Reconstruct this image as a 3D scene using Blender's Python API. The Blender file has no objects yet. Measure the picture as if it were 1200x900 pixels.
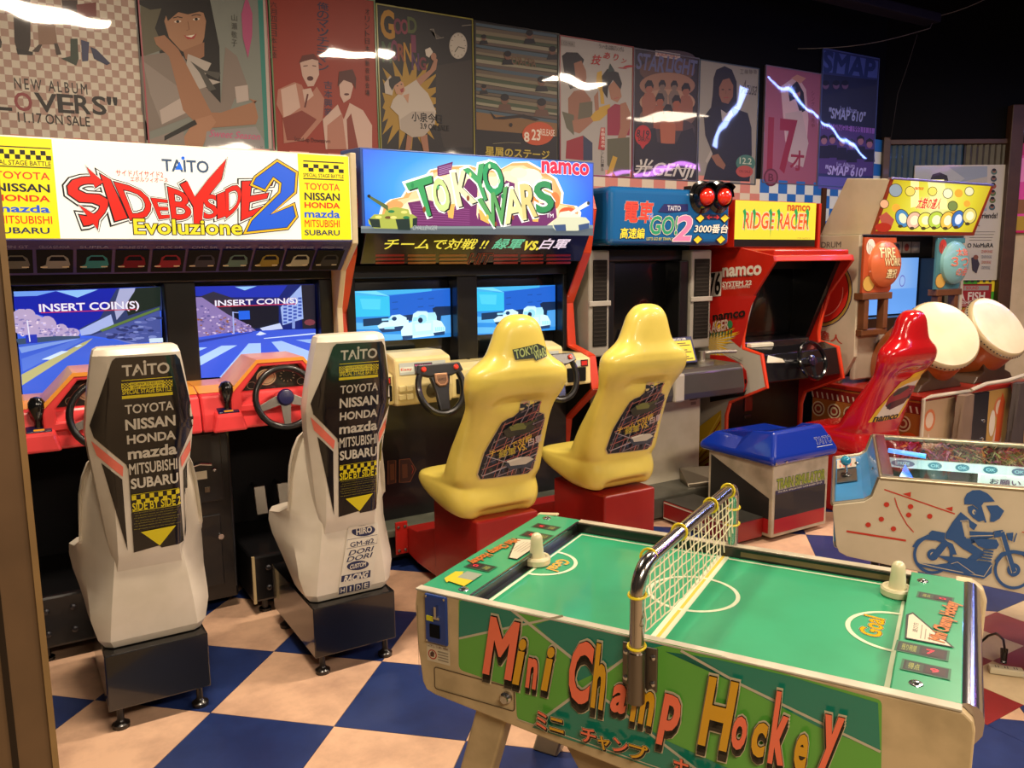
import bpy, bmesh, math, random
import numpy as np
from mathutils import Vector, Matrix, geometry
from mathutils.bvhtree import BVHTree
random.seed(7)
SC = bpy.context.scene
COL = SC.collection
# ---------------------------------------------------------------- camera
F, PITCH, ROLL, YAW, EYE = 960.9, 0.1512, -0.0101, 0.5508, 1.52
_fw = Vector((math.sin(YAW)*math.cos(PITCH), math.cos(YAW)*math.cos(PITCH), -math.sin(PITCH)))
_r0 = Vector((math.cos(YAW), -math.sin(YAW), 0)); _u0 = _r0.cross(_fw)
_rt = math.cos(ROLL)*_r0 + math.sin(ROLL)*_u0; _up = -math.sin(ROLL)*_r0 + math.cos(ROLL)*_u0
CP = Vector((0, 0, EYE))
cam = bpy.data.objects.new('camera', bpy.data.cameras.new('camera')); COL.objects.link(cam)
cam.matrix_world = Matrix.Translation(CP) @ Matrix((_rt, _up, -_fw)).transposed().to_4x4()
cam.data.sensor_width = 36; cam.data.lens = F/1200*36; cam.data.clip_start = .05
SC.camera = cam
# ---------------------------------------------------------------- world and exposure
w = bpy.data.worlds.new('world'); SC.world = w; w.use_nodes = True
w.node_tree.nodes['Background'].inputs[0].default_value = (1.0, .78, .6, 1)
w.node_tree.nodes['Background'].inputs[1].default_value = .05
SC.view_settings.view_transform = 'Standard'; SC.view_settings.look = 'None'
SC.view_settings.exposure = 0.0; SC.view_settings.gamma = 1
# ---------------------------------------------------------------- ceiling lamps (warm fluorescent troffers) and neon
def area(loc, sx, sy, watts, col=(1, .81, .61), rot=(0, 0, 0), name='ceiling_lamp_light'):
    l = bpy.data.lights.new(name, 'AREA'); l.shape = 'RECTANGLE'; l.size = sx; l.size_y = sy
    l.energy = watts; l.color = col
    o = bpy.data.objects.new(name, l); COL.objects.link(o); o.location = loc; o.rotation_euler = rot
    return o
LAMPS = [(.45, 2.35, 3.18, .6, .2, 66), (2.6, 2.35, 3.18, .6, .2, 66), (4.7, 2.35, 3.18, .6, .2, 62),
         (.2, -1.1, 2.75, 1.2, .5, 112), (2.6, -.8, 2.75, 1.2, .5, 100), (5.2, -.3, 2.75, 1.0, .5, 66)]
for x, y, z, a, b, p in LAMPS: area((x, y, z), a, b, p)
area((6.2, 2.0, 3.0), .6, .6, 30)
area((8.3, 2.3, 3.1), 1.6, .05, 16, (.2, .3, 1), (0, math.radians(35), math.radians(20)), 'blue_neon_light')
area((6.9, 2.2, 3.0), .05, 1.2, 8, (.3, .4, 1), (math.radians(25), math.radians(20), math.radians(40)), 'blue_neon_light')
area((5.6, -1.2, 2.7), 2.2, .05, 9, (.25, .3, 1), (math.radians(50), 0, math.radians(35)), 'blue_neon_light')
area((6.8, .6, 2.6), 2.0, .05, 7, (.75, .25, 1), (math.radians(60), 0, math.radians(70)), 'violet_neon_light')

# ---------------------------------------------------------------- pixel -> world helpers (photo frame 1200x900)
def ray(px, py): return (px-600)/F*_rt - (py-450)/F*_up + _fw
def on(px, py, p0, n):
    d = ray(px, py); t = (Vector(p0)-CP).dot(n)/d.dot(n); return CP + d*t
def oy(px, py, Y): return on(px, py, (0, Y, 0), Vector((0, 1, 0)))
def oz(px, py, Z): return on(px, py, (0, 0, Z), Vector((0, 0, 1)))
# ---------------------------------------------------------------- materials
def hx(h):
    h = h.lstrip('#'); c = [int(h[i:i+2], 16)/255 for i in (0, 2, 4)]
    return tuple(x/12.92 if x <= .04045 else ((x+.055)/1.055)**2.4 for x in c) + (1,)
_M = {}
def mat(col, kind='print', s=1.0):
    """kinds: print, matte, gloss, plastic, metal, emit, poster, black"""
    key = (col, kind, s)
    if key in _M: return _M[key]
    m = bpy.data.materials.new('%s_%s' % (kind, col.strip('#'))); m.use_nodes = True
    nt = m.node_tree; b = nt.nodes['Principled BSDF']; c = hx(col)
    b.inputs['Base Color'].default_value = c
    r, mt, coat = {'print': (.45, 0, .2), 'matte': (.75, 0, 0), 'gloss': (.18, 0, .6), 'plastic': (.33, 0, .25), 'metal': (.18, 1, 0),
                   'emit': (.3, 0, 0), 'poster': (.5, 0, 1), 'worn': (.5, 0, .1), 'brushed': (.38, 1, 0)}[kind]
    b.inputs['Roughness'].default_value = r; b.inputs['Metallic'].default_value = mt
    if kind == 'matte': b.inputs['Specular IOR Level'].default_value = .12
    b.inputs['Coat Weight'].default_value = coat; b.inputs['Coat Roughness'].default_value = .06
    if kind == 'emit':
        b.inputs['Base Color'].default_value = (c[0]*.3, c[1]*.3, c[2]*.3, 1)
        b.inputs['Emission Color'].default_value = c; b.inputs['Emission Strength'].default_value = s
    N = nt.nodes.new; L = nt.links.new
    if kind in ('poster', 'plastic', 'matte', 'worn', 'gloss'):
        tc = N('ShaderNodeTexCoord')
        no = N('ShaderNodeTexNoise'); L(tc.outputs['Object'], no.inputs['Vector'])
        if kind == 'poster':
            no.inputs['Scale'].default_value = 2.2; no.inputs['Detail'].default_value = 1.2
            bu = N('ShaderNodeBump'); bu.inputs['Strength'].default_value = .12; bu.inputs['Distance'].default_value = .05
            L(no.outputs['Fac'], bu.inputs['Height']); L(bu.outputs['Normal'], b.inputs['Coat Normal'])
            b.inputs['Coat Roughness'].default_value = .03
        elif kind == 'gloss':
            no.inputs['Scale'].default_value = 40
            bu = N('ShaderNodeBump'); bu.inputs['Strength'].default_value = .02
            L(no.outputs['Fac'], bu.inputs['Height']); L(bu.outputs['Normal'], b.inputs['Normal'])
        else:
            no.inputs['Scale'].default_value = 6 if kind != 'worn' else 9
            no.inputs['Detail'].default_value = 6
            mx = N('ShaderNodeMix'); mx.data_type = 'RGBA'
            k = .72 if kind == 'worn' else .88
            mx.inputs['A'].default_value = (c[0]*k, c[1]*k, c[2]*k*.96, 1); mx.inputs['B'].default_value = c
            rp = N('ShaderNodeMapRange'); rp.inputs['From Min'].default_value = .35; rp.inputs['From Max'].default_value = .6
            L(no.outputs['Fac'], rp.inputs['Value']); L(rp.outputs['Result'], mx.inputs['Factor'])
            L(mx.outputs['Result'], b.inputs['Base Color'])
    _M[key] = m; return m
def glass(name='clear_glass'):
    if name in _M: return _M[name]
    m = bpy.data.materials.new(name); m.use_nodes = True; nt = m.node_tree
    for n in list(nt.nodes): nt.nodes.remove(n)
    o = nt.nodes.new('ShaderNodeOutputMaterial'); t = nt.nodes.new('ShaderNodeBsdfTransparent'); g = nt.nodes.new('ShaderNodeBsdfGlossy')
    g.inputs['Roughness'].default_value = .04; t.inputs[0].default_value = (.9, .93, .92, 1)
    f = nt.nodes.new('ShaderNodeFresnel'); f.inputs[0].default_value = 1.28; mx = nt.nodes.new('ShaderNodeMixShader')
    nt.links.new(f.outputs[0], mx.inputs[0]); nt.links.new(t.outputs[0], mx.inputs[1]); nt.links.new(g.outputs[0], mx.inputs[2])
    nt.links.new(mx.outputs[0], o.inputs[0]); _M[name] = m; return m
def radial(name, center, rad, cols, s=1.0, scale=(1, 1, 1)):
    """emissive panel whose printed colour is a soft radial blend (world coordinates)"""
    m = bpy.data.materials.new(name); m.use_nodes = True; nt = m.node_tree; b = nt.nodes['Principled BSDF']
    N = nt.nodes.new; L = nt.links.new
    g = N('ShaderNodeNewGeometry'); sb = N('ShaderNodeVectorMath'); sb.operation = 'SUBTRACT'; sb.inputs[1].default_value = center
    sl = N('ShaderNodeVectorMath'); sl.operation = 'MULTIPLY'; sl.inputs[1].default_value = [k/rad for k in scale]
    ln = N('ShaderNodeVectorMath'); ln.operation = 'LENGTH'
    r = N('ShaderNodeValToRGB')
    L(g.outputs['Position'], sb.inputs[0]); L(sb.outputs[0], sl.inputs[0]); L(sl.outputs[0], ln.inputs[0]); L(ln.outputs['Value'], r.inputs[0])
    e = r.color_ramp.elements
    e[0].position = 0; e[0].color = hx(cols[0]); e[1].position = 1; e[1].color = hx(cols[-1])
    for i, c in enumerate(cols[1:-1]): x = e.new((i+1)/(len(cols)-1)); x.color = hx(c)
    b.inputs['Base Color'].default_value = (.02, .02, .02, 1); b.inputs['Roughness'].default_value = .25
    L(r.outputs[0], b.inputs['Emission Color']); b.inputs['Emission Strength'].default_value = s
    return m
# ---------------------------------------------------------------- objects
ROOT = {}
def tag(o, label=None, cat=None, group=None, kind=None):
    if label: o['label'] = label
    if cat: o['category'] = cat
    if group: o['group'] = group
    if kind: o['kind'] = kind
    return o
def thing(name, label, cat, loc=(0, 0, 0), rz=0, group=None, kind=None):
    o = bpy.data.objects.new(name, None); COL.objects.link(o); o.empty_display_size = .1
    o.location = loc; o.rotation_euler = (0, 0, rz)
    ROOT[o.name] = (Matrix.Translation(loc) @ Matrix.Rotation(rz, 4, 'Z')).inverted()
    return tag(o, label, cat, group, kind)
def rootinv(p):
    while p.parent: p = p.parent
    return ROOT.get(p.name, Matrix.Identity(4))
def link(name, me, parent=None, local=False, label=None):
    o = bpy.data.objects.new(name, me); COL.objects.link(o)
    if parent is not None:
        if not local: me.transform(rootinv(parent))
        o.parent = parent
    if label: o['label'] = label
    return o
def copy_tree(o, parent=None):
    c = o.copy(); COL.objects.link(c)
    if parent is not None: c.parent = parent
    for ch in list(o.children): copy_tree(ch, c)
    return c
class MB:
    def __init__(s): s.v = []; s.f = []; s.mi = []; s.ms = []; s.sm = []
    def m(s, mt):
        if mt is None: return 0
        if mt not in s.ms: s.ms.append(mt)
        return s.ms.index(mt)
    def add(s, vs, fs, mt=None, smooth=False):
        b = len(s.v); s.v += [tuple(v) for v in vs]; k = s.m(mt)
        for f in fs: s.f.append([b+i for i in f]); s.mi.append(k); s.sm.append(smooth)
        return s
    def box(s, x0, x1, y0, y1, z0, z1, mt=None):
        vs = [(x, y, z) for z in (z0, z1) for y in (y0, y1) for x in (x0, x1)]
        return s.add(vs, [(0, 2, 3, 1), (4, 5, 7, 6), (0, 1, 5, 4), (2, 6, 7, 3), (0, 4, 6, 2), (1, 3, 7, 5)], mt)
    def prism(s, pts, ax, a, b, mt=None):
        f = {'x': lambda p, t: (t, p[0], p[1]), 'y': lambda p, t: (p[0], t, p[1]), 'z': lambda p, t: (p[0], p[1], t)}[ax]
        n = len(pts); vs = [f(p, a) for p in pts] + [f(p, b) for p in pts]
        fs = [list(range(n)), list(range(2*n-1, n-1, -1))] + [(i, (i+1) % n, n+(i+1) % n, n+i) for i in range(n)]
        return s.add(vs, fs, mt)
    def hexa(s, q0, q1, mt=None):
        n = len(q0); return s.add(list(q0)+list(q1), [list(range(n)), list(range(2*n-1, n-1, -1))] + [(i, (i+1) % n, n+(i+1) % n, n+i) for i in range(n)], mt)
    def tube(s, pts, r, n=10, closed=False, mt=None, caps=True):
        pts = [Vector(p) for p in pts]; N = len(pts); rs = r if isinstance(r, (list, tuple)) else [r]*N
        vs = []; up = None
        for i, p in enumerate(pts):
            if closed: t = pts[(i+1) % N]-pts[i-1]
            else: t = pts[min(i+1, N-1)]-pts[max(i-1, 0)]
            t.normalize()
            if up is None: up = Vector((0, 0, 1)) if abs(t.z) < .9 else Vector((0, 1, 0))
            x = t.cross(up).normalized(); up = x.cross(t).normalized()
            for k in range(n):
                a = 2*math.pi*k/n; vs.append(p + rs[i]*(math.cos(a)*x + math.sin(a)*up))
        fs = []
        for i in range(N if closed else N-1):
            j = (i+1) % N
            for k in range(n): l = (k+1) % n; fs.append((i*n+k, i*n+l, j*n+l, j*n+k))
        if not closed and caps: fs += [list(range(n-1, -1, -1)), [(N-1)*n+k for k in range(n)]]
        return s.add(vs, fs, mt, True)
    def lathe(s, prof, c, axis=(0, 0, 1), n=24, mt=None, smooth=True):
        ax = Vector(axis).normalized(); a = Vector((1, 0, 0)) if abs(ax.x) < .9 else Vector((0, 1, 0))
        x = ax.cross(a).normalized(); y = ax.cross(x); c = Vector(c); vs = []
        for r, h in prof:
            for k in range(n):
                t = 2*math.pi*k/n; vs.append(c + ax*h + r*(math.cos(t)*x+math.sin(t)*y))
        fs = []
        for i in range(len(prof)-1):
            for k in range(n): l = (k+1) % n; fs.append((i*n+k, i*n+l, (i+1)*n+l, (i+1)*n+k))
        fs += [list(range(n-1, -1, -1)), [(len(prof)-1)*n+k for k in range(n)]]
        return s.add(vs, fs, mt, smooth)
    def cyl(s, p0, p1, r, n=16, mt=None, r1=None):
        p0 = Vector(p0); p1 = Vector(p1); d = p1-p0
        return s.lathe([(r, 0), (r if r1 is None else r1, d.length)], p0, d, n, mt)
    def ball(s, c, r, n=16, m=9, mt=None, sc=(1, 1, 1)):
        prof = [(r*math.sin(math.pi*i/m), -r*math.cos(math.pi*i/m)) for i in range(1, m)]
        b = len(s.v); s.lathe(prof, (0, 0, 0), (0, 0, 1), n, mt)
        for i in range(b, len(s.v)): v = s.v[i]; s.v[i] = (c[0]+v[0]*sc[0], c[1]+v[1]*sc[1], c[2]+v[2]*sc[2])
        return s
    def loft(s, rings, mt=None, smooth=True):
        n = len(rings[0]); vs = [p for r in rings for p in r]; fs = []
        for i in range(len(rings)-1):
            for k in range(n): l = (k+1) % n; fs.append((i*n+k, i*n+l, (i+1)*n+l, (i+1)*n+k))
        fs += [list(range(n-1, -1, -1)), [(len(rings)-1)*n+k for k in range(n)]]
        return s.add(vs, fs, mt, smooth)
    def build(s, name, mt=None, parent=None, bevel=0, seg=2, local=False, label=None, smooth=False, ang=35, weld=True):
        me = bpy.data.meshes.new(name); me.from_pydata(s.v, [], s.f)
        if s.ms:
            for q in s.ms: me.materials.append(q)
            for p, k in zip(me.polygons, s.mi): p.material_index = k
        else: me.materials.append(mt)
        for p, k in zip(me.polygons, s.sm): p.use_smooth = k or smooth
        bm = bmesh.new(); bm.from_mesh(me); bmesh.ops.recalc_face_normals(bm, faces=bm.faces); bm.to_mesh(me); bm.free()
        if smooth or any(s.sm): me.set_sharp_from_angle(angle=math.radians(ang))
        o = link(name, me, parent, local, label)
        if bevel:
            b = o.modifiers.new('bevel', 'BEVEL'); b.width = bevel; b.segments = seg; b.limit_method = 'ANGLE'; b.angle_limit = .6
        return o
def B(name, mt, parent, *bx, bevel=.004, label=None, local=False):
    m = MB()
    for b in bx: m.box(*b)
    return m.build(name, mt, parent, bevel, label=label, local=local)
# ---------------------------------------------------------------- lettering and printed artwork
_T = {}
def embolden(v0, f0, b):
    """outline the glyph faces, push the outline out by b and fill it again (non-zero winding)"""
    de = set(); ar = sum(v0[f[i-1]][0]*v0[f[i]][1]-v0[f[i]][0]*v0[f[i-1]][1] for f in f0 for i in range(len(f)))
    for f in f0:
        g = f if ar > 0 else f[::-1]
        for i in range(len(g)): de.add((g[i-1], g[i]))
    nx = {}
    for a, c in de:
        if (c, a) not in de: nx.setdefault(a, []).append(c)
    P = []; E = []
    while nx:
        st = next(iter(nx)); L = [st]; cur = st
        while True:
            o = nx[cur]; n = o.pop()
            if not o: del nx[cur]
            if n == st or n not in nx: break
            L.append(n); cur = n
        pts = [v0[q] for q in L]; pts = [p for i, p in enumerate(pts) if math.hypot(p[0]-pts[i-1][0], p[1]-pts[i-1][1]) > 1e-5]
        if len(pts) < 3: continue
        k = len(P); m = len(pts)
        for i in range(m):
            p, a, c = pts[i], pts[i-1], pts[(i+1) % m]; d0 = (p[0]-a[0], p[1]-a[1]); d1 = (c[0]-p[0], c[1]-p[1]); l0, l1 = math.hypot(*d0), math.hypot(*d1)
            n0, n1 = (d0[1]/l0, -d0[0]/l0), (d1[1]/l1, -d1[0]/l1); dt = max(-.55, n0[0]*n1[0]+n0[1]*n1[1]); t = b/(1+dt)
            P.append((p[0]+(n0[0]+n1[0])*t, p[1]+(n0[1]+n1[1])*t)); E.append((k+i, k+(i+1) % m))
    if len(P) < 3: return v0, f0
    r = geometry.delaunay_2d_cdt([Vector(p) for p in P], E, [], 0, 1e-5)
    V = np.array([(p.x, p.y) for p in r[0]]); T = [list(f) for f in r[2]]
    c = np.array([V[f].mean(0) for f in T]); A = np.array([P[e[0]] for e in E]); B_ = np.array([P[e[1]] for e in E])
    up = (A[None, :, 1] <= c[:, None, 1]) & (B_[None, :, 1] > c[:, None, 1]); dn = (A[None, :, 1] > c[:, None, 1]) & (B_[None, :, 1] <= c[:, None, 1])
    cr = (B_[:, 0]-A[:, 0])[None]*(c[:, None, 1]-A[None, :, 1])-(c[:, None, 0]-A[None, :, 0])*(B_[:, 1]-A[:, 1])[None]
    w_ = (up & (cr > 0)).sum(1)-(dn & (cr < 0)).sum(1)
    return [tuple(p) for p in V], [t for t, q in zip(T, w_) if q != 0]
def glyphs(txt, bold=0.0, space=1.0):
    k = (txt, round(bold, 4), space)
    if k in _T: return _T[k]
    if bold > .003:
        v0, f0 = glyphs(txt, 0.0, space); _T[k] = embolden(v0, f0, bold) if f0 else (v0, f0); return _T[k]
    c = bpy.data.curves.new('t', 'FONT'); c.body = txt; c.resolution_u = 3; c.space_character = space
    c.align_x = 'LEFT'; o = bpy.data.objects.new('t', c); COL.objects.link(o); bpy.context.view_layer.update()
    me = bpy.data.meshes.new_from_object(o.evaluated_get(bpy.context.evaluated_depsgraph_get()))
    v = [(p.co.x, p.co.y) for p in me.vertices]; f = [list(p.vertices) for p in me.polygons]
    bpy.data.objects.remove(o); bpy.data.curves.remove(c); bpy.data.meshes.remove(me)
    _T[k] = (v, f); return _T[k]
class Art:
    """flat print on a real plane: polygons and letters, each layer a tenth of a millimetre proud of the last"""
    STEP = .00012
    def __init__(s, p0, u, v, crop=(0, 0, 1), out=None):
        s.o = Vector(p0); s.u = Vector(u).normalized(); s.v = Vector(v).normalized(); s.n = s.u.cross(s.v)
        if out is not None and s.n.dot(Vector(out)) < 0: s.n = -s.n
        elif out is None and s.n.dot(CP-s.o) < 0: s.n = -s.n
        s.c = crop; s.P = []; s.L = 0; s.step = s.STEP; s.kind = 'print'; s.es = 1.0
    def crop(s, ox, oy_, k): s.c = (ox, oy_, k); return s
    def M(s, c): return mat(c, s.kind, s.es) if isinstance(c, str) else c
    def q(s, x, y):
        p = on(s.c[0]+x/s.c[2], s.c[1]+y/s.c[2], s.o, s.n) - s.o; return (p.dot(s.u), p.dot(s.v))
    def raw(s, pts, faces, m, up=True):
        if up: s.L += 1
        s.P.append((pts, faces, s.M(m), s.L))
    def poly(s, pts, m, px=True):
        if px: pts = [s.q(*p) for p in pts]
        tr = geometry.tessellate_polygon([[Vector((p[0], p[1], 0)) for p in pts]])
        s.raw(pts, [list(t) for t in tr], m)
    def rect(s, x0, y0, x1, y1, m, px=True):
        if px: (a0, b0), (a1, b1) = s.q(x0, (y0+y1)/2), s.q(x1, (y0+y1)/2); b0 = s.q((x0+x1)/2, y0)[1]; b1 = s.q((x0+x1)/2, y1)[1]
        else: a0, b0, a1, b1 = x0, y0, x1, y1
        s.raw([(a0, b0), (a1, b0), (a1, b1), (a0, b1)], [(0, 1, 2, 3)], m)
    def ell(s, x, y, rx, ry, m, px=True, n=28, a0=0, a1=360, rot=0):
        cr, sr = math.cos(math.radians(rot)), math.sin(math.radians(rot)); pts = []
        full = a1-a0 >= 360
        for i in range(n if full else n+1):
            t = math.radians(a0+(a1-a0)*i/n); dx, dy = rx*math.cos(t), ry*math.sin(t)
            pts.append((x+dx*cr-dy*sr, y+dx*sr+dy*cr))
        s.poly(pts, m, px)
    def line(s, pts, wd, m, px=True, closed=False):
        """stroked polyline, width in the same units as the points"""
        P = [Vector(p) for p in pts]; n = len(P); vs = []
        for i, p in enumerate(P):
            a = P[i-1] if (i or closed) else P[i]; b = P[(i+1) % n] if (i < n-1 or closed) else P[i]
            t = (b-a).normalized(); k = Vector((-t.y, t.x))*wd/2; vs += [tuple(p+k), tuple(p-k)]
        if px: vs = [s.q(*p) for p in vs]
        s.raw(vs, [(2*i, 2*i+1, (2*i+3) % (2*n), (2*i+2) % (2*n)) for i in range(n if closed else n-1)], m)
    def ring(s, x, y, rx, ry, wd, m, px=True, a0=0, a1=360, n=40):
        s.line([(x+rx*math.cos(math.radians(a0+(a1-a0)*i/n)), y+ry*math.sin(math.radians(a0+(a1-a0)*i/n))) for i in range(n+(a1-a0 < 360))], wd, m, px, a1-a0 >= 360)
    def tq(s, txt, quad, m, bold=.02, shear=0, outs=(), space=1.0, shadow=None):
        """text in a plane-coordinate quad TL TR BR BL"""
        v0, _ = glyphs(txt, 0, space)
        if not v0: return
        x0 = min(p[0] for p in v0); x1 = max(p[0] for p in v0); y0 = min(p[1] for p in v0); y1 = max(p[1] for p in v0)
        w_, h_ = x1-x0 or 1, y1-y0 or 1; TL, TR, BR, BL = [Vector(k) for k in quad]
        def mp(p, dx=0, dy=0):
            a, b = (p[0]-x0+dx)/w_, (p[1]-y0+dy)/h_
            a += shear*(b-.5)*h_/w_
            t = (BL*(1-a)+BR*a)*(1-b) + (TL*(1-a)+TR*a)*b; return (t.x, t.y)
        bold = bold*.4
        for wd, mc in outs:
            v, f = glyphs(txt, bold+wd*.45, space)
            if shadow:
                dx, dy = shadow
                for k in range(0, 4): s.raw([mp(p, dx*k/3, dy*k/3) for p in v], f, mc, up=(k == 0))
            s.raw([mp(p) for p in v], f, mc)
        v, f = glyphs(txt, bold, space); s.raw([mp(p) for p in v], f, m)
    def text(s, txt, x0, y0, x1, y1, m, bold=.02, shear=0, outs=(), space=1.0, shadow=None, sl=None):
        """text in a pixel box; sides read on the box's middle lines so that it lies straight on the plane"""
        ym, xm = (y0+y1)/2, (x0+x1)/2
        a0, a1 = s.q(x0, ym)[0], s.q(x1, ym)[0]; b0, b1 = s.q(xm, y0)[1], s.q(xm, y1)[1]
        s.tq(txt, [(a0, b0), (a1, b0), (a1, b1), (a0, b1)], m, bold, shear, outs, space, shadow)
    def tpx(s, txt, quad, m, **k): s.tq(txt, [s.q(*p) for p in quad], m, **k)
    def checks(s, x0, y0, x1, y1, nx, ny, m, par=0):
        """printed chequer, pixel box"""
        ym, xm = (y0+y1)/2, (x0+x1)/2; a0, a1 = s.q(x0, ym)[0], s.q(x1, ym)[0]; b0, b1 = s.q(xm, y0)[1], s.q(xm, y1)[1]
        vs = []; fs = []
        for i in range(nx):
            for j in range(ny):
                if (i+j) % 2 == par:
                    k = len(vs); X0 = a0+(a1-a0)*i/nx; X1 = a0+(a1-a0)*(i+1)/nx; Y0 = b0+(b1-b0)*j/ny; Y1 = b0+(b1-b0)*(j+1)/ny
                    vs += [(X0, Y0), (X1, Y0), (X1, Y1), (X0, Y1)]; fs.append((k, k+1, k+2, k+3))
        s.raw(vs, fs, m)
    def grad(s, x0, y0, x1, y1, c0, c1, n=14):
        a = [int(c0[i:i+2], 16) for i in (1, 3, 5)]; b = [int(c1[i:i+2], 16) for i in (1, 3, 5)]
        for i in range(n):
            t = i/(n-1); c = '#%02x%02x%02x' % tuple(int(round(p+(r-p)*t)) for p, r in zip(a, b))
            s.rect(x0, y0+(y1-y0)*i/n, x1, y0+(y1-y0)*(i+1)/n, c)
    def build(s, name, parent, label=None, bvh=None, pd=(0, 1, 0), grid=.014, base=.0004):
        mb = MB()
        for pts, fs, m, L in s.P:
            off = base + L*s.step
            if bvh is None:
                mb.add([s.o+s.u*p[0]+s.v*p[1]+s.n*off for p in pts], fs, m)
            else:
                bm = bmesh.new(); vs = [bm.verts.new((p[0], p[1], 0)) for p in pts]
                for f in fs:
                    try: bm.faces.new([vs[i] for i in f])
                    except ValueError: pass
                for ax in (0, 1):
                    lo = min(p[ax] for p in pts); hi = max(p[ax] for p in pts); k = math.floor(lo/grid)+1
                    no = (1, 0, 0) if ax == 0 else (0, 1, 0)
                    while k*grid < hi:
                        co = (k*grid, 0, 0) if ax == 0 else (0, k*grid, 0)
                        bmesh.ops.bisect_plane(bm, geom=bm.verts[:]+bm.edges[:]+bm.faces[:], dist=1e-6, plane_co=co, plane_no=no); k += 1
                bm.verts.index_update(); out = []; D = Vector(pd).normalized()
                for v in bm.verts:
                    p = s.o+s.u*v.co.x+s.v*v.co.y
                    h = bvh.ray_cast(p-D*1.5, D)
                    if h[0] is None:
                        h = bvh.find_nearest(p); nn = h[1] if h[1].dot(D) < 0 else -D; out.append(h[0]+nn*(off+.002))
                    else: nn = h[1] if h[1].dot(D) < 0 else -h[1]; out.append(h[0]-D*(off+.002))
                mb.add(out, [[v.index for v in f.verts] for f in bm.faces], m); bm.free()
        me = bpy.data.meshes.new(name); me.from_pydata(mb.v, [], mb.f)
        for q in mb.ms: me.materials.append(q)
        for p, k in zip(me.polygons, mb.mi): p.material_index = k
        if bvh is not None:
            for p in me.polygons: p.use_smooth = True
        return link(name, me, parent, False, label)
def bvh_of(o, root):
    """BVH in world space of a part before it is moved"""
    me = o.data; M = rootinv(root).inverted()
    return BVHTree.FromPolygons([M @ v.co for v in me.vertices], [list(p.vertices) for p in me.polygons])
K_ = '#0b0b0d'
# ================================================================ SETTING
WALL_Y = 4.45
def floor_mat(name, c0, c1, sc=3.0):
    m = bpy.data.materials.new(name); m.use_nodes = True; nt = m.node_tree; b = nt.nodes['Principled BSDF']; N = nt.nodes.new; L = nt.links.new
    g = N('ShaderNodeNewGeometry'); n = N('ShaderNodeTexNoise'); n.inputs['Scale'].default_value = sc; n.inputs['Detail'].default_value = 8; n.inputs['Roughness'].default_value = .65
    L(g.outputs['Position'], n.inputs['Vector']); r = N('ShaderNodeValToRGB'); L(n.outputs['Fac'], r.inputs[0])
    r.color_ramp.elements[0].position = .35; r.color_ramp.elements[0].color = hx(c0); r.color_ramp.elements[1].position = .58; r.color_ramp.elements[1].color = hx(c1)
    L(r.outputs[0], b.inputs['Base Color']); b.inputs['Roughness'].default_value = .42; b.inputs['Coat Weight'].default_value = .12; return m
M_peach = floor_mat('peach_vinyl', '#b8947c', '#e0b898'); M_blue = floor_mat('blue_vinyl', '#18295a', '#22366e')
M_red = floor_mat('red_vinyl', '#7d2226', '#93292c'); M_cream = floor_mat('cream_vinyl', '#bba582', '#d2bd98')
floor = MB().box(-2.5, 9.5, -2.5, 6.5, -.08, -.004).build('floor', mat('#9a8468', 'matte')); tag(floor, kind='structure')
TS, TA, TX, TY = .44974, -.7532, .4737, 2.75883
ca, sa = math.cos(TA), math.sin(TA)
def clip(poly, ax, val, keep_less):
    out = []
    for i in range(len(poly)):
        a, b = poly[i-1], poly[i]; ia = (a[ax] <= val) == keep_less; ib = (b[ax] <= val) == keep_less
        if ia != ib:
            t = (val-a[ax])/(b[ax]-a[ax]); out.append((a[0]+t*(b[0]-a[0]), a[1]+t*(b[1]-a[1])))
        if ib: out.append(b)
    return out
def slab(pts, m, c=None):
    mb = MB(); mb.prism(pts, 'z', -.004, 0); me = bpy.data.meshes.new('floor_tile'); me.from_pydata(mb.v, [], mb.f); me.materials.append(m)
    bm = bmesh.new(); bm.from_mesh(me); bmesh.ops.recalc_face_normals(bm, faces=bm.faces); bm.to_mesh(me); bm.free(); return me
g_ = .0012; _h = TS-g_
full = [(g_*ca-g_*sa, g_*sa+g_*ca), (_h*ca-g_*sa, _h*sa+g_*ca), (_h*ca-_h*sa, _h*sa+_h*ca), (g_*ca-_h*sa, g_*sa+_h*ca)]
TM = {0: slab(full, M_peach), 1: slab(full, M_blue)}
def put_tile(me, loc=(0, 0, 0)):
    o = bpy.data.objects.new('floor_tile', me); COL.objects.link(o); o.location = loc; o.parent = floor
for i in range(-6, 16):
    for j in range(-8, 14):
        x, y = TX+TS*(i*ca-j*sa), TY+TS*(i*sa+j*ca); cx, cy = x+TS/2*(ca-sa), y+TS/2*(sa+ca)
        if not (-.9 < cx < 8.1 and .25 < cy < 4.7): continue
        if cx > 6.4+(4.45-cy)*1.66+.3: continue
        d = Vector((cx, cy, -EYE)); dp = d.dot(_fw)
        if dp < .3: continue
        qx, qy = 600+F*d.dot(_rt)/dp, 450-F*d.dot(_up)/dp
        if qx < -160 or qx > 1360 or qy > 1010: continue
        pts = [(x+p[0], y+p[1]) for p in full]; k = (i+j) % 2
        if max(p[0] for p in pts) <= 2.61 or min(p[1] for p in pts) >= 1.755 or max(p[1] for p in pts) <= 1.305:
            put_tile(TM[k], (x, y, 0))
        else:
            L_ = clip(pts, 0, 2.609, True); R_ = clip(pts, 0, 2.611, False)
            for q in (L_, clip(R_, 1, 1.756, False), clip(R_, 1, 1.304, True)):
                if len(q) > 2: put_tile(slab(q, (M_peach, M_blue)[k]))
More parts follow.
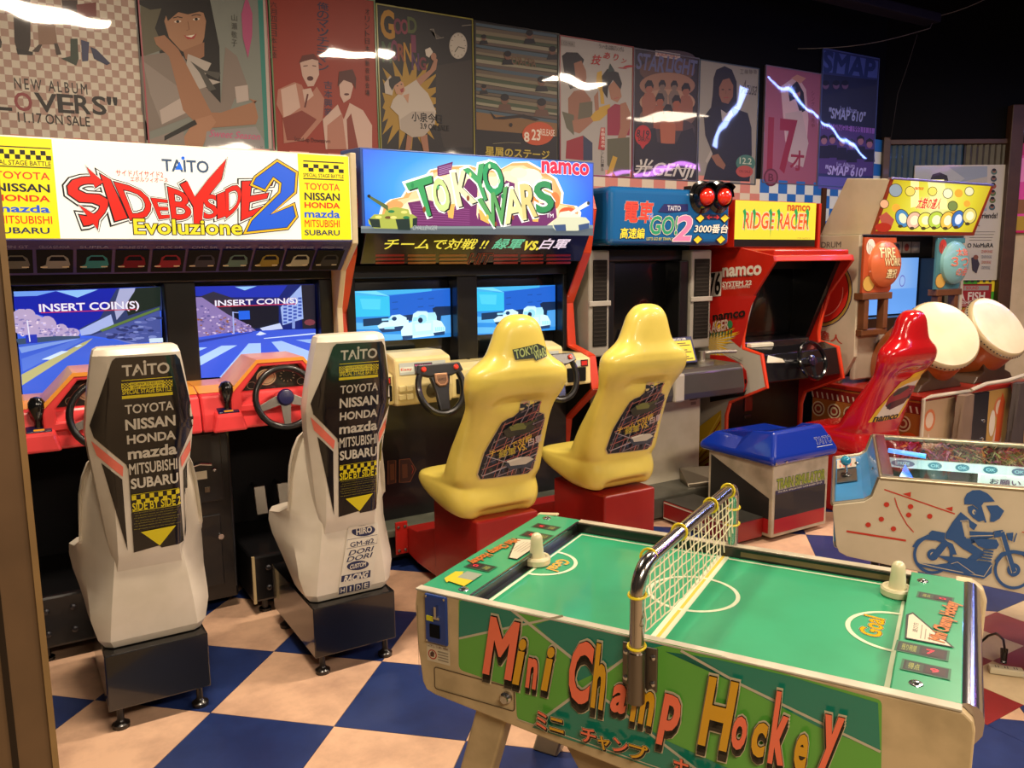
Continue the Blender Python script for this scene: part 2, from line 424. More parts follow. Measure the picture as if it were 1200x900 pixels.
for i in range(0, 16):
    for j in range(2):
        x, y = 2.611+.2247*i, 1.3055+.2247*j
        put_tile(slab([(x, y), (x+.2235, y), (x+.2235, y+.2235), (x, y+.2235)], (M_red, M_cream)[(i+j) % 2]))
M_blk = mat('#050506', 'matte')
wall_back = B('wall_back', M_blk, None, (-2.5, 6.42, WALL_Y, WALL_Y+.1, 0, 3.6), bevel=0); tag(wall_back, kind='structure')
# printed chequer boards on the lower wall
a = Art((0, WALL_Y-.012, 0), (1, 0, 0), (0, 0, 1))
def board(x0, x1, z0, z1, c0, c1, sz, name='wall_panel'):
    p = B(name, mat(c0, 'print'), wall_back, (x0, x1, WALL_Y-.012, WALL_Y, z0, z1), bevel=0)
    a = Art((0, WALL_Y-.012, 0), (1, 0, 0), (0, 0, 1)); nx = round((x1-x0)/sz); nz = round((z1-z0)/sz); vs = []; fs = []
    for i in range(nx):
        for j in range(nz):
            if (i+j) % 2:
                k = len(vs); X, Z = x0+i*(x1-x0)/nx, z0+j*(z1-z0)/nz; U, V = (x1-x0)/nx, (z1-z0)/nz
                vs += [(X, Z), (X+U, Z), (X+U, Z+V), (X, Z+V)]; fs.append((k, k+1, k+2, k+3))
    a.raw(vs, fs, mat(c1, 'print')); a.build('chequer_print', p)
board(-1.5, 4.95, .9, 2.10, '#d9c9b0', '#cf8272', .105)
board(4.95, 6.28, .9, 2.10, '#d4dad8', '#1c66b8', .1)
board(6.28, 6.42, .9, 2.48, '#d4dad8', '#1c66b8', .1)
B('wall_batten', mat('#4a2c1a', 'matte'), wall_back, (5.66, 5.71, WALL_Y-.03, WALL_Y, .9, 2.06), bevel=.003)
# angled end wall
WD = Vector((.857, -.515, 0)); W0 = Vector((6.42, 4.45, 0)); WN = Vector((-.515, -.857, 0))
WR = thing('wall_right', None, None, W0, math.atan2(-.515, .857), kind='structure')
B('plaster', M_blk, WR, (0, 1.17, 0, .1, 0, 3.6), bevel=0, local=True)
B('plaster', mat('#c9b694', 'matte'), WR, (1.17, 3.2, 0, .1, 0, 2.05), bevel=0, local=True)
B('plaster', M_blk, WR, (1.17, 3.2, 0, .1, 2.05, 3.6), bevel=0, local=True)
def corr(x0, x1, z0, z1, m, name='corrugated_sheet'):
    mb = MB(); n = int((x1-x0)/.0125); pts = []
    for i in range(n+1):
        x = x0+(x1-x0)*i/n; pts.append((x, -.012-.007*math.cos(2*math.pi*i/4)))
    vs = [(x, y, z) for z in (z0, z1) for x, y in pts] + [(x, y+.002, z) for z in (z0, z1) for x, y in pts]
    k = n+1; fs = []
    for i in range(n): fs += [(i, i+1, k+i+1, k+i), (2*k+i+1, 2*k+i, 3*k+i, 3*k+i+1), (i+1, i, 2*k+i, 2*k+i+1), (k+i, k+i+1, 3*k+i+1, 3*k+i)]
    mb.add(vs, fs, None, True); return mb.build(name, m, WR, local=True)
corr(.07, .70, 1.55, 2.44, mat('#2c4658', 'worn')); corr(.70, 1.06, 2.02, 2.44, mat('#4c4636', 'worn')); corr(.70, 1.06, 1.28, 2.02, mat('#3e5242', 'worn'))
wd = mat('#4a2f1d', 'worn')
B('post', wd, WR, (0, .06, -.05, 0, 0, 2.5), local=True, bevel=.006); B('post', wd, WR, (1.05, 1.16, -.08, 0, 0, 2.75), local=True, bevel=.006)
B('rail', wd, WR, (.06, 1.05, -.04, 0, 2.44, 2.48), local=True, bevel=.004)
pn = B('painted_board', mat('#3fa02c', 'print'), WR, (.30, 1.05, -.012, 0, .75, 1.50), local=True, bevel=0)
a = Art(W0+WN*.012, WD, (0, 0, 1)); vs = []; fs = []
for i in range(5):
    for j in range(5):
        if (i+j) % 2: k = len(vs); X, Z = .30+.15*i, .75+.15*j; vs += [(X, Z), (X+.15, Z), (X+.15, Z+.15), (X, Z+.15)]; fs.append((k, k+1, k+2, k+3))
a.raw(vs, fs, mat('#e6d22e', 'print')); a.build('chequer_print', pn)
ceil = B('ceiling', mat('#0c0c0e', 'matte'), None, (-2.5, 9.5, -2.5, 6.5, 3.6, 3.7), bevel=0); tag(ceil, kind='structure')
B('ceiling_beam', mat('#1c1722', 'matte'), ceil, (-1.0, 6.33, 3.93, 4.07, 3.29, 3.36), bevel=.01)
# ceiling lamp housings above the light panels
for x, y, z, sx, sy, p in LAMPS:
    t = B('lamp_housing', mat('#3a3a3c', 'matte'), ceil, (x-sx/2-.03, x+sx/2+.03, y-sy/2-.03, y+sy/2+.03, z+.01, z+.08))
    B('hanger', mat('#3a3a3c', 'matte'), t, (x-.01, x+.01, y-.01, y+.01, z+.08, 3.6), bevel=0)
# wires under the ceiling
def wire(name, pts, r, label, m='#77706a'):
    P = [Vector(p) for p in pts]; out = []
    for i in range(len(P)-1):
        for k in range(8):
            t = k/8; q = P[i].lerp(P[i+1], t); q.z -= .04*math.sin(math.pi*t)*(P[i+1]-P[i]).length; out.append(q)
    out.append(P[-1]); o = MB().tube(out, r, 5).build(name, mat(m, 'matte')); return tag(o, label, 'wire')
p1, p2 = oy(935, 57, 4.4), oy(1090, 33, 3.98)
wire('ceiling_wire', [p1, p2], .003, 'thin pale wire stretched from beam end to top of blue poster')
wire('ceiling_wire', [p2, oy(1095, 20, 3.98), oy(1165, -6, 3.7)], .003, 'thin wire curving up right from the ceiling beam end')
wire('ceiling_wire', [oy(1075, 40, 4.0), oy(1052, 110, 4.2), oy(1043, 168, 4.4)], .003, 'dark wire hanging down the black wall behind the beam end', '#3c3a3c')
# near pillar at the left
t = thing('wooden_pillar', 'brown wooden pillar close to the camera at the far left edge', 'pillar', (-.06, 1.0, 0))
m = MB(); m.box(-.055, .004, .95, 1.05, 0, 3.0); m.build('post', mat('#5a4229', 'worn'), t, .006)
m = MB(); m.box(.0, .006, .947, .951, 0, 3.0); m.build('edge_bead', mat('#7c6038', 'worn'), t, local=False)
m = MB(); m.box(-.036, -.030, .948, .951, 0, 3.0); m.build('groove', mat('#241a10', 'matte'), t)
m = MB(); m.box(-.14, -.058, .955, 1.05, 0, 3.0); m.build('side_board', mat('#6d5232', 'worn'), t, .006)
# ================================================================ RACING TWIN CABINET
BLK = mat('#0f0f11', 'plastic'); BLKM = mat('#131315', 'matte'); CREAM = mat('#cdbf9e', 'plastic'); CHR = mat('#c9c9cc', 'metal'); RBR = mat('#151516', 'plastic')
R1 = thing('racing_cabinet', 'long black twin racing cabinet with white and yellow lit marquee and red dashboards', 'arcade machine', (.65, 4.0, 0))
B('cabinet_body', BLKM, R1, (-.04, 1.33, 3.97, 4.42, .06, 1.93))
m = MB(); m.box(.53, .775, 3.60, 3.97, .05, .83); m.build('coin_column', BLK, R1, .012)
m = MB(); m.box(.57, .735, 3.592, 3.60, .50, .80); cd = m.build('coin_door', mat('#1b1b1d', 'plastic'), R1, .01)
m = MB(); m.box(.585, .60, 3.582, 3.592, .70, .755); m.box(.655, .678, 3.585, 3.592, .545, .57); m.build('coin_slot', mat('#8f8a80', 'metal'), cd, .002)
B('coin_label', mat('#e9e2c4', 'print'), cd, (.625, .67, 3.588, 3.592, .605, .64), bevel=0)
m = MB(); m.tube([(.60, 3.585, .665), (.64, 3.58, .675), (.69, 3.585, .665)], .006, 6); m.ball((.70, 3.585, .64), .010); m.build('coin_return', CHR, cd)
m = MB(); m.box(.60, .715, 3.592, 3.60, .12, .44); bd = m.build('lower_door', mat('#161618', 'plastic'), R1, .01)
MB().cyl((.71, 3.592, .34), (.71, 3.582, .34), .012, 14).build('lock', CHR, bd)
m = MB(); m.tube([(.70, 3.59, .79), (.755, 3.598, .79), (.765, 3.6, .77), (.765, 3.6, .1)], .004, 6); m.build('edge_strip', mat('#2a2a2c', 'plastic'), R1)
for x0, x1 in ((-.04, .50), (.80, 1.31)):
    m = MB(); m.box(x0, x1, 3.45, 3.97, .06, .27); pf = m.build('foot_platform', BLK, R1, .012)
    B('edge_trim', mat('#b9a57c', 'plastic'), pf, (x0, x0+.012, 3.44, 3.452, .06, .27), bevel=0)
    m = MB()
    for bx in (x0+.07, x0+.16, x1-.07, x1-.16):
        for bz in (.12, .21): m.lathe([(.012, 0), (.012, .004), (.006, .008)], (bx, 3.45, bz), (0, -1, 0), 10)
    m.build('bolt', mat('#55555a', 'brushed'), pf)
    for bx in (x0+.06, x1-.06):
        m = MB(); m.cyl((bx, 3.5, 0), (bx, 3.5, .06), .014, 10); m.cyl((bx, 3.5, 0), (bx, 3.5, .012), .026, 14); m.build('levelling_foot', BLK, pf)
for cx in (.31, .99):
    for dx in (-.04, .07):
        pd = MB(); X = cx-.03+dx
        pd.hexa([(X, 3.80, .34), (X+.055, 3.80, .34), (X+.055, 3.84, .47), (X, 3.84, .47)], [(X, 3.815, .335), (X+.055, 3.815, .335), (X+.055, 3.855, .465), (X, 3.855, .465)])
        pd.box(X+.02, X+.035, 3.85, 3.97, .44, .46)
        pd.build('pedal', mat('#6c665e', 'brushed'), R1, .004)
# monitor bezels
m = MB()
for x0, x1, z0, z1 in ((-.04, 1.33, 1.435, 1.50), (-.04, 1.33, .93, .99), (-.04, .025, .99, 1.435), (.583, .712, .99, 1.435), (1.266, 1.33, .99, 1.435)):
    m.box(x0, x1, 3.79, 3.97, z0, z1)
m.build('monitor_bezel', BLK, R1, .006)
def screen(x0, x1, name='screen', par=R1, z0=.985, z1=1.44, Y=3.862):
    mb = MB(); n = 10; vs = []; fs = []
    for i in range(n+1):
        for j in range(n+1):
            u, v = i/n*2-1, j/n*2-1; vs.append((x0+(x1-x0)*i/n, Y+.012*(u*u+v*v), z0+(z1-z0)*j/n))
    for i in range(n):
        for j in range(n): a_ = i*(n+1)+j; fs.append((a_, a_+1, a_+n+2, a_+n+1))
    b_ = len(vs); vs += [(x0, Y+.06, z0), (x1, Y+.06, z0), (x1, Y+.06, z1), (x0, Y+.06, z1)]; fs.append((b_, b_+1, b_+2, b_+3))
    mb.add(vs, fs, None, True); return mb.build(name, mat('#07080c', 'gloss'), par, smooth=True)
s1 = screen(.02, .59); s2 = screen(.705, 1.27)
# left game picture
a = Art((0, 3.858, 0), (1, 0, 0), (0, 0, 1), crop=(0, 320, 6)); a.kind = 'emit'; a.es = .95
W_, BL = '#2a45e0', '#cfe0ff'
a.poly([(95, 130), (1130, 95), (1145, 700), (1145, 800), (160, 850)], '#3c62e2')                 # road and haze
a.poly([(95, 130), (840, 105), (800, 250), (700, 330), (560, 400), (400, 395), (300, 300), (100, 250)], '#0a1fa8')
a.poly([(95, 130), (400, 125), (260, 160), (100, 165)], '#6fa0f2'); a.poly([(390, 125), (690, 115), (545, 172)], '#8fc4fb')
a.poly([(560, 390), (700, 320), (820, 110), (1130, 95), (1140, 260), (800, 400), (640, 440), (570, 440)], '#2b3a6a')
a.poly([(800, 240), (840, 110), (950, 105), (930, 200), (820, 330)], '#a8aed6'); a.poly([(560, 400), (780, 290), (800, 360), (640, 430), (570, 440)], '#a6b6ec')
a.poly([(960, 105), (1130, 95), (1130, 230), (900, 300), (880, 230)], '#16251f'); a.poly([(700, 400), (1120, 240), (1122, 258), (720, 412)], '#5d7a3c')
a.poly([(640, 440), (760, 400), (1122, 262), (1140, 480), (940, 495), (780, 460)], '#46549c')
random.seed(3)
for k in range(60):
    x = random.uniform(760, 1120); y = random.uniform(300+ (1120-x)*.28, 470); r = random.uniform(8, 22); a.ell(x, y, r*1.5, r*.5, random.choice(['#7d8ac8', '#2b356e', '#5f6ab0']), n=7)
for (x, y, rx, ry) in ((150, 340, 80, 90), (240, 380, 90, 90), (330, 380, 70, 80), (430, 410, 50, 55), (500, 420, 60, 35), (200, 300, 50, 50)):
    a.ell(x, y, rx, ry, '#b9a6cc', n=14)
for k in range(90):
    x = random.uniform(105, 540); y = random.uniform(280+abs(x-150)*.32, 440); a.ell(x, y, random.uniform(6, 16), random.uniform(4, 10), random.choice(['#e6d2e6', '#9d86bd', '#c6b9e6', '#7f76b4']), n=6)
a.poly([(110, 460), (400, 440), (560, 440), (560, 455), (130, 500)], '#3a5070')
a.poly([(130, 500), (560, 455), (640, 452), (960, 490), (1142, 495), (1145, 800), (160, 850)], '#3e62d8')
a.poly([(130, 520), (500, 462), (560, 458), (150, 560)], '#7fa0ea'); a.poly([(150, 600), (520, 470), (600, 460), (160, 690)], '#5578de')
a.poly([(150, 710), (560, 495), (650, 455), (600, 500), (155, 785)], '#b8b47c'); a.poly([(290, 605), (430, 545), (480, 545), (350, 605)], '#cfe6fa')
a.poly([(520, 515), (560, 500), (575, 505), (540, 518)], '#cfe6fa'); a.poly([(780, 455), (960, 490), (1145, 510), (1145, 560), (900, 490)], '#6c7cc8')
a.rect(1045, 455, 1140, 485, '#cfe6fa')
a.rect(180, 430, 260, 490, '#2436b8'); a.line([(190, 330), (210, 480)], 8, '#e8e8ff')
a.text('INSERT COIN(S)', 275, 207, 972, 275, '#e8eeff', bold=.05, outs=((.03, '#b02848'),)); a.rect(285, 262, 960, 268, '#c8304c')
a.build('game_picture', s1)
# right game picture
a = Art((0, 3.858, 0), (1, 0, 0), (0, 0, 1), crop=(220, 320, 6)); a.kind = 'emit'; a.es = .95
a.poly([(42, 95), (885, 78), (890, 690), (75, 735)], '#3b58d8'); a.poly([(42, 95), (885, 78), (890, 400), (500, 420), (440, 410), (60, 200)], '#10206e')
a.poly([(42, 95), (330, 90), (400, 125), (480, 92), (700, 86), (640, 170), (250, 170), (50, 160)], '#1b2fb4'); a.poly([(330, 96), (485, 92), (400, 122)], '#8fc4fb')
a.poly([(60, 175), (180, 130), (330, 180), (420, 330), (480, 400), (300, 420), (60, 440)], '#2c2a40'); a.poly([(300, 230), (640, 230), (640, 380), (480, 390), (330, 330)], '#0c1024')
a.poly([(48, 170), (100, 170), (280, 290), (400, 350), (480, 405), (300, 415), (60, 455)], '#8a78b4')
for k in range(130):
    x = random.uniform(52, 440); y = random.uniform(190+x*.42, 440-x*.05); a.ell(x, y, random.uniform(5, 14), random.uniform(4, 8), random.choice(['#b4a0d2', '#7868a8', '#d0bede', '#96603c', '#5c5494']), n=6)
a.line([(312, 270), (318, 420)], 10, '#9fb0ea'); a.line([(312, 275), (360, 278)], 6, '#9fb0ea'); a.rect(352, 264, 430, 325, '#1e64ea')
a.poly([(780, 85), (885, 80), (890, 385), (800, 390)], '#1e1c2c'); a.ell(850, 345, 40, 22, '#7c3a48', n=8)
a.poly([(645, 240), (790, 85), (805, 320), (660, 365)], '#9db6f0')
for i in range(4):
    for j in range(6): a.rect(665+i*34, 200+j*24+(3-i)*6-(i*10), 690+i*34, 214+j*24+(3-i)*6-(i*10), '#3450b4')
a.line([(735, 320), (735, 388)], 20, '#8098dc'); a.poly([(500, 385), (640, 350), (660, 390), (520, 405)], '#c6d4fa')
a.poly([(60, 455), (480, 405), (540, 400), (890, 390), (890, 690), (75, 735)], '#3a5adc'); a.poly([(60, 470), (440, 412), (450, 416), (62, 490)], '#2438a0')
a.poly([(70, 590), (230, 508), (340, 505), (76, 650)], '#a8ccf6'); a.poly([(215, 730), (420, 492), (505, 490), (512, 715)], '#a2c6f8')
a.poly([(300, 630), (512, 605), (512, 640), (290, 650)], '#bcd8fb'); a.poly([(580, 482), (650, 474), (885, 560), (885, 690), (715, 640)], '#9fc0f4'); a.poly([(700, 590), (885, 610), (885, 690), (760, 690)], '#b8d6fa')
a.poly([(750, 468), (888, 460), (888, 500)], '#90b4f0'); a.poly([(66, 520), (130, 520), (70, 545)], '#a8ccf6'); a.poly([(470, 432), (500, 408), (545, 425), (500, 436)], '#d6e6fc'); a.poly([(525, 455), (888, 418), (888, 428), (528, 460)], '#c8defa')
a.text('INSERT COIN(S)', 185, 182, 762, 232, '#e8eeff', bold=.05, outs=((.03, '#b02848'),)); a.rect(195, 222, 750, 228, '#c8304c')
a.build('game_picture', s2)
# side panels (cream edge)
prof = [(4.42, .08), (3.80, .08), (3.72, .83), (3.735, 1.30), (3.665, 1.475), (3.50, 1.595), (3.49, 1.985), (4.42, 1.985)]
for x0, x1 in ((-.07, -.04), (1.33, 1.358)):
    MB().prism(prof, 'x', x0, x1).build('side_panel', CREAM, R1, .005)
# marquee
mq = MB().box(-.04, 1.33, 3.505, 3.95, 1.605, 1.975).build('marquee_box', mat('#e8e4d4', 'plastic'), R1, .01)
a = Art((0, 3.502, 0), (1, 0, 0), (0, 0, 1), crop=(0, 150, 2.857)); a.kind = 'emit'; a.es = 1.0
za, zb = 1.612, 1.968
a.rect(-.038, za, 1.328, zb, mat('#fbf3e0', 'emit', .98), px=False)
xl = a.q(187, 200)[0]; xr = a.q(1001, 200)[0]
a.rect(-.038, za, xl, zb, '#f6dc12', px=False); a.rect(xr, za, 1.326, zb, '#f6dc12', px=False)
for X0, X1, dy in ((5, 170, 0), (1015, 1150, 0)):
    L0 = (X0 == 5)
    y = 62 if L0 else 112
    a.rect(X0-(40 if L0 else 0), y, X1, y+4, K_); a.rect(X0-(40 if L0 else 0), y+(66 if L0 else 58), X1, y+(70 if L0 else 62), K_)
    a.checks(X0-(45 if L0 else 0), y+11, X1, y+(42 if L0 else 36), 12 if L0 else 8, 2, K_, 0)
    a.text('SPECIAL STAGE BATTLE', X0-(62 if L0 else 0), y+(46 if L0 else 42), X1, y+(62 if L0 else 54), '#3a3410', bold=.03)
for t_, c_, yl, hl, yr, hr, b_ in (('TOYOTA', '#e0301c', 147, 24, 186, 22, .03), ('NISSAN', '#12182e', 187, 26, 218, 24, .07), ('HONDA', '#d62418', 225, 20, 250, 18, .07),
                          ('mazda', '#1d55c0', 258, 24, 276, 24, .07), ('MITSUBISHI', '#e0301c', 294, 26, 308, 24, .02), ('SUBARU', '#24304c', 333, 20, 342, 17, .05)):
    a.text(t_, -18 if t_ != 'MITSUBISHI' else -10, yl, 165 if t_ != 'MITSUBISHI' else 174, yl+hl, c_, bold=b_); a.text(t_, 1020, yr, 1136, yr+hr, c_, bold=b_)
a.text('TAITO', 543, 108, 697, 147, '#3c5068', bold=.05); a.poly([(585, 140), (601, 112), (612, 140)], '#1d6ad8'); a.ell(612, 101, 6, 6, '#1d6ad8')
a.text('サイドバイサイド2', 388, 143, 545, 163, '#e0402c', bold=.03); a.text('エボルツィオーネ', 436, 165, 562, 182, '#e0402c', bold=.03)
Ls = [('S', [(213, 178), (326, 160), (368, 272), (288, 338)]), ('I', [(340, 160), (366, 174), (420, 300), (388, 308)]), ('D', [(384, 184), (494, 212), (510, 298), (436, 306)]), ('E', [(506, 236), (558, 242), (566, 300), (532, 304)]),
      ('B', [(562, 200), (636, 224), (636, 303), (576, 306)]), ('S', [(682, 226), (722, 224), (728, 296), (682, 306)]),
      ('I', [(728, 224), (748, 216), (752, 294), (730, 302)]), ('D', [(754, 208), (804, 182), (806, 262), (756, 300)]), ('E', [(812, 182), (910, 178), (880, 276), (808, 306)])]
Yp = [(602, 190), (626, 178), (652, 232), (690, 180), (755, 106), (738, 176), (680, 246), (674, 322), (648, 322), (646, 262)]
def grow(p, k):
    c = Vector((sum(q[0] for q in p)/len(p), sum(q[1] for q in p)/len(p))); return [tuple(Vector(q)+(Vector(q)-c).normalized()*k) for q in p]
sp1, sp2 = [(290, 132), (345, 182), (318, 200)], [(262, 256), (330, 300), (326, 340)]
for wd_, mc, kk in ((.075, K_, 12), (.055, mat('#fbf3e0', 'emit', .98), 9)):
    for t_, q_ in Ls: a.tpx(t_, q_, mc, bold=wd_/.4)
    for P_ in (Yp, sp1, sp2): a.poly(grow(P_, kk), mc)
for t_, q_ in Ls:
    a.tpx(t_, q_, K_, bold=.032/.4)
    if t_ == 'B': a.poly(grow(Yp, 5), K_)
for P_ in (sp1, sp2): a.poly(grow(P_, 4), K_)
for t_, q_ in Ls: a.tpx(t_, q_, '#e02014', bold=.014/.4)
for P_ in (Yp, sp1, sp2): a.poly(P_, '#e02014')
two = [(856, 168), (926, 116), (986, 152), (982, 214), (900, 292), (978, 262), (986, 296), (958, 332), (826, 346), (842, 312), (938, 218), (942, 184), (912, 162), (884, 204), (846, 188)]
def offset(P_, k):
    out = []; n = len(P_)
    for i in range(n):
        p, a_, b_ = Vector(P_[i]), Vector(P_[i-1]), Vector(P_[(i+1) % n]); t1, t2 = (p-a_).normalized(), (b_-p).normalized()
        n1, n2 = Vector((t1.y, -t1.x)), Vector((t2.y, -t2.x)); m_ = (n1+n2); m_ = m_.normalized()*min(2.2, 1/max(.3, m_.normalized().dot(n1))); out.append(tuple(p+m_*k))
    return out
for k_, mc in ((11, '#101830'), (8, '#f8b818'), (2.5, '#101830'), (0, '#1c58cc')): a.poly(offset(two, k_), mc)
a.text('Evoluzione', 448, 308, 806, 356, '#f4d428', bold=.05, outs=((.09, K_),))
a.build('marquee_print', mq)
# blue car strip under the marquee
p0, p1 = Vector((0, 3.502, 1.605)), Vector((0, 3.66, 1.478)); vv = p0-p1; vv.normalize()
st = MB().hexa([(-.04, 3.502, 1.605), (1.33, 3.502, 1.605), (1.33, 3.66, 1.478), (-.04, 3.66, 1.478)], [(-.04, 3.54, 1.63), (1.33, 3.54, 1.63), (1.33, 3.70, 1.50), (-.04, 3.70, 1.50)]).build('car_strip', mat('#20226a', 'print'), R1)
a = Art(p1, (1, 0, 0), vv, crop=(0, 150, 2.857)); a.kind = 'matte'
cars = ['#6c6e66', '#8c8e88', '#3c8c92', '#701f28', '#8c3038', '#40424a', '#5c7a70', '#8c8038', '#aab09a', '#3c3e3c']
L_ = 203*.001
for i, c in enumerate(cars):
    x0 = -.02+i*.134; h = .2; x1 = x0+.122
    a.rect(x0, .012, x1, .150, '#1a1c18', px=False); a.text_rect = None
    a.poly([(x0+.012, .05), (x0+.03, .062), (x0+.035, .105), (x0+.05, .118), (x0+.09, .118), (x0+.105, .10), (x0+.112, .06), (x0+.10, .04), (x0+.02, .04)], c, px=False)
    a.poly([(x0+.04, .085), (x0+.048, .11), (x0+.09, .11), (x0+.10, .085)], '#101418', px=False)
    a.rect(x0+.012, .045, x0+.035, .052, '#d8d4b4', px=False); a.rect(x0+.085, .045, x0+.108, .052, '#d8d4b4', px=False)
    nm = ['LEVIN GT', 'CELICA GT-FOUR', 'SUPRA', 'SKYLINE GT-R', 'CR-X SiR', 'CIVIC SiR', 'RX-7', 'RX-7 S', 'LANCER GSR', 'IMPREZA WRX'][i]
    a.tq(nm, [(x0+.01, .175), (x0+.11, .175), (x0+.11, .160), (x0+.01, .160)], '#8c90b8', bold=.02)
a.build('car_pictures', st)
# dashboards
RED = mat('#ee4448', 'plastic'); LIT_RED = mat('#f8a440', 'plastic')  # orange tone is the same red plastic with lamp light painted in
for k, cx in enumerate((.31, .99)):
    x0, x1 = (cx-.345, cx+.335) if k else (-.04, cx+.332)
    m = MB(); m.prism([(3.79, .93), (3.79, .995), (3.60, 1.0), (3.50, .975), (3.47, .90), (3.46, .83), (3.52, .82), (3.79, .82)], 'x', x0, x1)
    ds = m.build('dashboard', RED, R1, .01)
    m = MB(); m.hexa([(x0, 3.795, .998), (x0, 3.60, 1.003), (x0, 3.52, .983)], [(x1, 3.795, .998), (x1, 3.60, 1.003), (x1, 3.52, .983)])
    m.box(x0, x1, 3.60, 3.79, .995, 1.004); m.build('lit_dash_top', LIT_RED, ds, .003)  # red dashboard's top face, its brightness under the lamps coloured orange
    wx = cx-.02
    m = MB(); hood = [(wx-.21, .99), (wx-.10, 1.105), (wx+.10, 1.105), (wx+.19, .99), (wx+.19, .90), (wx-.21, .90)]
    inn = [(wx-.165, .985), (wx-.085, 1.085), (wx+.088, 1.085), (wx+.155, .985), (wx+.155, .93), (wx-.165, .93)]
    n = 6; vs = [(p[0], 3.455, p[1]) for p in hood]+[(p[0], 3.455, p[1]) for p in inn]+[(p[0], 3.70, p[1]) for p in hood]+[(p[0], 3.52, p[1]) for p in inn]
    fs = []
    for i in range(n):
        j = (i+1) % n; fs += [(i, j, n+j, n+i), (i, 2*n+i, 2*n+j, j), (n+i, n+j, 3*n+j, 3*n+i)]
    fs += [[2*n+i for i in range(n)]]
    m.add(vs, fs); m.build('gauge_hood', RED, ds, .006)
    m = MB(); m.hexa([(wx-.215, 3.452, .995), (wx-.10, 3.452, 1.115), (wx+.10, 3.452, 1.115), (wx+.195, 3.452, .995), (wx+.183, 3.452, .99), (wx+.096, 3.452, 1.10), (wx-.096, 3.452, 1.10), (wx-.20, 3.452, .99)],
        [(wx-.215, 3.71, .995), (wx-.10, 3.71, 1.115), (wx+.10, 3.71, 1.115), (wx+.195, 3.71, .995), (wx+.183, 3.71, .99), (wx+.096, 3.71, 1.10), (wx-.096, 3.71, 1.10), (wx-.20, 3.71, .99)]); m.build('lit_hood_top', LIT_RED, ds)  # top of the red gauge hood, light from above put into its colour
    gp = MB().prism([(p[0], p[1]) for p in inn], 'y', 3.52, 3.53, mat('#3a3a38', 'gloss')).build('gauge_panel', None, ds)
    a = Art((0, 3.518, 0), (1, 0, 0), (0, 0, 1))
    a.ell(wx-.045, 1.03, .042, .035, '#efe6b8', px=False); a.ring(wx-.045, 1.03, .034, .028, .002, '#5a5238', px=False); a.line([(wx-.045, 1.03), (wx-.06, 1.05)], .003, '#c02818', px=False)
    a.ell(wx+.045, 1.03, .036, .030, '#1c1c1c', px=False)
    for i in range(12):
        t = math.radians(30*i); a.line([(wx+.045+.026*math.cos(t), 1.03+.021*math.sin(t)), (wx+.045+.034*math.cos(t), 1.03+.028*math.sin(t))], .003, '#d8d2a8', px=False)
    for dx in (-.11, .105): a.ell(wx+dx, 1.0, .018, .015, '#1c1c1c', px=False); a.ring(wx+dx, 1.0, .018, .015, .002, '#b8b090', px=False)
    a.build('gauges', gp)
    # shift lever
    sx = cx-.245
    m = MB(); m.hexa([(sx-.07, 3.42, .83), (sx+.07, 3.42, .83), (sx+.07, 3.55, .83), (sx-.07, 3.55, .83)], [(sx-.05, 3.43, .90), (sx+.05, 3.43, .90), (sx+.055, 3.53, .935), (sx-.055, 3.53, .935)]); m.build('lever_housing', RED, ds, .01)
    m = MB(); m.hexa([(sx-.042, 3.44, .903), (sx+.042, 3.44, .903), (sx+.042, 3.51, .929), (sx-.042, 3.51, .929)], [(sx-.042, 3.44, .909), (sx+.042, 3.44, .909), (sx+.042, 3.51, .935), (sx-.042, 3.51, .935)]); lp = m.build('lever_plate', mat('#16163c', 'gloss'), ds, .002)
    m = MB(); m.cyl((sx, 3.475, .915), (sx, 3.47, .965), .012, 12); m.lathe([(.014, 0), (.022, .02), (.030, .05), (.029, .068), (.018, .085), (.004, .09)], (sx, 3.472, .945), (0, -.05, 1), 20); m.build('shift_knob', mat('#0c0c0e', 'gloss'), ds)
    B('lamp_button', mat('#f59a1c', 'emit', .7), lp, (sx-.018, sx+.018, 3.443, 3.455, .905, .915), bevel=.002)
    # steering wheel
    c = Vector((wx, 3.40, .955)); ax = Vector((0, -1, .18)).normalized(); X = Vector((1, 0, 0)); Yv = ax.cross(X)*-1
    Yv = X.cross(ax); Yv = Yv if Yv.z > 0 else -Yv
    ringp = [c + .125*(math.cos(2*math.pi*i/40)*X+math.sin(2*math.pi*i/40)*Yv) for i in range(40)]
    sw = MB().tube(ringp, .0135, 12, True).build('steering_wheel', mat('#101012', 'plastic'), R1)
    m = MB()
    for ang in (200, 340, 270):
        t = math.radians(ang); d = math.cos(t)*X+math.sin(t)*Yv; e = ax.cross(d).normalized(); q = c-ax*.012
        m.hexa([q+d*.02+e*.022, q+d*.02-e*.022, q+d*.122-e*.013, q+d*.122+e*.013], [q+d*.02+e*.022+ax*.006, q+d*.02-e*.022+ax*.006, q+d*.122-e*.013+ax*.006, q+d*.122+e*.013+ax*.006])
    m.build('spoke', mat('#8f8b84', 'brushed'), sw, .001)
    MB().lathe([(.034, -.012), (.036, .0), (.030, .010), (.010, .012)], c, ax, 24).build('wheel_hub', mat('#15154a', 'plastic'), sw)
    MB().cyl(c-ax*.10, c-ax*.012, .03, 16).build('steering_column', RED, sw)
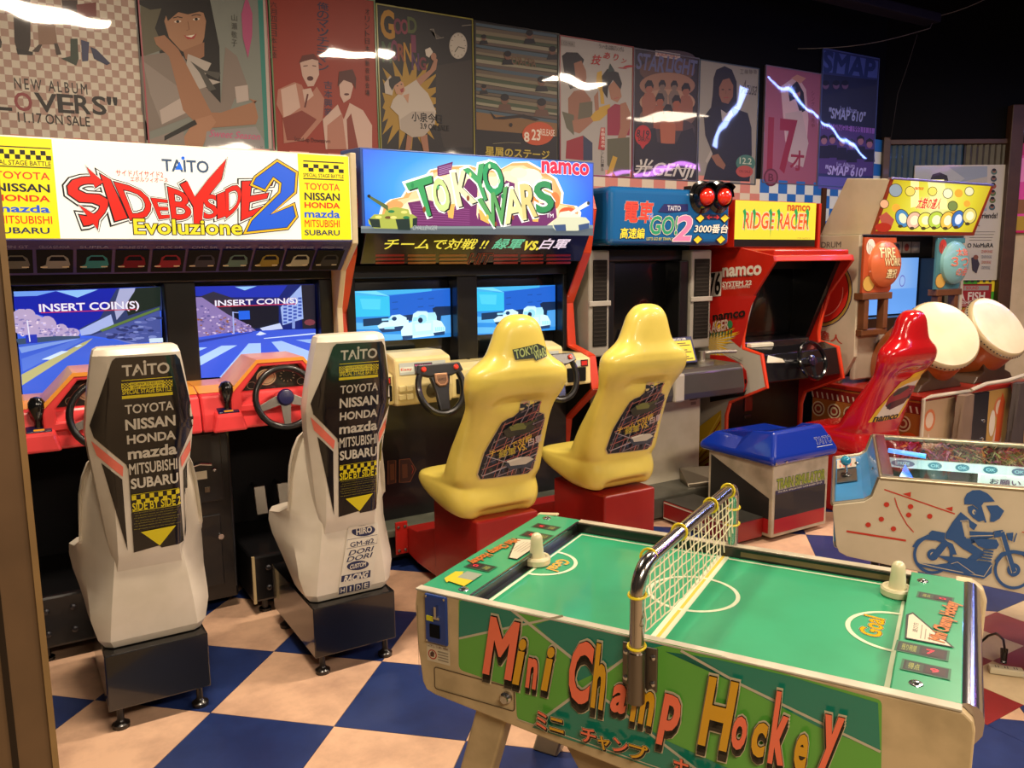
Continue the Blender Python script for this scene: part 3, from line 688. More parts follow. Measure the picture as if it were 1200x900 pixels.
# ================================================================ WHITE SEATS
WHT = mat('#dcd4c4', 'plastic')
def ring_white(z, a_, w_, yb, ch, yf, fr):
    """octagonal bucket section: rear flat half width a_, full half width w_, chamfer depth ch, front rounding fr"""
    wr = min(w_, .184)
    P = [(-a_, yb), (-(a_+wr)/2, yb+ch*.42), (-wr, yb+ch), (-(w_+wr)/2-.003, (yb+ch+yf-fr)/2), (-w_, yf-fr), (-w_+fr*.35, yf-fr*.3), (-w_+fr, yf), (0, yf+.008)]
    P = P + [(-x, y) for x, y in P[-2::-1]]; return [(x, y, z) for x, y in P]
def lerp_rings(S, n):
    out = []
    for i in range(len(S)-1):
        for k in range(n):
            t = k/n; out.append([p+(q-p)*t for p, q in zip(S[i], S[i+1])])
    out.append(S[-1]); return out
def white_seat(cx, label):
    R = thing('racing_chair', label, 'chair', (cx, 2.95, 0), group='white racing chairs')
    #      z    a     w     yb    ch    yf    fr
    S = [(.272, .125, .150, 2.845, .02, 3.00, .04), (.30, .135, .168, 2.828, .035, 3.04, .05), (.40, .125, .192, 2.822, .06, 3.12, .07), (.48, .115, .212, 2.820, .10, 3.185, .08), (.53, .108, .218, 2.822, .12, 3.205, .08),
         (.565, .104, .216, 2.824, .12, 3.20, .08), (.585, .102, .205, 2.826, .12, 3.08, .06), (.62, .100, .194, 2.830, .12, 2.99, .05), (.70, .098, .188, 2.842, .11, 2.965, .04), (.78, .094, .180, 2.856, .09, 2.95, .03), (.84, .088, .168, 2.866, .07, 2.94, .03),
         (.885, .080, .150, 2.875, .05, 2.925, .02), (.91, .060, .125, 2.885, .03, 2.915, .01)]
    T = [(.535, .098, .104, 2.822, .02, 2.92, .02), (.58, .093, .110, 2.808, .03, 2.92, .02), (.66, .092, .120, 2.800, .035, 2.92, .02), (.76, .092, .130, 2.792, .035, 2.91, .02), (.86, .094, .141, 2.780, .035, 2.90, .03), (.93, .098, .150, 2.768, .032, 2.885, .03),
         (1.01, .112, .157, 2.75, .028, 2.87, .03), (1.10, .100, .147, 2.732, .026, 2.85, .03), (1.20, .088, .132, 2.715, .024, 2.83, .03), (1.245, .082, .124, 2.708, .022, 2.82, .03), (1.262, .078, .118, 2.722, .012, 2.81, .02), (1.268, .070, .108, 2.735, .008, 2.80, .015)]
    m = MB()
    for Q_ in (S, T): m.loft([[(cx+p[0], p[1], p[2]) for p in ring_white(*r)] for r in lerp_rings(Q_, 3)])
    sh = m.build('seat_shell', WHT, R, smooth=True, ang=24)
    m = MB(); m.box(cx-.16, cx+.16, 2.80, 3.34, .075, .268); bs = m.build('seat_base', mat('#101012', 'gloss'), R, .004)
    for fx in (-.125, .125):
        for fy in (2.83, 3.29):
            MB().lathe([(.027, 0), (.028, .014), (.016, .022), (.011, .03), (.011, .076)], (cx+fx, fy, 0), (0, 0, 1), 14).build('levelling_foot', mat('#1a1613', 'plastic'), bs)
    return R, sh
ST, sh = white_seat(.33, 'leftmost white racing chair with black sponsor back and no small stickers')
tree = bvh_of(sh, ST)
a = Art((0, 2.775, 0), (1, 0, 0), (0, 0, 1), crop=(0, 400, 5)); a.kind = 'gloss'; a.step = .00015
DK = '#0d0e14'
a.poly([(662, 84), (1012, 66), (1038, 95), (1135, 440), (1133, 490), (1050, 685), (1046, 720), (748, 745), (740, 722), (548, 562), (522, 490), (532, 455), (640, 105)], DK)
a.poly([(533, 583), (722, 735), (720, 795), (568, 672)], '#ee7866'); a.poly([(1133, 562), (1060, 682), (1070, 745), (1133, 635)], '#ee7866')
a.poly([(750, 712), (1048, 690), (1062, 858), (1080, 1115), (790, 1155), (770, 960)], DK)
a.crop(0, 480, 3.75)
a.poly([(446, 236), (538, 308), (566, 632), (520, 480)], DK); a.poly([(812, 272), (850, 205), (846, 390), (838, 560), (832, 585)], DK)
a.poly([(580, 462), (803, 432), (820, 595), (716, 617), (707, 607), (594, 640)], DK)
a.crop(0, 400, 5); WT = '#c9c4b4'; YL = '#d8c81e'
a.text('TAITO', 702, 120, 972, 182, WT, bold=.06); a.ell(829, 108, 9, 9, WT); a.poly([(775, 185), (800, 150), (815, 185)], DK)
a.rect(697, 205, 992, 209, YL); a.rect(698, 222, 993, 262, YL); a.rect(702, 296, 997, 314, YL)
a.checks(703, 226, 748, 268, 5, 5, DK); a.checks(945, 212, 990, 254, 5, 5, DK)
a.text('NO WAY TO LET YOU', 755, 228, 940, 240, DK, bold=.03); a.text('GET AHEAD OF ME', 765, 245, 935, 257, DK, bold=.03)
a.text('SPECIAL STAGE BATTLE', 703, 262, 990, 288, YL, bold=.05)
a.text('TOYOTA', 722, 350, 1003, 402, WT, bold=.05); a.text('NISSAN', 728, 436, 1015, 496, WT, bold=.09); a.text('HONDA', 740, 530, 1020, 580, WT, bold=.09)
a.text('mazda', 748, 608, 1030, 672, WT, bold=.08); a.text('MITSUBISHI', 756, 700, 1038, 765, WT, bold=.05); a.text('SUBARU', 768, 790, 1046, 848, WT, bold=.08)
a.crop(0, 480, 3.75)
a.rect(578, 362, 790, 364, YL); a.checks(580, 366, 795, 408, 11, 2, YL); a.text('SIDE BY SIDE 2', 583, 400, 800, 434, YL, bold=.05); a.rect(582, 436, 802, 438, YL)
for i in range(7): a.text('the greatest battle on the mountain pass', 590+i % 2*6, 446+i*12-4, 800-i % 3*10, 452+i*12-4, '#8c8224', bold=.0)
a.poly([(623, 545), (778, 514), (708, 606)], YL)
a.build('sponsor_print', sh, bvh=tree, pd=(0, 1, 0))
ST2 = copy_tree(ST); ROOT[ST2.name] = Matrix.Translation((1.01, 2.95, 0)).inverted(); ST2.location = (1.015, 2.94, 0)
ST2['label'] = 'white racing chair with a column of small stickers low on its back'
sh2 = [c for c in ST2.children if c.name.startswith('seat_shell')][0]
M2 = Matrix.Translation((1.015, 2.94, 0))
tree2 = BVHTree.FromPolygons([M2 @ v.co for v in sh2.data.vertices], [list(p.vertices) for p in sh2.data.polygons])
ROOT[ST2.name] = M2.inverted()
a = Art((0, 2.81, 0), (1, 0, 0), (0, 0, 1), crop=(220, 500, 4)); a.kind = 'print'; a.step = .00015; NV = '#20284e'; PW = '#d6d0c0'
a.poly([(752, 470), (898, 450), (862, 770), (705, 792)], PW)
a.ell(823, 487, 55, 26, NV, rot=-6); a.text('HIRO', 790, 474, 862, 500, PW, bold=.08)
a.line([(748, 530), (888, 505), (886, 545), (744, 572)], 2, NV, closed=True); a.text('GM-#2', 760, 532, 872, 556, NV, bold=.03)
a.text('DORI', 757, 570, 868, 592, NV, bold=.04, shear=.3); a.text('DORI', 748, 600, 862, 622, NV, bold=.04, shear=.3)
a.ell(797, 650, 52, 22, NV, rot=-8); a.text('CUSTOM', 760, 640, 835, 660, PW, bold=.06, shear=.2)
a.poly([(722, 700), (858, 672), (856, 706), (720, 730)], NV); a.text('RACING', 735, 690, 845, 718, PW, bold=.09, shear=.4)
for i, ch in enumerate('HIDE'):
    x = 712+i*37; y = 752-i*8; a.rect(x, y, x+32, y+36, NV); a.text(ch, x+(13 if ch == 'I' else 7), y+6, x+(19 if ch == 'I' else 25), y+30, PW, bold=.03)
a.build('sticker_print', sh2, bvh=tree2)
# ================================================================ TANK TWIN CABINET
R2 = thing('tank_cabinet', 'black twin tank battle cabinet with blue explosion marquee and cream dashboards', 'arcade machine', (2.05, 4.0, 0))
CRM = mat('#e4d498', 'plastic'); BLU = mat('#2c4f9c', 'plastic')
B('cabinet_body', BLKM, R2, (1.40, 2.70, 3.90, 4.42, .06, 1.93))
B('lower_panel', BLK, R2, (1.40, 2.70, 3.80, 3.90, .06, .84))
m = MB()
for x0, x1, z0, z1 in ((1.40, 2.70, 1.435, 1.50), (1.40, 2.70, .93, 1.0), (1.40, 1.445, 1.0, 1.435), (2.0, 2.12, 1.0, 1.435), (2.67, 2.70, 1.0, 1.435)):
    m.box(x0, x1, 3.79, 3.95, z0, z1)
m.build('monitor_bezel', BLK, R2, .006)
def tank_scene(x0, x1):
    s = screen(x0, x1, par=R2)
    z0, z1 = 1.117, 1.372; W = x1-x0-.01; X0 = x0+.005
    a = Art((0, 3.858, 0), (1, 0, 0), (0, 0, 1)); a.kind = 'emit'; a.es = 1.0
    f = lambda p: (X0+W*(p[0]-95)/875, z0+(z1-z0)*(735-p[1])/440)
    def pl(pts, c): a.poly([f(p) for p in pts], c, px=False)
    def el(x, y, rx, ry, c, **k): q = f((x, y)); a.ell(q[0], q[1], rx*W/875, ry*(z1-z0)/440, c, px=False, n=k.get('n', 16))
    pl([(95, 295), (970, 295), (970, 735), (95, 735)], '#2f86e4'); pl([(95, 295), (800, 295), (795, 320), (95, 350)], '#46b6f0')
    pl([(95, 330), (415, 350), (415, 530), (95, 520)], '#38c4f2'); pl([(95, 300), (420, 350), (300, 300)], '#7adcfa'); pl([(160, 360), (340, 370), (330, 460), (180, 450)], '#52d4f8')
    pl([(415, 345), (970, 300), (970, 520), (415, 520)], '#1f64d2'); pl([(95, 515), (970, 525), (970, 735), (95, 735)], '#2e8ade'); pl([(95, 560), (520, 600), (480, 640), (95, 620)], '#58b0ec')
    pl([(95, 660), (600, 690), (500, 735), (95, 720)], '#5cb2ea')
    pl([(180, 535), (400, 528), (400, 590), (180, 598)], '#16365a'); pl([(525, 520), (620, 515), (620, 570), (540, 570)], '#14305c'); pl([(800, 470), (830, 456), (970, 456), (970, 535), (880, 540), (870, 600), (830, 590)], '#142c50')
    pl([(880, 540), (970, 535), (970, 700), (905, 700)], '#4a9ae4')
    for x, y in ((690, 380), (790, 380), (690, 450), (790, 445), (460, 400), (460, 460)): pl([(x-25, y), (x+25, y-4), (x+25, y+4), (x-25, y+6)], '#174ea8')
    C1, C2, C3 = '#c9f2fc', '#93d8f4', '#1c3c6a'
    pl([(300, 600), (350, 570), (520, 575), (575, 560), (580, 600), (530, 640), (330, 650)], C1); pl([(310, 625), (530, 610), (520, 655), (340, 660)], C3); pl([(360, 615), (450, 612), (450, 635), (360, 632)], C2)
    pl([(400, 545), (430, 515), (500, 510), (560, 540), (560, 575), (400, 575)], C1); pl([(340, 540), (440, 540), (440, 556), (340, 558)], C2); el(450, 545, 22, 18, C3)
    pl([(505, 650), (560, 590), (610, 580), (830, 575), (880, 590), (915, 650), (912, 690), (800, 715), (600, 725), (510, 700)], C1)
    pl([(610, 585), (800, 580), (800, 700), (610, 705)], '#b2e8f8'); pl([(630, 600), (785, 598), (780, 665), (640, 670)], C1); pl([(515, 700), (610, 700), (608, 728), (520, 735)], C3); pl([(800, 690), (910, 680), (905, 712), (810, 716)], C3)
    for i in range(5): pl([(818+i*18, 640), (830+i*18, 640), (832+i*18, 675), (820+i*18, 678)], C2)
    pl([(605, 580), (620, 510), (660, 488), (740, 492), (760, 510), (750, 575)], C1); pl([(755, 505), (820, 505), (835, 540), (835, 575), (750, 578)], '#a8e2f6'); pl([(620, 540), (660, 540), (650, 575), (612, 578)], C2)
    el(700, 560, 44, 40, C2); el(683, 570, 22, 24, '#122446')
    a.build('game_picture', s)
    return s
tank_scene(1.447, 1.998); tank_scene(2.123, 2.668)
# side panels with red edge moulding
prof = [(4.42, .06), (3.85, .06), (3.845, .45), (3.82, .60), (3.56, .81), (3.60, .985), (3.65, 1.0), (3.785, 1.03), (3.812, 1.27), (3.645, 1.55), (3.60, 1.78), (3.66, 1.95), (4.42, 1.95)]
for x0, x1 in ((1.365, 1.40), (2.70, 2.75)):
    sp = MB().prism(prof, 'x', x0, x1).build('side_panel', BLK, R2)
    xm = (x0+x1)/2; w2 = (x1-x0)/2+.002
    m = MB(); E = prof[1:12]
    for i in range(len(E)-1):
        p, q = Vector(E[i]), Vector(E[i+1]); t = (q-p).normalized(); nn = Vector((-t.y, t.x))
        if nn.x > 0: nn = -nn
        o_ = nn*.006; i_ = -nn*.006; c = [p+o_, q+o_, q+i_, p+i_]
        m.hexa([(xm-w2, *k) for k in c], [(xm+w2, *k) for k in c])
    m.build('edge_moulding', mat('#d0401e', 'plastic'), sp)
# marquee
mq = MB(); mq.prism([(3.55, 1.662), (3.55, 2.018), (3.80, 2.03), (3.80, 1.70)], 'x', 1.40, 2.70); mq = mq.build('marquee_box', BLU, R2, .004)
a = Art((0, 3.548, 0), (1, 0, 0), (0, 0, 1), crop=(400, 180, 4)); a.kind = 'emit'; a.es = 1.0
x0, x1, z0, z1 = 1.412, 2.690, 1.668, 2.010
a.rect(x0, z0, x1, z1, radial('marquee_sky', (2.0, 3.55, 1.83), .72, ('#bfe6ff', '#9cdcfc', '#3aa4f8', '#1468ec', '#0c3cd0'), 1.15, (.8, 1, 1.7)), px=False)
a.poly([(92, 340), (1180, 335), (1180, 385), (92, 372)], '#59646a'); a.poly([(92, 340), (1180, 335), (1180, 350), (92, 352)], '#7c898c')
cloud = [(185, 300), (200, 245), (240, 215), (290, 205), (330, 140), (390, 120), (420, 80), (500, 62), (600, 58), (660, 75), (740, 78), (800, 45), (870, 42), (930, 75), (1000, 120), (1030, 185), (1025, 235), (1090, 245), (1110, 275), (1100, 335), (200, 338)]
cx_, cy_ = 640, 230
for k, c in ((1.03, '#fff6e4'), (1.0, '#f3a765'), (.93, '#f7cf9a'), (.80, '#fbe3bc')):
    a.poly([(cx_+(x-cx_)*k, cy_+(y-cy_)*k if y < 330 else y) for x, y in cloud], c)
for x, y, rx, ry, c in ((880, 110, 60, 40, '#fff0d0'), (960, 160, 45, 50, '#f6b070'), (1000, 220, 24, 40, '#ea7c3c'), (830, 90, 40, 25, '#fbe8c4'), (560, 95, 70, 20, '#fbe8c4'), (1060, 275, 40, 24, '#f05a2c'), (250, 240, 40, 20, '#f0a060'), (900, 260, 30, 60, '#f08a3c'), (930, 300, 18, 35, '#f6c23c')):
    a.ell(x, y, rx, ry, c, n=16)
PU = '#6d2c62'
for p in ([(448, 60), (522, 38), (512, 95), (450, 108)], [(590, 120), (640, 110), (630, 340), (520, 340), (530, 250)], [(770, 125), (812, 140), (800, 340), (700, 340), (690, 300)], [(310, 230), (400, 215), (520, 250), (620, 250), (650, 340), (350, 340)], [(820, 240), (1000, 230), (1010, 300), (960, 338), (640, 340), (640, 280)]):
    a.poly(p, PU)
for i in range(8): a.line([(330+i % 2*4, 240+i*12), (600, 262+i*10)], 3, '#8c4a80')
for i in range(5): a.line([(455, 68+i*8), (515, 52+i*8)], 3, '#b088b8')
for p in ([(490, 240), (530, 235), (522, 305), (500, 300)], [(880, 240), (930, 235), (920, 320), (895, 318)], [(640, 260), (700, 290), (690, 330), (650, 310)]): a.poly(p, '#f4b45a')
# camouflage lettering
wds = [('T', [(305, 145), (415, 110), (440, 275), (375, 298)]), ('O', [(420, 125), (480, 115), (515, 260), (440, 272)]), ('K', [(515, 95), (585, 80), (625, 225), (545, 245)]), ('Y', [(575, 78), (660, 52), (700, 200), (640, 225)]), ('O', [(650, 45), (735, 40), (765, 180), (680, 200)]),
       ('W', [(640, 218), (770, 160), (770, 320), (690, 345)]), ('A', [(760, 175), (830, 165), (860, 305), (770, 325)]), ('R', [(835, 150), (900, 142), (910, 290), (850, 300)]), ('S', [(900, 140), (975, 130), (990, 262), (915, 280)])]
for wd_, mc in ((.075, '#fdfdf2'),):
    for t_, q_ in wds: a.tpx(t_, q_, mc, bold=wd_/.4)
for t_, q_ in wds: a.tpx(t_, [(x+7, y+4) for x, y in q_], '#101410', bold=.08)
for (t_, q_), c in zip(wds, ('#3fa05e', '#c8dc90', '#e6e2b4', '#46a262', '#2f9a5c', '#5aa05a', '#e0dca0', '#d8c880', '#2c8a50')):
    a.tpx(t_, q_, c, bold=.07)
for x, y, r, c in ((330, 150, 14, '#2c8a50'), (385, 262, 15, '#8a4a28'), (450, 160, 12, '#54a868'), (590, 210, 14, '#8a4a28'), (600, 100, 12, '#c8dc90'), (690, 60, 12, '#b8e0b0'), (735, 130, 12, '#b8e0b0'), (660, 150, 10, '#f4f4d8'), (680, 300, 14, '#d8c060'), (720, 330, 12, '#8a4a28'), (750, 200, 12, '#2f8a50'), (800, 300, 12, '#8a4a28')):
    a.ell(x, y, r*.5, r, c, n=9)
# tanks
def tank(ox, k, body, dark, barrel):
    f = lambda P: [(ox+k*x, y) for x, y in P]
    a.poly(f([(122, 312), (150, 285), (330, 285), (352, 300), (350, 335), (310, 355), (150, 350), (125, 330)]), body)
    a.poly(f([(125, 305), (175, 308), (180, 348), (140, 345)]), dark); a.poly(f([(250, 308), (315, 305), (320, 360), (262, 358)]), dark); a.poly(f([(330, 305), (352, 300), (350, 340), (330, 345)]), dark)
    a.poly(f([(195, 290), (205, 262), (250, 250), (310, 262), (318, 290)]), body); a.poly(f([(215, 270), (205, 262), (120, 205), (124, 194), (215, 245)]), barrel)
tank(0, 1, '#a6b04c', '#1d2f2a', '#56663a')
for x, y, c in ((170, 298, '#e8d878'), (230, 272, '#2c7a48'), (290, 275, '#e8d878'), (215, 300, '#6a4a2c'), (300, 300, '#2c7a48'), (240, 300, '#e8d878')): a.ell(x, y, 16, 7, c, n=9)
a.ell(125, 200, 8, 8, '#10140c', n=10)
f = lambda P: [(x, y) for x, y in P]
a.poly([(985, 318), (1010, 300), (1060, 292), (1140, 300), (1158, 320), (1155, 350), (1100, 362), (1000, 362), (985, 345)], '#cfd2b4'); a.poly([(988, 335), (1045, 332), (1048, 362), (1000, 362)], '#3a5078'); a.poly([(1105, 335), (1156, 325), (1155, 350), (1108, 362)], '#3a5078')
a.poly([(1010, 298), (1020, 275), (1060, 268), (1110, 290), (1105, 300)], '#e4e4cc'); a.poly([(1068, 290), (1072, 272), (1145, 225), (1158, 232), (1155, 243)], '#e4e4dc'); a.ell(1152, 233, 7, 9, '#3a3c44', n=10)
a.text('namco', 935, 45, 1152, 95, '#d8143c', bold=.09, outs=((.05, '#f4e6f0'),)); a.text('TM', 955, 282, 988, 300, '#f0f0f0', bold=.02)
a.text('CHALLENGER', 330, 338, 445, 358, '#a8b0ac', shear=.4, bold=.02)
a.build('marquee_print', mq)
# slanted message panel
p1 = Vector((0, 3.648, 1.505)); vv = (Vector((0, 3.552, 1.662))-p1).normalized()
mp = MB().hexa([(1.42, 3.552, 1.662), (2.685, 3.552, 1.662), (2.685, 3.648, 1.505), (1.42, 3.648, 1.505)], [(1.42, 3.62, 1.68), (2.685, 3.62, 1.68), (2.685, 3.75, 1.51), (1.42, 3.75, 1.51)]).build('message_panel', mat('#0e1016', 'gloss'), R2, .003)
a = Art(p1, (1, 0, 0), vv, crop=(380, 150, 3.53)); a.kind = 'emit'; a.es = .9
a.text('チームで対戦 !!', 250, 458, 675, 502, '#f2e04a', bold=.035, shear=.25); a.text('緑軍', 705, 458, 820, 500, '#6cc89a', bold=.05, shear=.25)
a.text('vs.', 825, 468, 892, 504, '#f2e04a', bold=.05, shear=.25); a.text('白軍', 900, 458, 1008, 500, '#f0dcec', bold=.05, shear=.25)
a.kind = 'gloss'
for i in range(3):
    for j, (xa, xb) in enumerate(((212, 330), (345, 460), (475, 590), (700, 800), (812, 905), (918, 1018))):
        a.rect(xa, 522+i*15, xb, 531+i*15, '#7c1c18' if j in (0, 3, 4, 5) else '#7a4422')
a.kind = 'print'; a.text('HIT', 600, 520, 688, 560, '#0e1016', bold=.06, shear=.15, outs=((.04, '#c8543a'),))
a.build('message_lettering', mp)
# dashboards
for k, cx in enumerate((1.72, 2.39)):
    x0, x1 = cx-.305, cx+(.305 if k == 0 else .30)
    if k == 0: x1 = 2.055
    else: x0 = 2.065
    y1 = 3.80; m = MB(); m.prism([(y1, .84), (y1, 1.0), (3.64, 1.005), (3.56, .985), (3.55, .845), (3.60, .835)], 'x', x0, cx-.192); m.build('dashboard_wing', CRM, R2, .008); m = MB()
    m.prism([(y1, .84), (y1, 1.0), (3.64, 1.005), (3.56, .985), (3.55, .845), (3.60, .835)], 'x', cx+.112, x1)
    ds = m.build('dashboard', CRM, R2, .008)
    m = MB(); m.prism([(y1, .83), (y1, 1.075), (3.64, 1.082), (3.55, 1.06), (3.53, .92), (3.54, .835), (3.6, .83)], 'x', cx-.19, cx+.11)
    pod = m.build('dashboard_pod', CRM, ds, .012)
    for xa, xb in ((x0+.015, cx-.205), (cx+.14, x1-.04)): MB().box(xa, xb, 3.543, 3.56, .862, .938).build('speaker_recess', mat('#151515', 'matte'), ds, .004)
    for xa in (cx-.18, cx-.14):
        for z in (.865, .905): MB().box(xa, xa+.035, 3.518, 3.55, z, z+.028).build('raised_block', CRM, ds, .004)
    a = Art((-.045, 3.5365, .985), (1, 0, 0), Vector((0, .02, .14)).normalized()); a.kind = 'print'
    a.rect(cx-.122, -.002, cx+.122, .055, '#b8c0b8', px=False); a.rect(cx-.12, .01, cx-.05, .035, '#d8e0d0', px=False); a.rect(cx-.045, .0, cx+.05, .048, '#18181c', px=False); a.rect(cx+.06, .01, cx+.12, .035, '#58b088', px=False)
    a.tq('Easy', [(cx-.115, .03), (cx-.058, .03), (cx-.058, .015), (cx-.115, .015)], '#d04838', bold=.05)
    a.tq('TOKYO WARS', [(cx-.04, .042), (cx+.045, .042), (cx+.045, .008), (cx-.04, .008)], '#d85a9c', bold=.05); a.build('instruction_print', pod)
    a = Art((0, 3.556, .955), (1, 0, 0), Vector((0, .01, .14)).normalized()); a.kind = 'print'
    for xa in (x0+.02, x1-.10): a.rect(xa, -.012, xa+.03, .022, '#b8c4c8', px=False); a.rect(xa+.032, -.015, xa+.08, .022, '#3a1210', px=False); a.rect(xa+.037, -.008, xa+.075, .015, '#c8281c', px=False)
    a.build('counter_print', ds)
    # yoke style wheel
    c = Vector((cx, 3.44, .925)); ax = Vector((0, -1, .30)).normalized(); X = Vector((1, 0, 0)); Yv = X.cross(ax); Yv = Yv if Yv.z > 0 else -Yv
    pts = []
    for i in range(33):
        t = math.radians(145+i*250/32); pts.append(c+.118*math.cos(t)*X+(.128*math.sin(t))*Yv)
    pts = [c-.10*X+.095*Yv] + pts[0:] + [c+.10*X+.095*Yv]
    sw = MB().tube(pts+[c+.04*X+.098*Yv, c-.04*X+.098*Yv], .0155, 10, True).build('steering_yoke', mat('#121214', 'plastic'), R2)
    def H(P, d0, d1, name, mt, par, bev=.003):
        m = MB(); m.hexa([c+x*X+y*Yv+ax*d0 for x, y in P], [c+x*X+y*Yv+ax*d1 for x, y in P]); return m.build(name, mt, par, bev)
    H([(-.125, .07), (-.11, .112), (.11, .112), (.125, .07), (.06, .05), (-.06, .05)], -.012, .016, 'top_bar', mat('#121214', 'plastic'), sw, .006)
    H([(-.055, .06), (.055, .06), (.035, -.02), (.025, -.115), (-.025, -.115), (-.035, -.02)], -.014, .012, 'centre_spoke', mat('#1a1a1c', 'plastic'), sw, .006)
    H([(-.035, .065), (.035, .065), (.035, .02), (.018, .0), (-.018, .0), (-.035, .02)], .012, .020, 'badge', mat('#8a6a52', 'brushed'), sw, .004)
    a = Art(c+ax*.0205, X, Yv, out=ax); a.tq('NAMCO', [(-.024, .04), (.024, .04), (.024, .028), (-.024, .028)], '#3a1c14', bold=.05)
    a.line([(-.026, .058), (.026, .058), (.026, .024), (.013, .010), (-.013, .010), (-.026, .024)], .003, '#c9936a', px=False, closed=True); a.build('badge_print', sw)
    for s_ in (-1, 1): MB().lathe([(.013, 0), (.013, .008), (.008, .012)], c+s_*.085*X+.088*Yv+ax*.014, ax, 16).build('fire_button', mat('#d8321c', 'plastic'), sw)
    MB().cyl(c-ax*.12, c-ax*.012, .035, 16).build('steering_column', mat('#3a3428', 'plastic'), sw)
# arrow plates on the lower panel
a = Art((0, 3.80, 0), (1, 0, 0), (0, 0, 1), crop=(220, 500, 4)); a.kind = 'print'
lp = [c for c in R2.children if c.name.startswith('lower_panel')][0]
for dx in (0, ):
    a.poly([(938, 160), (975, 158), (975, 262), (938, 270)], '#43281a'); a.poly([(992, 155), (1040, 150), (1070, 200), (1042, 258), (992, 262)], '#43281a'); a.line([(992, 155), (1040, 150), (1070, 200), (1042, 258), (992, 262)], 4, '#7c4a2c', closed=True); a.line([(938, 160), (975, 158), (975, 262), (938, 270)], 4, '#7c4a2c', closed=True)
    a.line([(1050, 180), (1058, 200), (1050, 222)], 3, '#b0402c'); a.rect(1005, 175, 1030, 240, '#6a3f22'); a.rect(948, 175, 968, 250, '#6a3f22')
a.build('arrow_print', lp)
m = MB(); m.box(1.40, 2.70, 3.64, 3.80, .16, .20); pf = m.build('foot_platform', mat('#5b5f52', 'worn'), R2, .006)
B('platform_skirt', BLK, pf, (1.40, 2.70, 3.65, 3.80, .05, .16)); m = MB()
for x in (1.5, 2.6): m.cyl((x, 3.68, 0), (x, 3.68, .06), .02, 12)
m.build('castor', mat('#8a8068', 'plastic'), pf)
# ================================================================ MOULDED SEATS (yellow, yellow, red)
def sup(z, cx, w_, yb, yf, n=2.6, dx=0, N=36, side=0):
    out = []
    for k in range(N):
        t = 2*math.pi*k/N; c, s_ = math.cos(t), math.sin(t)
        x = math.copysign(abs(c)**(2/n), c)*w_; y = math.copysign(abs(s_)**(2/n), s_)*(yf-yb)/2
        out.append((cx+dx+x, (yb+yf)/2+y, z))
    return out
def smooth_sections(S, per=4):
    out = []
    n = len(S)
    for i in range(n-1):
        p0, p1, p2, p3 = S[max(i-1, 0)], S[i], S[i+1], S[min(i+2, n-1)]
        for k in range(per):
            t = k/per; r = []
            for a0, a1, a2, a3 in zip(p0, p1, p2, p3):
                v = .5*(2*a1+(a2-a0)*t+(2*a0-5*a1+4*a2-a3)*t*t+(3*a1-a0-3*a2+a3)*t**3)
                lo, hi = min(a1, a2), max(a1, a2); v = max(lo-(hi-lo)*.12, min(hi+(hi-lo)*.12, v)); r.append(v)
            out.append(r)
    out.append(list(S[-1])); return out
def moulded_seat(cx, ymid, dz, m_shell, m_base, label, group, base_x, base_top, base_bot=.0):
    R = thing('moulded_chair', label, 'chair', (cx, 3.0, 0), group=group)
    #    z     w     yb    yf    n
    S = [(.440, .150, 2.90, 3.06, 3.2), (.450, .185, 2.885, 3.12, 3.4), (.475, .205, 2.870, 3.20, 3.6), (.505, .216, 2.862, 3.30, 3.8), (.535, .220, 2.866, 3.355, 4.0), (.560, .218, 2.872, 3.365, 4.0), (.578, .212, 2.874, 3.34, 4.0),
         (.592, .210, 2.872, 3.20, 3.6), (.615, .211, 2.868, 3.10, 3.6), (.66, .212, 2.858, 3.065, 3.6), (.73, .210, 2.842, 3.02, 3.6), (.80, .207, 2.822, 2.965, 3.6), (.87, .203, 2.796, 2.915, 3.5), (.93, .205, 2.762, 2.875, 3.2),
         (.975, .220, 2.722, 2.862, 2.9), (1.02, .232, 2.692, 2.858, 2.7), (1.06, .232, 2.680, 2.858, 2.5), (1.09, .215, 2.680, 2.855, 2.4), (1.115, .178, 2.684, 2.850, 2.3), (1.14, .145, 2.688, 2.845, 2.3), (1.17, .127, 2.690, 2.84, 2.3),
         (1.21, .112, 2.692, 2.832, 2.3), (1.25, .096, 2.695, 2.825, 2.3), (1.28, .074, 2.704, 2.81, 2.2), (1.297, .048, 2.722, 2.795, 2.1), (1.303, .018, 2.745, 2.775, 2.0)]
    rings = [sup(z+dz, cx, w_, yb, yf, n) for z, w_, yb, yf, n in smooth_sections(S, 3)]
    # moulded pocket above the decal and hollow under the rear lip
    def dent(p):
        x, y, z = p; X = x-cx; Z = z-dz
        if y < 2.83 and abs(X) < .11 and .925 < Z < .99:
            k = min(1, (.11-abs(X))/.02)*min(1, (Z-.925)/.012)*max(0, min(1, (.99-Z)/.045)); y += .035*k
        if y < 2.95 and abs(X) < .13 and Z < .50:
            k = min(1, (.13-abs(X))/.035)*min(1, (.50-Z)/.025); y += .035*k
        return (x, y, z)
    rings = [[dent(p) for p in r] for r in rings]
    # seat pan hollow
    m = MB(); m.loft(rings); sh = m.build('seat_shell', m_shell, R, smooth=True, ang=80)
    sh.modifiers.new('sub', 'SUBSURF').levels = 1; sh.modifiers['sub'].render_levels = 1
    bx0, bx1 = base_x
    m = MB(); m.box(bx0, bx1, 2.86, 3.27, base_bot, base_top); bs = m.build('seat_base', m_base, R, .012, 3)
    return R, sh, bs
YEL = mat('#e6d262', 'plastic'); RDB = mat('#981c16', 'plastic')
YS, ysh, ybs = moulded_seat(1.725, 2.9, 0, YEL, RDB, 'yellow moulded chair with the tank game logo on its headrest', 'yellow moulded chairs', (1.58, 1.885), .445)
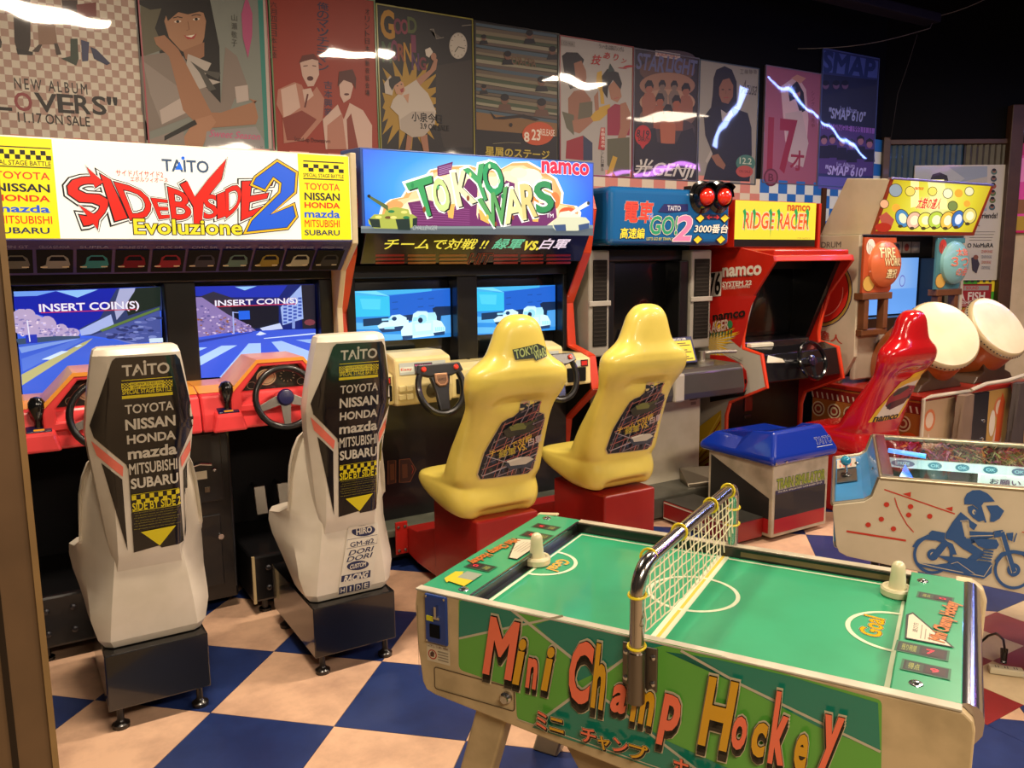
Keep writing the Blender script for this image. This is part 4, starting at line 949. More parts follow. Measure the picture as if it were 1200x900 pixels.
m = MB(); m.prism([(3.27, .06), (3.27, .30), (3.50, .22), (3.63, .21), (3.63, .08), (3.50, .06)], 'x', 1.60, 1.86); m.build('floor_rail', RDB, YS, .006)
m = MB(); m.box(1.535, 1.60, 3.605, 3.617, .08, .245); fl_ = m.build('bracket', mat('#a81f18', 'plastic'), YS, .004)
m = MB()
for bx, bz in ((1.55, .10), (1.55, .22), (1.585, .10), (1.585, .22)): m.lathe([(.008, 0), (.008, .004), (.003, .007)], (bx, 3.605, bz), (0, -1, 0), 8)
m.build('bolt', mat('#77706a', 'brushed'), fl_)
ytree = bvh_of(ysh, YS)
def map_decal(name, sh, bvh, crop, scale=1):
    a = Art((0, 2.83, 0), (1, 0, 0), (0, 0, 1), crop=crop); a.kind = 'print'; a.step = .0001
    out = [(607, 262), (663, 262), (668, 300), (690, 308), (698, 330), (692, 440), (685, 495), (668, 512), (510, 532), (500, 515), (512, 440), (552, 335), (568, 322), (585, 315), (597, 300)]
    a.poly(out, '#c9b27a'); cx_, cy_ = 615, 410
    inn = [(cx_+(x-cx_)*.965, cy_+(y-cy_)*.975) for x, y in out]; a.poly(inn, '#1a222c')
    rnd = random.Random(5)
    def inside(x, y):
        c = False; n = len(inn)
        for i in range(n):
            (xa, ya), (xb, yb) = inn[i-1], inn[i]
            if (ya > y) != (yb > y) and x < (xb-xa)*(y-ya)/(yb-ya)+xa: c = not c
        return c
    for k in range(150):
        x, y = rnd.uniform(500, 700), rnd.uniform(262, 530); w_, h_ = rnd.uniform(5, 14), rnd.uniform(5, 12)
        P = [(x, y), (x+w_, y-w_*.45), (x+w_+h_*.3, y-w_*.45+h_), (x+h_*.3, y+h_)]
        if all(inside(*p) for p in P): a.poly(P, rnd.choice(['#3a4436', '#4a2c30', '#263a52', '#40404a', '#54382c']))
    def road(p, q, c, wd):
        L = (Vector(q)-Vector(p)).length; n = int(L/4); seg = None
        for i in range(n+1):
            t = i/n; x, y = p[0]+(q[0]-p[0])*t, p[1]+(q[1]-p[1])*t; ok = inside(x-3, y-3) and inside(x+3, y+3) and inside(x+3, y-3) and inside(x-3, y+3)
            if ok and seg is None: seg = (x, y)
            if (not ok or i == n) and seg is not None:
                if (Vector(seg)-Vector((x, y))).length > 6: a.line([seg, (x, y)], wd, c)
                seg = None
    for i in range(13): road((500, 330+i*22+rnd.uniform(-6, 6)), (700, 230+i*22+rnd.uniform(-14, 14)), ('#b87468', '#8c7c84', '#a8645c')[i % 3], 1.5 if i % 2 else 2.6)
    for i in range(12): road((480+i*20+rnd.uniform(-8, 8), 540), (555+i*18+rnd.uniform(-12, 12), 250), ('#b46a62', '#94868c', '#a0605c')[i % 3], 1.4 if i % 2 else 2.6)
    road((505, 520), (690, 440), '#a8a4ac', 3); road((520, 450), (690, 500), '#a8a4ac', 2.4)
    a.poly([(558, 365), (585, 345), (640, 335), (660, 350), (650, 368), (575, 388)], '#222a1c'); a.poly([(575, 350), (600, 338), (635, 338), (630, 358), (585, 364)], '#6c7434'); a.poly([(620, 340), (662, 324), (664, 329), (630, 348)], '#3c4420')
    a.poly([(580, 478), (610, 455), (650, 450), (678, 462), (670, 485), (600, 495)], '#34404e'); a.poly([(592, 470), (615, 455), (655, 450), (676, 460), (650, 476), (600, 482)], '#c4bfae'); a.poly([(585, 465), (630, 452), (632, 457), (590, 471)], '#d8d4c4')
    a.tpx('チームで対戦', [(525, 432), (655, 375), (658, 398), (530, 455)], '#d8b43c', bold=.03); a.tpx('緑軍', [(556, 432), (608, 418), (612, 442), (560, 456)], '#b4a438', bold=.04)
    a.tpx('VS.', [(614, 416), (642, 406), (646, 426), (618, 436)], '#d8b43c', bold=.05); a.tpx('白軍', [(646, 392), (690, 376), (694, 402), (650, 416)], '#c8b8b4', bold=.04)
    return a
a = map_decal('d', ysh, ytree, (380, 370, 2.7265)); a.build('map_decal', ysh, bvh=ytree)
YS2 = copy_tree(YS); YS2.location = (1.725+.665, 3.0, .018); YS2['label'] = 'yellow moulded chair with plain headrest, before the blue-topped train machine'
for c in YS2.children:
    if c.name.startswith('seat_base'): c.location.z = -.018
a = Art((0, 2.68, 0), (1, 0, 0), (0, 0, 1), crop=(440, 380, 4)); a.kind = 'print'
a.poly([(652, 120), (768, 92), (820, 110), (818, 150), (755, 172), (745, 160), (660, 168)], '#26322c')
a.tpx('TOKYO', [(658, 122), (768, 96), (772, 128), (664, 164)], '#a4b46c', bold=.05); a.tpx('WARS', [(745, 132), (815, 106), (816, 148), (752, 168)], '#a4b46c', bold=.05); a.build('headrest_logo', ysh, bvh=ytree)
RS, rsh, rbs = moulded_seat(4.345, 2.9, -.088, mat('#b8141a', 'gloss'), mat('#a01812', 'plastic'), 'glossy red moulded chair with yellow car decal beside the big drums', None, (4.13, 4.56), .37, .0)
rtree = bvh_of(rsh, RS)
a = Art((0, 2.80, 0), (1, 0, 0), (0, 0, 1), crop=(940, 340, 4.092)); a.kind = 'print'; a.step = .0001
a.poly([(372, 645), (392, 580), (425, 520), (462, 440), (498, 415), (520, 395), (556, 366), (554, 410), (566, 420), (548, 480), (530, 560), (505, 618)], '#d9a91c')
a.poly([(392, 625), (420, 555), (452, 480), (495, 448), (556, 425), (540, 490), (520, 555), (500, 600), (440, 612)], '#d8d0c0')
a.poly([(425, 560), (430, 515), (460, 475), (505, 455), (550, 458), (552, 490), (520, 530), (450, 575)], '#8c1424'); a.poly([(448, 500), (470, 470), (505, 458), (520, 466), (480, 500), (450, 512)], '#16181c'); a.poly([(425, 560), (450, 540), (520, 515), (545, 500), (515, 545), (450, 580)], '#4a1018'); a.ell(443, 560, 8, 16, '#1a1416', rot=15); a.ell(535, 512, 6, 14, '#1a1416', rot=15)
a.tpx('namco', [(388, 618), (500, 600), (498, 622), (390, 640)], '#14141a', bold=.09, shear=.3); a.build('car_decal', rsh, bvh=rtree)
# ================================================================ TRAIN SIMULATOR MACHINE
R3 = thing('train_cabinet', 'train driving machine with rounded blue top box, two red lamps and silver speaker columns', 'arcade machine', (3.27, 4.0, 0))
SIL = mat('#9a958c', 'plastic'); TBL = mat('#1c5f9c', 'gloss')
B('cabinet_body', BLKM, R3, (2.80, 3.75, 3.92, 4.42, .06, 1.80))
m = MB(); m.box(2.81, 3.72, 3.55, 3.95, 1.588, 1.905); tb = m.build('top_box', TBL, R3, .035, 4)
m = MB(); m.box(3.72, 3.76, 3.60, 3.92, 1.60, 1.86); m.build('red_side_strip', mat('#b02018', 'plastic'), R3, .01)
a = Art((0, 3.549, 0), (1, 0, 0), (0, 0, 1), crop=(640, 190, 3.914)); a.kind = 'print'
a.text('電車', 360, 180, 490, 276, '#e0402c', bold=.05, outs=((.05, '#e8e0d0'), (.03, '#14142a')), shear=.12)
a.text('で', 462, 235, 490, 278, '#2a6cd0', bold=.05, outs=((.04, '#e8e0d0'),))
a.text('GO!', 478, 250, 602, 330, '#1c9468', bold=.06, outs=((.08, '#14142a'), (.05, '#e8e0d0')), shear=.15)
a.text('2', 598, 248, 668, 358, '#e27fae', bold=.07, outs=((.06, '#14142a'), (.04, '#f0e4ec')), shear=.2)
a.poly([(512, 228), (540, 192), (650, 192), (650, 224), (560, 232)], '#151c5c'); a.text('TAITO', 556, 200, 616, 222, '#c8ccd8', bold=.05)
a.text('高速編', 340, 302, 450, 350, '#f0e23c', bold=.04, outs=((.05, '#141c34'),), shear=.12); a.text("LET'S GO BY TRAIN 2", 460, 345, 580, 358, '#c8c040', bold=.03, shear=.2)
for x, y in ((706, 258), (818, 258), (694, 356), (800, 356)): a.poly([(x-25, y), (x+2, y-24), (x+25, y-2), (x-2, y+24)], '#12142c'); a.poly([(x-19, y), (x+2, y-18), (x+19, y-2), (x-2, y+18)], '#e8d020')
a.poly([(720, 240), (800, 240), (795, 262), (725, 262)], '#12142c'); a.text('←→', 735, 243, 792, 262, '#d02818', bold=.06)
a.text('3000番台', 680, 285, 832, 325, '#ece8d8', bold=.05, outs=((.05, '#12142c'),), shear=.15)
a.build('top_box_print', tb)
# red crossing lamps
for px_, in ((740+.0,), (820+.0,)):
    c = oy(640+px_/3.914, 190+158/3.914, 3.50)
    lm = MB().lathe([(.02, .20), (.055, .19), (.066, .10), (.068, .06), (.092, .055), (.094, .045), (.072, .035), (.064, .0), (.058, .0), (.055, .04)], c, (0, 1, 0), 28).build('signal_lamp', mat('#0d0d0f', 'gloss'), R3)
    MB().lathe([(.054, .03), (.053, .01), (.044, -.012), (.028, -.026), (.006, -.031)], c, (0, 1, 0), 24).build('red_lens', mat('#dc2c1c', 'gloss'), lm)
    m = MB(); 
    vs = []; 
    for i in range(13):
        t = math.pi*(i/12); vs.append(c+Vector((.078*math.cos(t), 0, .078*math.sin(t)+.0)))
    m.loft([[v+Vector((0, -.03 if 2 < i < 10 else .0, 0)) for i, v in enumerate(vs)]+[c+(v-c)*.95+Vector((0, -.03 if 2 < 12-i < 10 else 0, 0)) for i, v in enumerate(reversed(vs))], [v+Vector((0, .06, 0)) for v in vs]+[c+(v-c)*.95+Vector((0, .06, 0)) for v in reversed(vs)]]); m.build('lamp_hood', mat('#0d0d0f', 'gloss'), lm)
B('lamp_bracket', BLK, R3, (3.44, 3.66, 3.60, 3.66, 1.88, 1.93))
# speaker columns
for x0, x1, Y in ((2.80, 2.945, 3.72), (3.575, 3.745, 3.72)):
    m = MB(); m.box(x0, x1, Y, Y+.22, .96, 1.565); sc = m.build('speaker_column', SIL, R3, .01)
    for z0, z1 in ((1.28, 1.51), (1.02, 1.25)):
        m = MB(); m.box(x0+.025, x1-.02, Y-.006, Y+.002, z0, z1); sg = m.build('speaker_grille', mat('#221f1c', 'matte'), sc, .004)
        m = MB()
        for i in range(9): m.box(x0+.028, x1-.023, Y-.008, Y-.006, z0+.01+i*(z1-z0-.02)/9, z0+.018+i*(z1-z0-.02)/9)
        m.build('grille_ribs', mat('#2e2a26', 'matte'), sg)
    B('column_band', mat('#aaa59c', 'plastic'), sc, (x0-.004, x1+.004, Y-.012, Y+.0, 1.25, 1.28))
m = MB(); m.box(2.945, 3.575, 3.80, 3.92, 1.50, 1.57); m.box(2.945, 3.575, 3.80, 3.92, .90, 1.0); m.box(2.945, 3.0, 3.74, 3.92, 1.0, 1.5); m.box(3.50, 3.575, 3.74, 3.92, 1.0, 1.5); m.build('monitor_bezel', BLK, R3, .008)
screen(2.99, 3.51, 'screen', R3, .99, 1.51, 3.85)
# console
DKM = mat('#3e3b39', 'plastic')
m = MB(); m.prism([(3.46, .70), (3.45, .74), (3.47, .855), (3.50, .88), (3.86, .885), (3.92, .70)], 'x', 2.80, 3.78); cs = m.build('control_desk', DKM, R3, .008)
for q_ in ((2.79, 2.84, 3.44, 3.7, .69, .87), (3.20, 3.275, 3.436, 3.60, .70, .862)): MB().box(*q_).build('desk_bracket', mat('#a8a298', 'plastic'), cs, .01)
m = MB(); m.cyl((3.58, 3.62, .88), (3.58, 3.62, .90), .075, 28); m.cyl((3.58, 3.62, .90), (3.58, 3.62, .955), .022, 16); m.tube([(3.58, 3.62, .945), (3.66, 3.58, .95), (3.78, 3.53, .95)], [.012, .012, .011], 10); m.build('drive_lever', mat('#b5b0a6', 'brushed'), cs)
m = MB(); m.hexa([(3.27, 3.57, .90), (3.50, 3.57, .90), (3.50, 3.63, 1.05), (3.27, 3.63, 1.05)], [(3.27, 3.58, .895), (3.50, 3.58, .895), (3.50, 3.64, 1.045), (3.27, 3.64, 1.045)]); m.box(3.36, 3.40, 3.58, 3.62, .87, .93)
sg = m.build('instruction_sign', mat('#2a2c50', 'plastic'), R3, .002)
vv = Vector((0, .06, .15)).normalized(); a = Art((0, 3.5695, .90), (1, 0, 0), vv); a.kind = 'print'
a.rect(3.278, .006, 3.492, .155, '#3c4668', px=False); a.rect(3.285, .012, 3.485, .138, '#e8d43c', px=False); a.tq('運転方法', [(3.30, .155), (3.45, .155), (3.45, .142), (3.30, .142)], '#e8e8e0', bold=.05)
for i, t_ in enumerate(('左手', '右手', '警笛')):
    z = .102-i*.042; a.rect(3.292, z, 3.345, z+.03, '#d83c20', px=False); a.tq(t_, [(3.297, z+.026), (3.34, z+.026), (3.34, z+.004), (3.297, z+.004)], '#f8f0d8', bold=.05)
    for j in range(2): a.rect(3.355, z+.004+j*.013, 3.47-.03*j, z+.010+j*.013, '#6a6430', px=False)
a.build('instruction_print', sg)
B('pedestal', mat('#d2cab6', 'plastic'), R3, (2.98, 3.66, 3.70, 4.0, .13, .70), bevel=.006)
a = Art((0, 3.699, 0), (1, 0, 0), (0, 0, 1)); a.rect(3.565, .64, 3.63, .665, '#3a3834', px=False); a.rect(3.575, .61, 3.62, .63, '#8a8478', px=False); a.build('label_print', [c for c in R3.children if c.name.startswith('pedestal')][0])
B('foot_platform', mat('#4d4c44', 'worn'), R3, (2.80, 3.84, 3.47, 4.3, .02, .15), bevel=.01)
m = MB(); m.hexa([(3.40, 3.52, .15), (3.60, 3.48, .15), (3.66, 3.58, .15), (3.46, 3.66, .15)], [(3.40, 3.53, .17), (3.60, 3.49, .17), (3.65, 3.60, .235), (3.46, 3.67, .235)]); m.build('pedal', mat('#8a8172', 'brushed'), R3, .004)
# train seat
TSx = thing('train_stool', 'low box stool with glossy blue lid and black, white and red sides', 'stool', (3.6, 3.1, 0))
x0, x1, y0, y1 = 3.385, 3.835, 2.875, 3.345
m = MB(); m.box(x0, x1, y0, y1, .025, .44); bx = m.build('seat_box', mat('#bfb49c', 'worn'), TSx, .006)
a = Art((0, y0-.001, 0), (1, 0, 0), (0, 0, 1)); a.kind = 'print'
a.rect(x0+.02, .045, x1-.02, .125, '#a3181a', px=False); a.poly([(x0+.02, .125), (x1-.02, .125), (x1-.02, .262), (x0+.02, .262)], '#22211f', px=False)
a.rect(x0+.02, .262, x1-.03, .284, '#26284a', px=False); a.tq('THE REAL SIMULATION GAME BASED ON JR', [(x0+.04, .279), (x1-.05, .279), (x1-.05, .267), (x0+.04, .267)], '#c8c4b8', bold=.03)
a.tq('TRAIN SIMULATOR', [(x0+.03, .345), (x1-.03, .345), (x1-.03, .292), (x0+.03, .292)], '#8e9a2c', bold=.1, outs=((.07, '#2c5a4c'),)); a.build('seat_box_print', bx)
a = Art((x0-.001, 0, 0), (0, 1, 0), (0, 0, 1)); a.kind = 'print'
a.rect(y0+.02, .045, y1-.02, .125, '#a3181a', px=False); a.poly([(y0+.02, .125), (y1-.02, .125), (y1-.02, .40), (y0+.02, .24)], '#22211f', px=False); a.build('side_print', bx)
def lid_ring(z, e, xr=0, dip=0): 
    return [(x0-.045+e, y0-.035+e, z), (x1+.045-e, y0-.035+e, z), (x1+.045-e, y1+.05-e, z), (x0-.045+e, y1+.05-e, z)]
m = MB()
lw = lid_ring(.425, .012); md = lid_ring(.46, 0)
top_h = [(x0+.03, y0+.03, .600), (x1-.03, y0+.03, .600), (x1-.03, y0+.17, .592), (x1-.03, y0+.24, .545), (x1-.02, y1-.02, .535), (x0+.02, y1-.02, .535), (x0+.03, y0+.24, .545), (x0+.03, y0+.17, .592)]
mid8 = [(x0-.045, y0-.035, .46), (x1+.045, y0-.035, .46), (x1+.045, y0+.17, .46), (x1+.045, y0+.24, .46), (x1+.045, y1+.05, .46), (x0-.045, y1+.05, .46), (x0-.045, y0+.24, .46), (x0-.045, y0+.17, .46)]
low8 = [(x+(.012 if x < 3.6 else -.012), y+(.012 if y < 3.1 else -.012), .425) for x, y, z in mid8]
m.loft([low8, mid8, top_h], smooth=False); ld = m.build('seat_lid', mat('#12309c', 'gloss'), TSx, .018, 3)
a = Art((0, y0-.036, .46), (1, 0, 0), Vector((0, .065, .14)).normalized()); a.kind = 'gloss'
a.tq('TAITO', [(3.70, .085), (3.835, .085), (3.835, .045), (3.70, .045)], '#2a3a8c', bold=.04, outs=((.04, '#c8ccd8'),)); a.line([(3.70, .032), (3.83, .032)], .003, '#c8ccd8', px=False); a.build('lid_logo', ld)
m = MB()
for X in (x0-.02, x0+.06): m.lathe([(.007, 0), (.006, .003)], (X, y0-.034, .443), (0, -1, 0), 8)
m.build('screw', CHR, ld)
m = MB(); m.box(3.145, 3.38, 2.93, 3.46, .02, .125); sp = m.build('seat_plinth', mat('#8c1b18', 'plastic'), TSx, .004)
a = Art((3.144, 0, 0), (0, 1, 0), (0, 0, 1)); a.line([(2.94, .027), (3.452, .027), (3.452, .118), (2.94, .118)], .008, '#c9c0ac', px=False, closed=True); a.rect(3.12, .04, 3.25, .08, '#c9c0b4', px=False); a.build('plinth_print', sp)
B('plinth_top', mat('#3e3d38', 'worn'), sp, (3.15, 3.38, 2.93, 3.455, .125, .131), bevel=0)
# ================================================================ RED RACING MACHINE
R4 = thing('red_racing_cabinet', 'red single racing machine with hooded dark screen and yellow racing marquee', 'arcade machine', (4.23, 4.0, 0))
RDP = mat('#b5200f', 'plastic')
B('cabinet_body', BLKM, R4, (3.89, 4.58, 3.90, 4.35, .05, 1.84))
B('lower_panel', BLK, R4, (3.89, 4.58, 3.70, 3.90, .05, .78))
pr_up = [(4.35, 1.86), (3.60, 1.86), (3.60, 1.575), (3.345, 1.525), (3.335, 1.49), (3.50, 1.27), (4.35, 1.27)]
pr_lo = [(4.35, 1.27), (3.50, 1.27), (3.575, 1.02), (3.565, .955), (3.42, .93), (3.37, .74), (3.66, .61), (3.69, .52), (3.69, .05), (4.35, .05)]
for k, (xa, xb) in enumerate(((3.865, 3.89), (4.58, 4.605))):
    su = MB().prism(pr_up, 'x', xa, xb).build('side_panel_upper', RDP, R4, .004)
    slw = MB().prism(pr_lo, 'x', xa, xb).build('side_panel_lower', mat('#b8b0a0', 'print') if k == 0 else RDP, R4)
    m = MB(); E = pr_lo[1:9]; E = [(3.53, 1.27)]+E[1:]
    m.tube([((xa+xb)/2, y-.004, z) for y, z in E], .014, 8); m.build('edge_moulding', mat('#d83c1c', 'plastic'), slw)
    if k == 0:
        a = Art((xa-.001, 0, 0), (0, 1, 0), (0, 0, 1), crop=(820, 270, 4.5)); a.kind = 'print'
        a.poly([(62, 222), (118, 215), (112, 345), (54, 350)], '#d8d2c4'); a.tpx('76', [(52, 230), (112, 222), (106, 335), (48, 345)], '#101010', bold=.06)
        a.tpx('namco', [(122, 200), (325, 185), (322, 232), (122, 245)], '#d6cfc0', bold=.09); a.tpx('RIDGE RACER PROJECT', [(122, 244), (290, 230), (290, 243), (122, 258)], '#1c1210', bold=.03)
        a.tpx('SYSTEM 22', [(120, 272), (275, 263), (273, 286), (120, 298)], '#d6cfc0', bold=.08); a.tpx('TEXTURE MAPPING', [(120, 298), (265, 288), (265, 302), (120, 313)], '#d6cfc0', bold=.03)
        a.poly([(45, 395), (270, 378), (295, 320), (430, 145), (425, 140)], '#c22a18') if False else None
        a.build('side_lettering', su)
        a = Art((xa-.001, 0, 0), (0, 1, 0), (0, 0, 1), crop=(820, 270, 4.5)); a.kind = 'print'
        a.poly([(300, 345), (272, 398), (215, 620), (120, 540), (50, 580), (44, 350)], '#b81c14')
        rnd = random.Random(11); c0 = (40, 590)
        for i in range(46):
            t = math.radians(-68+i*3.1); r = rnd.uniform(80, 135) if i < 24 else rnd.uniform(70, 120); d = .035
            a.poly([c0, (c0[0]+r*math.cos(t-d), c0[1]+r*math.sin(t-d)), (c0[0]+r*1.35*math.cos(t), c0[1]+r*1.35*math.sin(t)), (c0[0]+r*math.cos(t+d), c0[1]+r*math.sin(t+d))], '#dcae20' if i % 3 else '#c8c0a8')
        for i in range(30):
            t = math.radians(-20+i*4); r0, r1 = rnd.uniform(130, 170), rnd.uniform(190, 240)
            q = [(c0[0]+r0*math.cos(t), c0[1]+r0*math.sin(t)), (c0[0]+r1*math.cos(t), c0[1]+r1*math.sin(t))]
            if max(p[0] for p in q) < 215 or (q[0][1] > 660 and max(p[0] for p in q) < 320): a.line(q, 2, '#4a4640')
        a.tpx('namco', [(75, 448), (245, 422), (240, 455), (78, 474)], '#141010', bold=.09, outs=((.02, '#c8402c'),))
        a.tpx('RACER', [(45, 490), (155, 468), (160, 520), (50, 545)], '#c4ac9c', bold=.05, outs=((.06, '#8c1c18'),), shear=.2); a.ell(165, 495, 14, 22, '#2c7a48', n=9)
        for i in range(9): a.poly([(40+i*16, 545-i*2), (50+i*16, 540-i*2), (42+i*16, 568)], '#2c5c40')
        a.poly([(60, 655), (140, 660), (220, 700), (252, 740), (258, 800), (240, 855), (205, 862), (215, 760), (190, 705), (60, 690)], '#c01c14'); a.poly([(205, 862), (240, 850), (255, 835), (240, 870), (60, 905), (60, 880)], '#141010'); a.poly([(60, 845), (205, 815), (205, 860), (60, 895)], '#281410'); a.ell(225, 720, 10, 16, '#e8a090', n=9); a.ell(248, 795, 6, 14, '#241010', n=9)
        for i in range(24):
            t = math.radians(70+i*5); 
        a.crop(640, 330, 2.727)
        for i in range(16):
            x = 500+i*5; a.line([(500+i*6, 470+i*3), (520+i*5, 560+i*2)], 2, '#c89c20' if i % 2 else '#a83018')
        a.crop(0, 0, 1); a.poly([(814, 505), (847, 480), (847, 530), (834, 556), (814, 575)], '#c8a020'); a.poly([(814, 560), (836, 535), (847, 545), (847, 610), (814, 610)], '#b02414')
        for i in range(14): a.poly([(812, 545+i), (846, 484+i*8), (846, 487+i*8)], '#8c2c14' if i % 2 else '#e0c050')
        a.build('starburst_print', slw)
B('hood_top', RDP, R4, (3.89, 4.58, 3.36, 3.62, 1.525, 1.56), bevel=.008)
m = MB(); m.prism([(3.62, 1.575), (3.345, 1.525), (3.335, 1.49), (3.36, 1.49), (3.62, 1.54)], 'x', 3.87, 4.60); m.build('hood_lip', mat('#c83a1c', 'plastic'), R4, .006)
m = MB(); m.prism([(3.42, 1.485), (3.63, .985), (3.90, .985), (3.90, 1.485)], 'x', 3.89, 3.93); m.prism([(3.42, 1.485), (3.63, .985), (3.90, .985), (3.90, 1.485)], 'x', 4.54, 4.58); m.box(3.89, 4.58, 3.60, 3.90, 1.44, 1.50); m.build('hood_lining', BLK, R4)
screen(3.93, 4.54, 'screen', R4, .98, 1.46, 3.74)
mq = MB().box(3.80, 4.545, 3.595, 3.85, 1.575, 1.862).build('marquee_box', RDP, R4, .006)
a = Art((0, 3.593, 0), (1, 0, 0), (0, 0, 1), crop=(780, 0, 2.857)); a.kind = 'emit'; a.es = .85
a.rect(3.80, 1.625, 4.54, 1.858, '#ecd83a', px=False); a.rect(3.80, 1.58, 4.54, 1.625, '#1a140c', px=False)
a.text('namco', 408, 688, 483, 706, '#c8501c', bold=.09)
a.text('RIDGE RACER', 262, 714, 480, 766, '#e85a1c', bold=.05, outs=((.11, '#f4f0b0'), (.08, '#c02818'), (.05, '#f8f4c0')), shear=.15)
for x in (258, 290, 345, 372, 430, 468): a.poly([(x, 706), (x+8, 698), (x+12, 712), (x+9, 740), (x+5, 800 if x == 345 else 778), (x+4, 720)], '#1f9a4c')
a.text('1993 NAMCO', 440, 795, 485, 800, '#b8a040', bold=0)
a.build('marquee_print', mq)
m = MB(); m.prism([(3.74, .97), (3.50, .96), (3.415, .93), (3.375, .76), (3.42, .75), (3.90, .75)], 'x', 3.89, 4.58); ds = m.build('dashboard', mat('#151417', 'gloss'), R4, .008)
m = MB(); m.prism([(3.74, 1.0), (3.60, .985), (3.60, .96), (3.74, .96)], 'x', 3.93, 4.54); m.build('dash_step', mat('#1d1a20', 'gloss'), ds, .004)
m = MB(); m.hexa([(3.90, 3.52, .962), (4.08, 3.50, .962), (4.08, 3.53, .962), (3.90, 3.56, .962)], [(3.90, 3.52, .985), (4.08, 3.50, .985), (4.08, 3.53, .99), (3.90, 3.56, .99)]); m.hexa([(3.91, 3.395, .88), (4.07, 3.395, .87), (4.05, 3.40, .895), (3.93, 3.41, .925)], [(3.91, 3.41, .88), (4.07, 3.41, .87), (4.05, 3.42, .895), (3.93, 3.43, .925)]); m.build('white_trim', mat('#d8d4c0', 'plastic'), ds, .004)
c = Vector((4.20, 3.30, .885)); ax = Vector((0, -1, .35)).normalized(); X = Vector((1, 0, 0)); Yv = X.cross(ax); Yv = Yv if Yv.z > 0 else -Yv
sw = MB().tube([c + .115*(math.cos(2*math.pi*i/36)*X+math.sin(2*math.pi*i/36)*Yv) for i in range(36)], .013, 10, True).build('steering_wheel', mat('#0c0c0e', 'gloss'), R4)
m = MB()
for ang in (180, 0, 270):
    t = math.radians(ang); d = math.cos(t)*X+math.sin(t)*Yv; e = ax.cross(d).normalized(); q = c-ax*.01; m.hexa([q+e*.02, q-e*.02, q+d*.112-e*.012, q+d*.112+e*.012], [q+e*.02+ax*.006, q-e*.02+ax*.006, q+d*.112-e*.012+ax*.006, q+d*.112+e*.012+ax*.006])
m.build('spoke', mat('#1a1a1c', 'gloss'), sw, .001); MB().lathe([(.034, -.01), (.034, .006), (.02, .012)], c, ax, 20).build('wheel_hub', mat('#241c30', 'gloss'), sw); MB().cyl(c-ax*.12, c-ax*.01, .03, 14).build('steering_column', BLK, sw)
m = MB(); m.box(4.05, 4.12, 3.69, 3.70, .52, .62); m.build('coin_button', mat('#6c1c18', 'plastic'), R4, .004); m = MB(); m.box(4.05, 4.11, 3.69, 3.70, .47, .495); m.build('coin_slot', mat('#5c564e', 'brushed'), R4, .004)
m = MB(); m.box(4.02, 4.58, 3.45, 3.9, .05, .12); m.build('foot_platform', BLK, R4, .006)
# ================================================================ DRUM MACHINE
R5 = thing('drum_cabinet', 'tall white drumming machine with slanted yellow marquee and drum and lantern boards', 'arcade machine', (5.33, 3.7, 0))
IV = mat('#c6bba4', 'plastic')
top = [(3.53, 2.02), (3.215, 1.99), (3.33, 1.652), (3.72, 1.656)]
tbx = MB().prism(top, 'x', 4.75, 5.91).build('top_box', IV, R5, .006)
p1 = Vector((0, 3.328, 1.655)); vv = (Vector((0, 3.213, 1.988))-p1).normalized(); Hh = (Vector((0, 3.213, 1.988))-p1).length
m = MB(); 
for xa, xb in ((4.75, 4.775), (5.885, 5.91)): m.hexa([(xa, 3.322, 1.652), (xb, 3.322, 1.652), (xb, 3.208, 1.99), (xa, 3.208, 1.99)], [(xa, 3.335, 1.652), (xb, 3.335, 1.652), (xb, 3.22, 1.99), (xa, 3.22, 1.99)])
m.hexa([(4.775, 3.322, 1.652), (5.885, 3.322, 1.652), (5.885, 3.315, 1.674), (4.775, 3.315, 1.674)], [(4.775, 3.335, 1.652), (5.885, 3.335, 1.652), (5.885, 3.33, 1.674), (4.775, 3.33, 1.674)]); m.build('marquee_frame', mat('#8c3420', 'plastic'), tbx)
B('marquee_top_trim', mat('#b0a4c4', 'brushed'), tbx, (4.75, 5.91, 3.205, 3.235, 1.985, 2.0), bevel=.003)
a = Art(p1+vv*0, (1, 0, 0), vv, out=(0, -1, 0), crop=(940, 180, 4.092)); a.kind = 'emit'; a.es = 1.0
a.rect(4.775, .022, 5.885, Hh, radial('yellow_marquee', (5.35, 3.26, 1.84), .62, ('#fffbb4', '#f8ee54', '#e8d42a', '#c8a820'), 1.0, (1, 1, 1.3)), px=False)
for p in ([(520, 120), (560, 120), (560, 250), (520, 260)], [(600, 125), (680, 125), (700, 270), (620, 260)]): a.poly(p, '#fff8a0')
for x, y, r in ((450, 260, 20), (750, 190, 20), (730, 290, 18), (790, 240, 16)): a.ell(x, y, r, r, '#eca83a', n=14)
for x, y, rx, ry, c, o in ((480, 310, 30, 42, '#4b86b4', -20), (535, 320, 32, 40, '#e8b89a', 25), (590, 320, 34, 36, '#f0e05a', 20), (640, 318, 34, 40, '#b8d048', 25), (694, 320, 30, 42, '#f4c048', 20), (745, 315, 28, 42, '#3c6cae', 15), (800, 298, 30, 36, '#dccc6c', 20)):
    a.ell(x, y, rx+4, ry+4, '#57482c', rot=o); a.ell(x, y, rx, ry, c, rot=o); a.ell(x+2, y, rx*.6, ry*.6, '#f4ecc0' if c != '#3c6cae' else '#dce4f0', rot=o, n=16); a.ell(x-10, y+38, 12, 8, '#4a3c28', n=10)
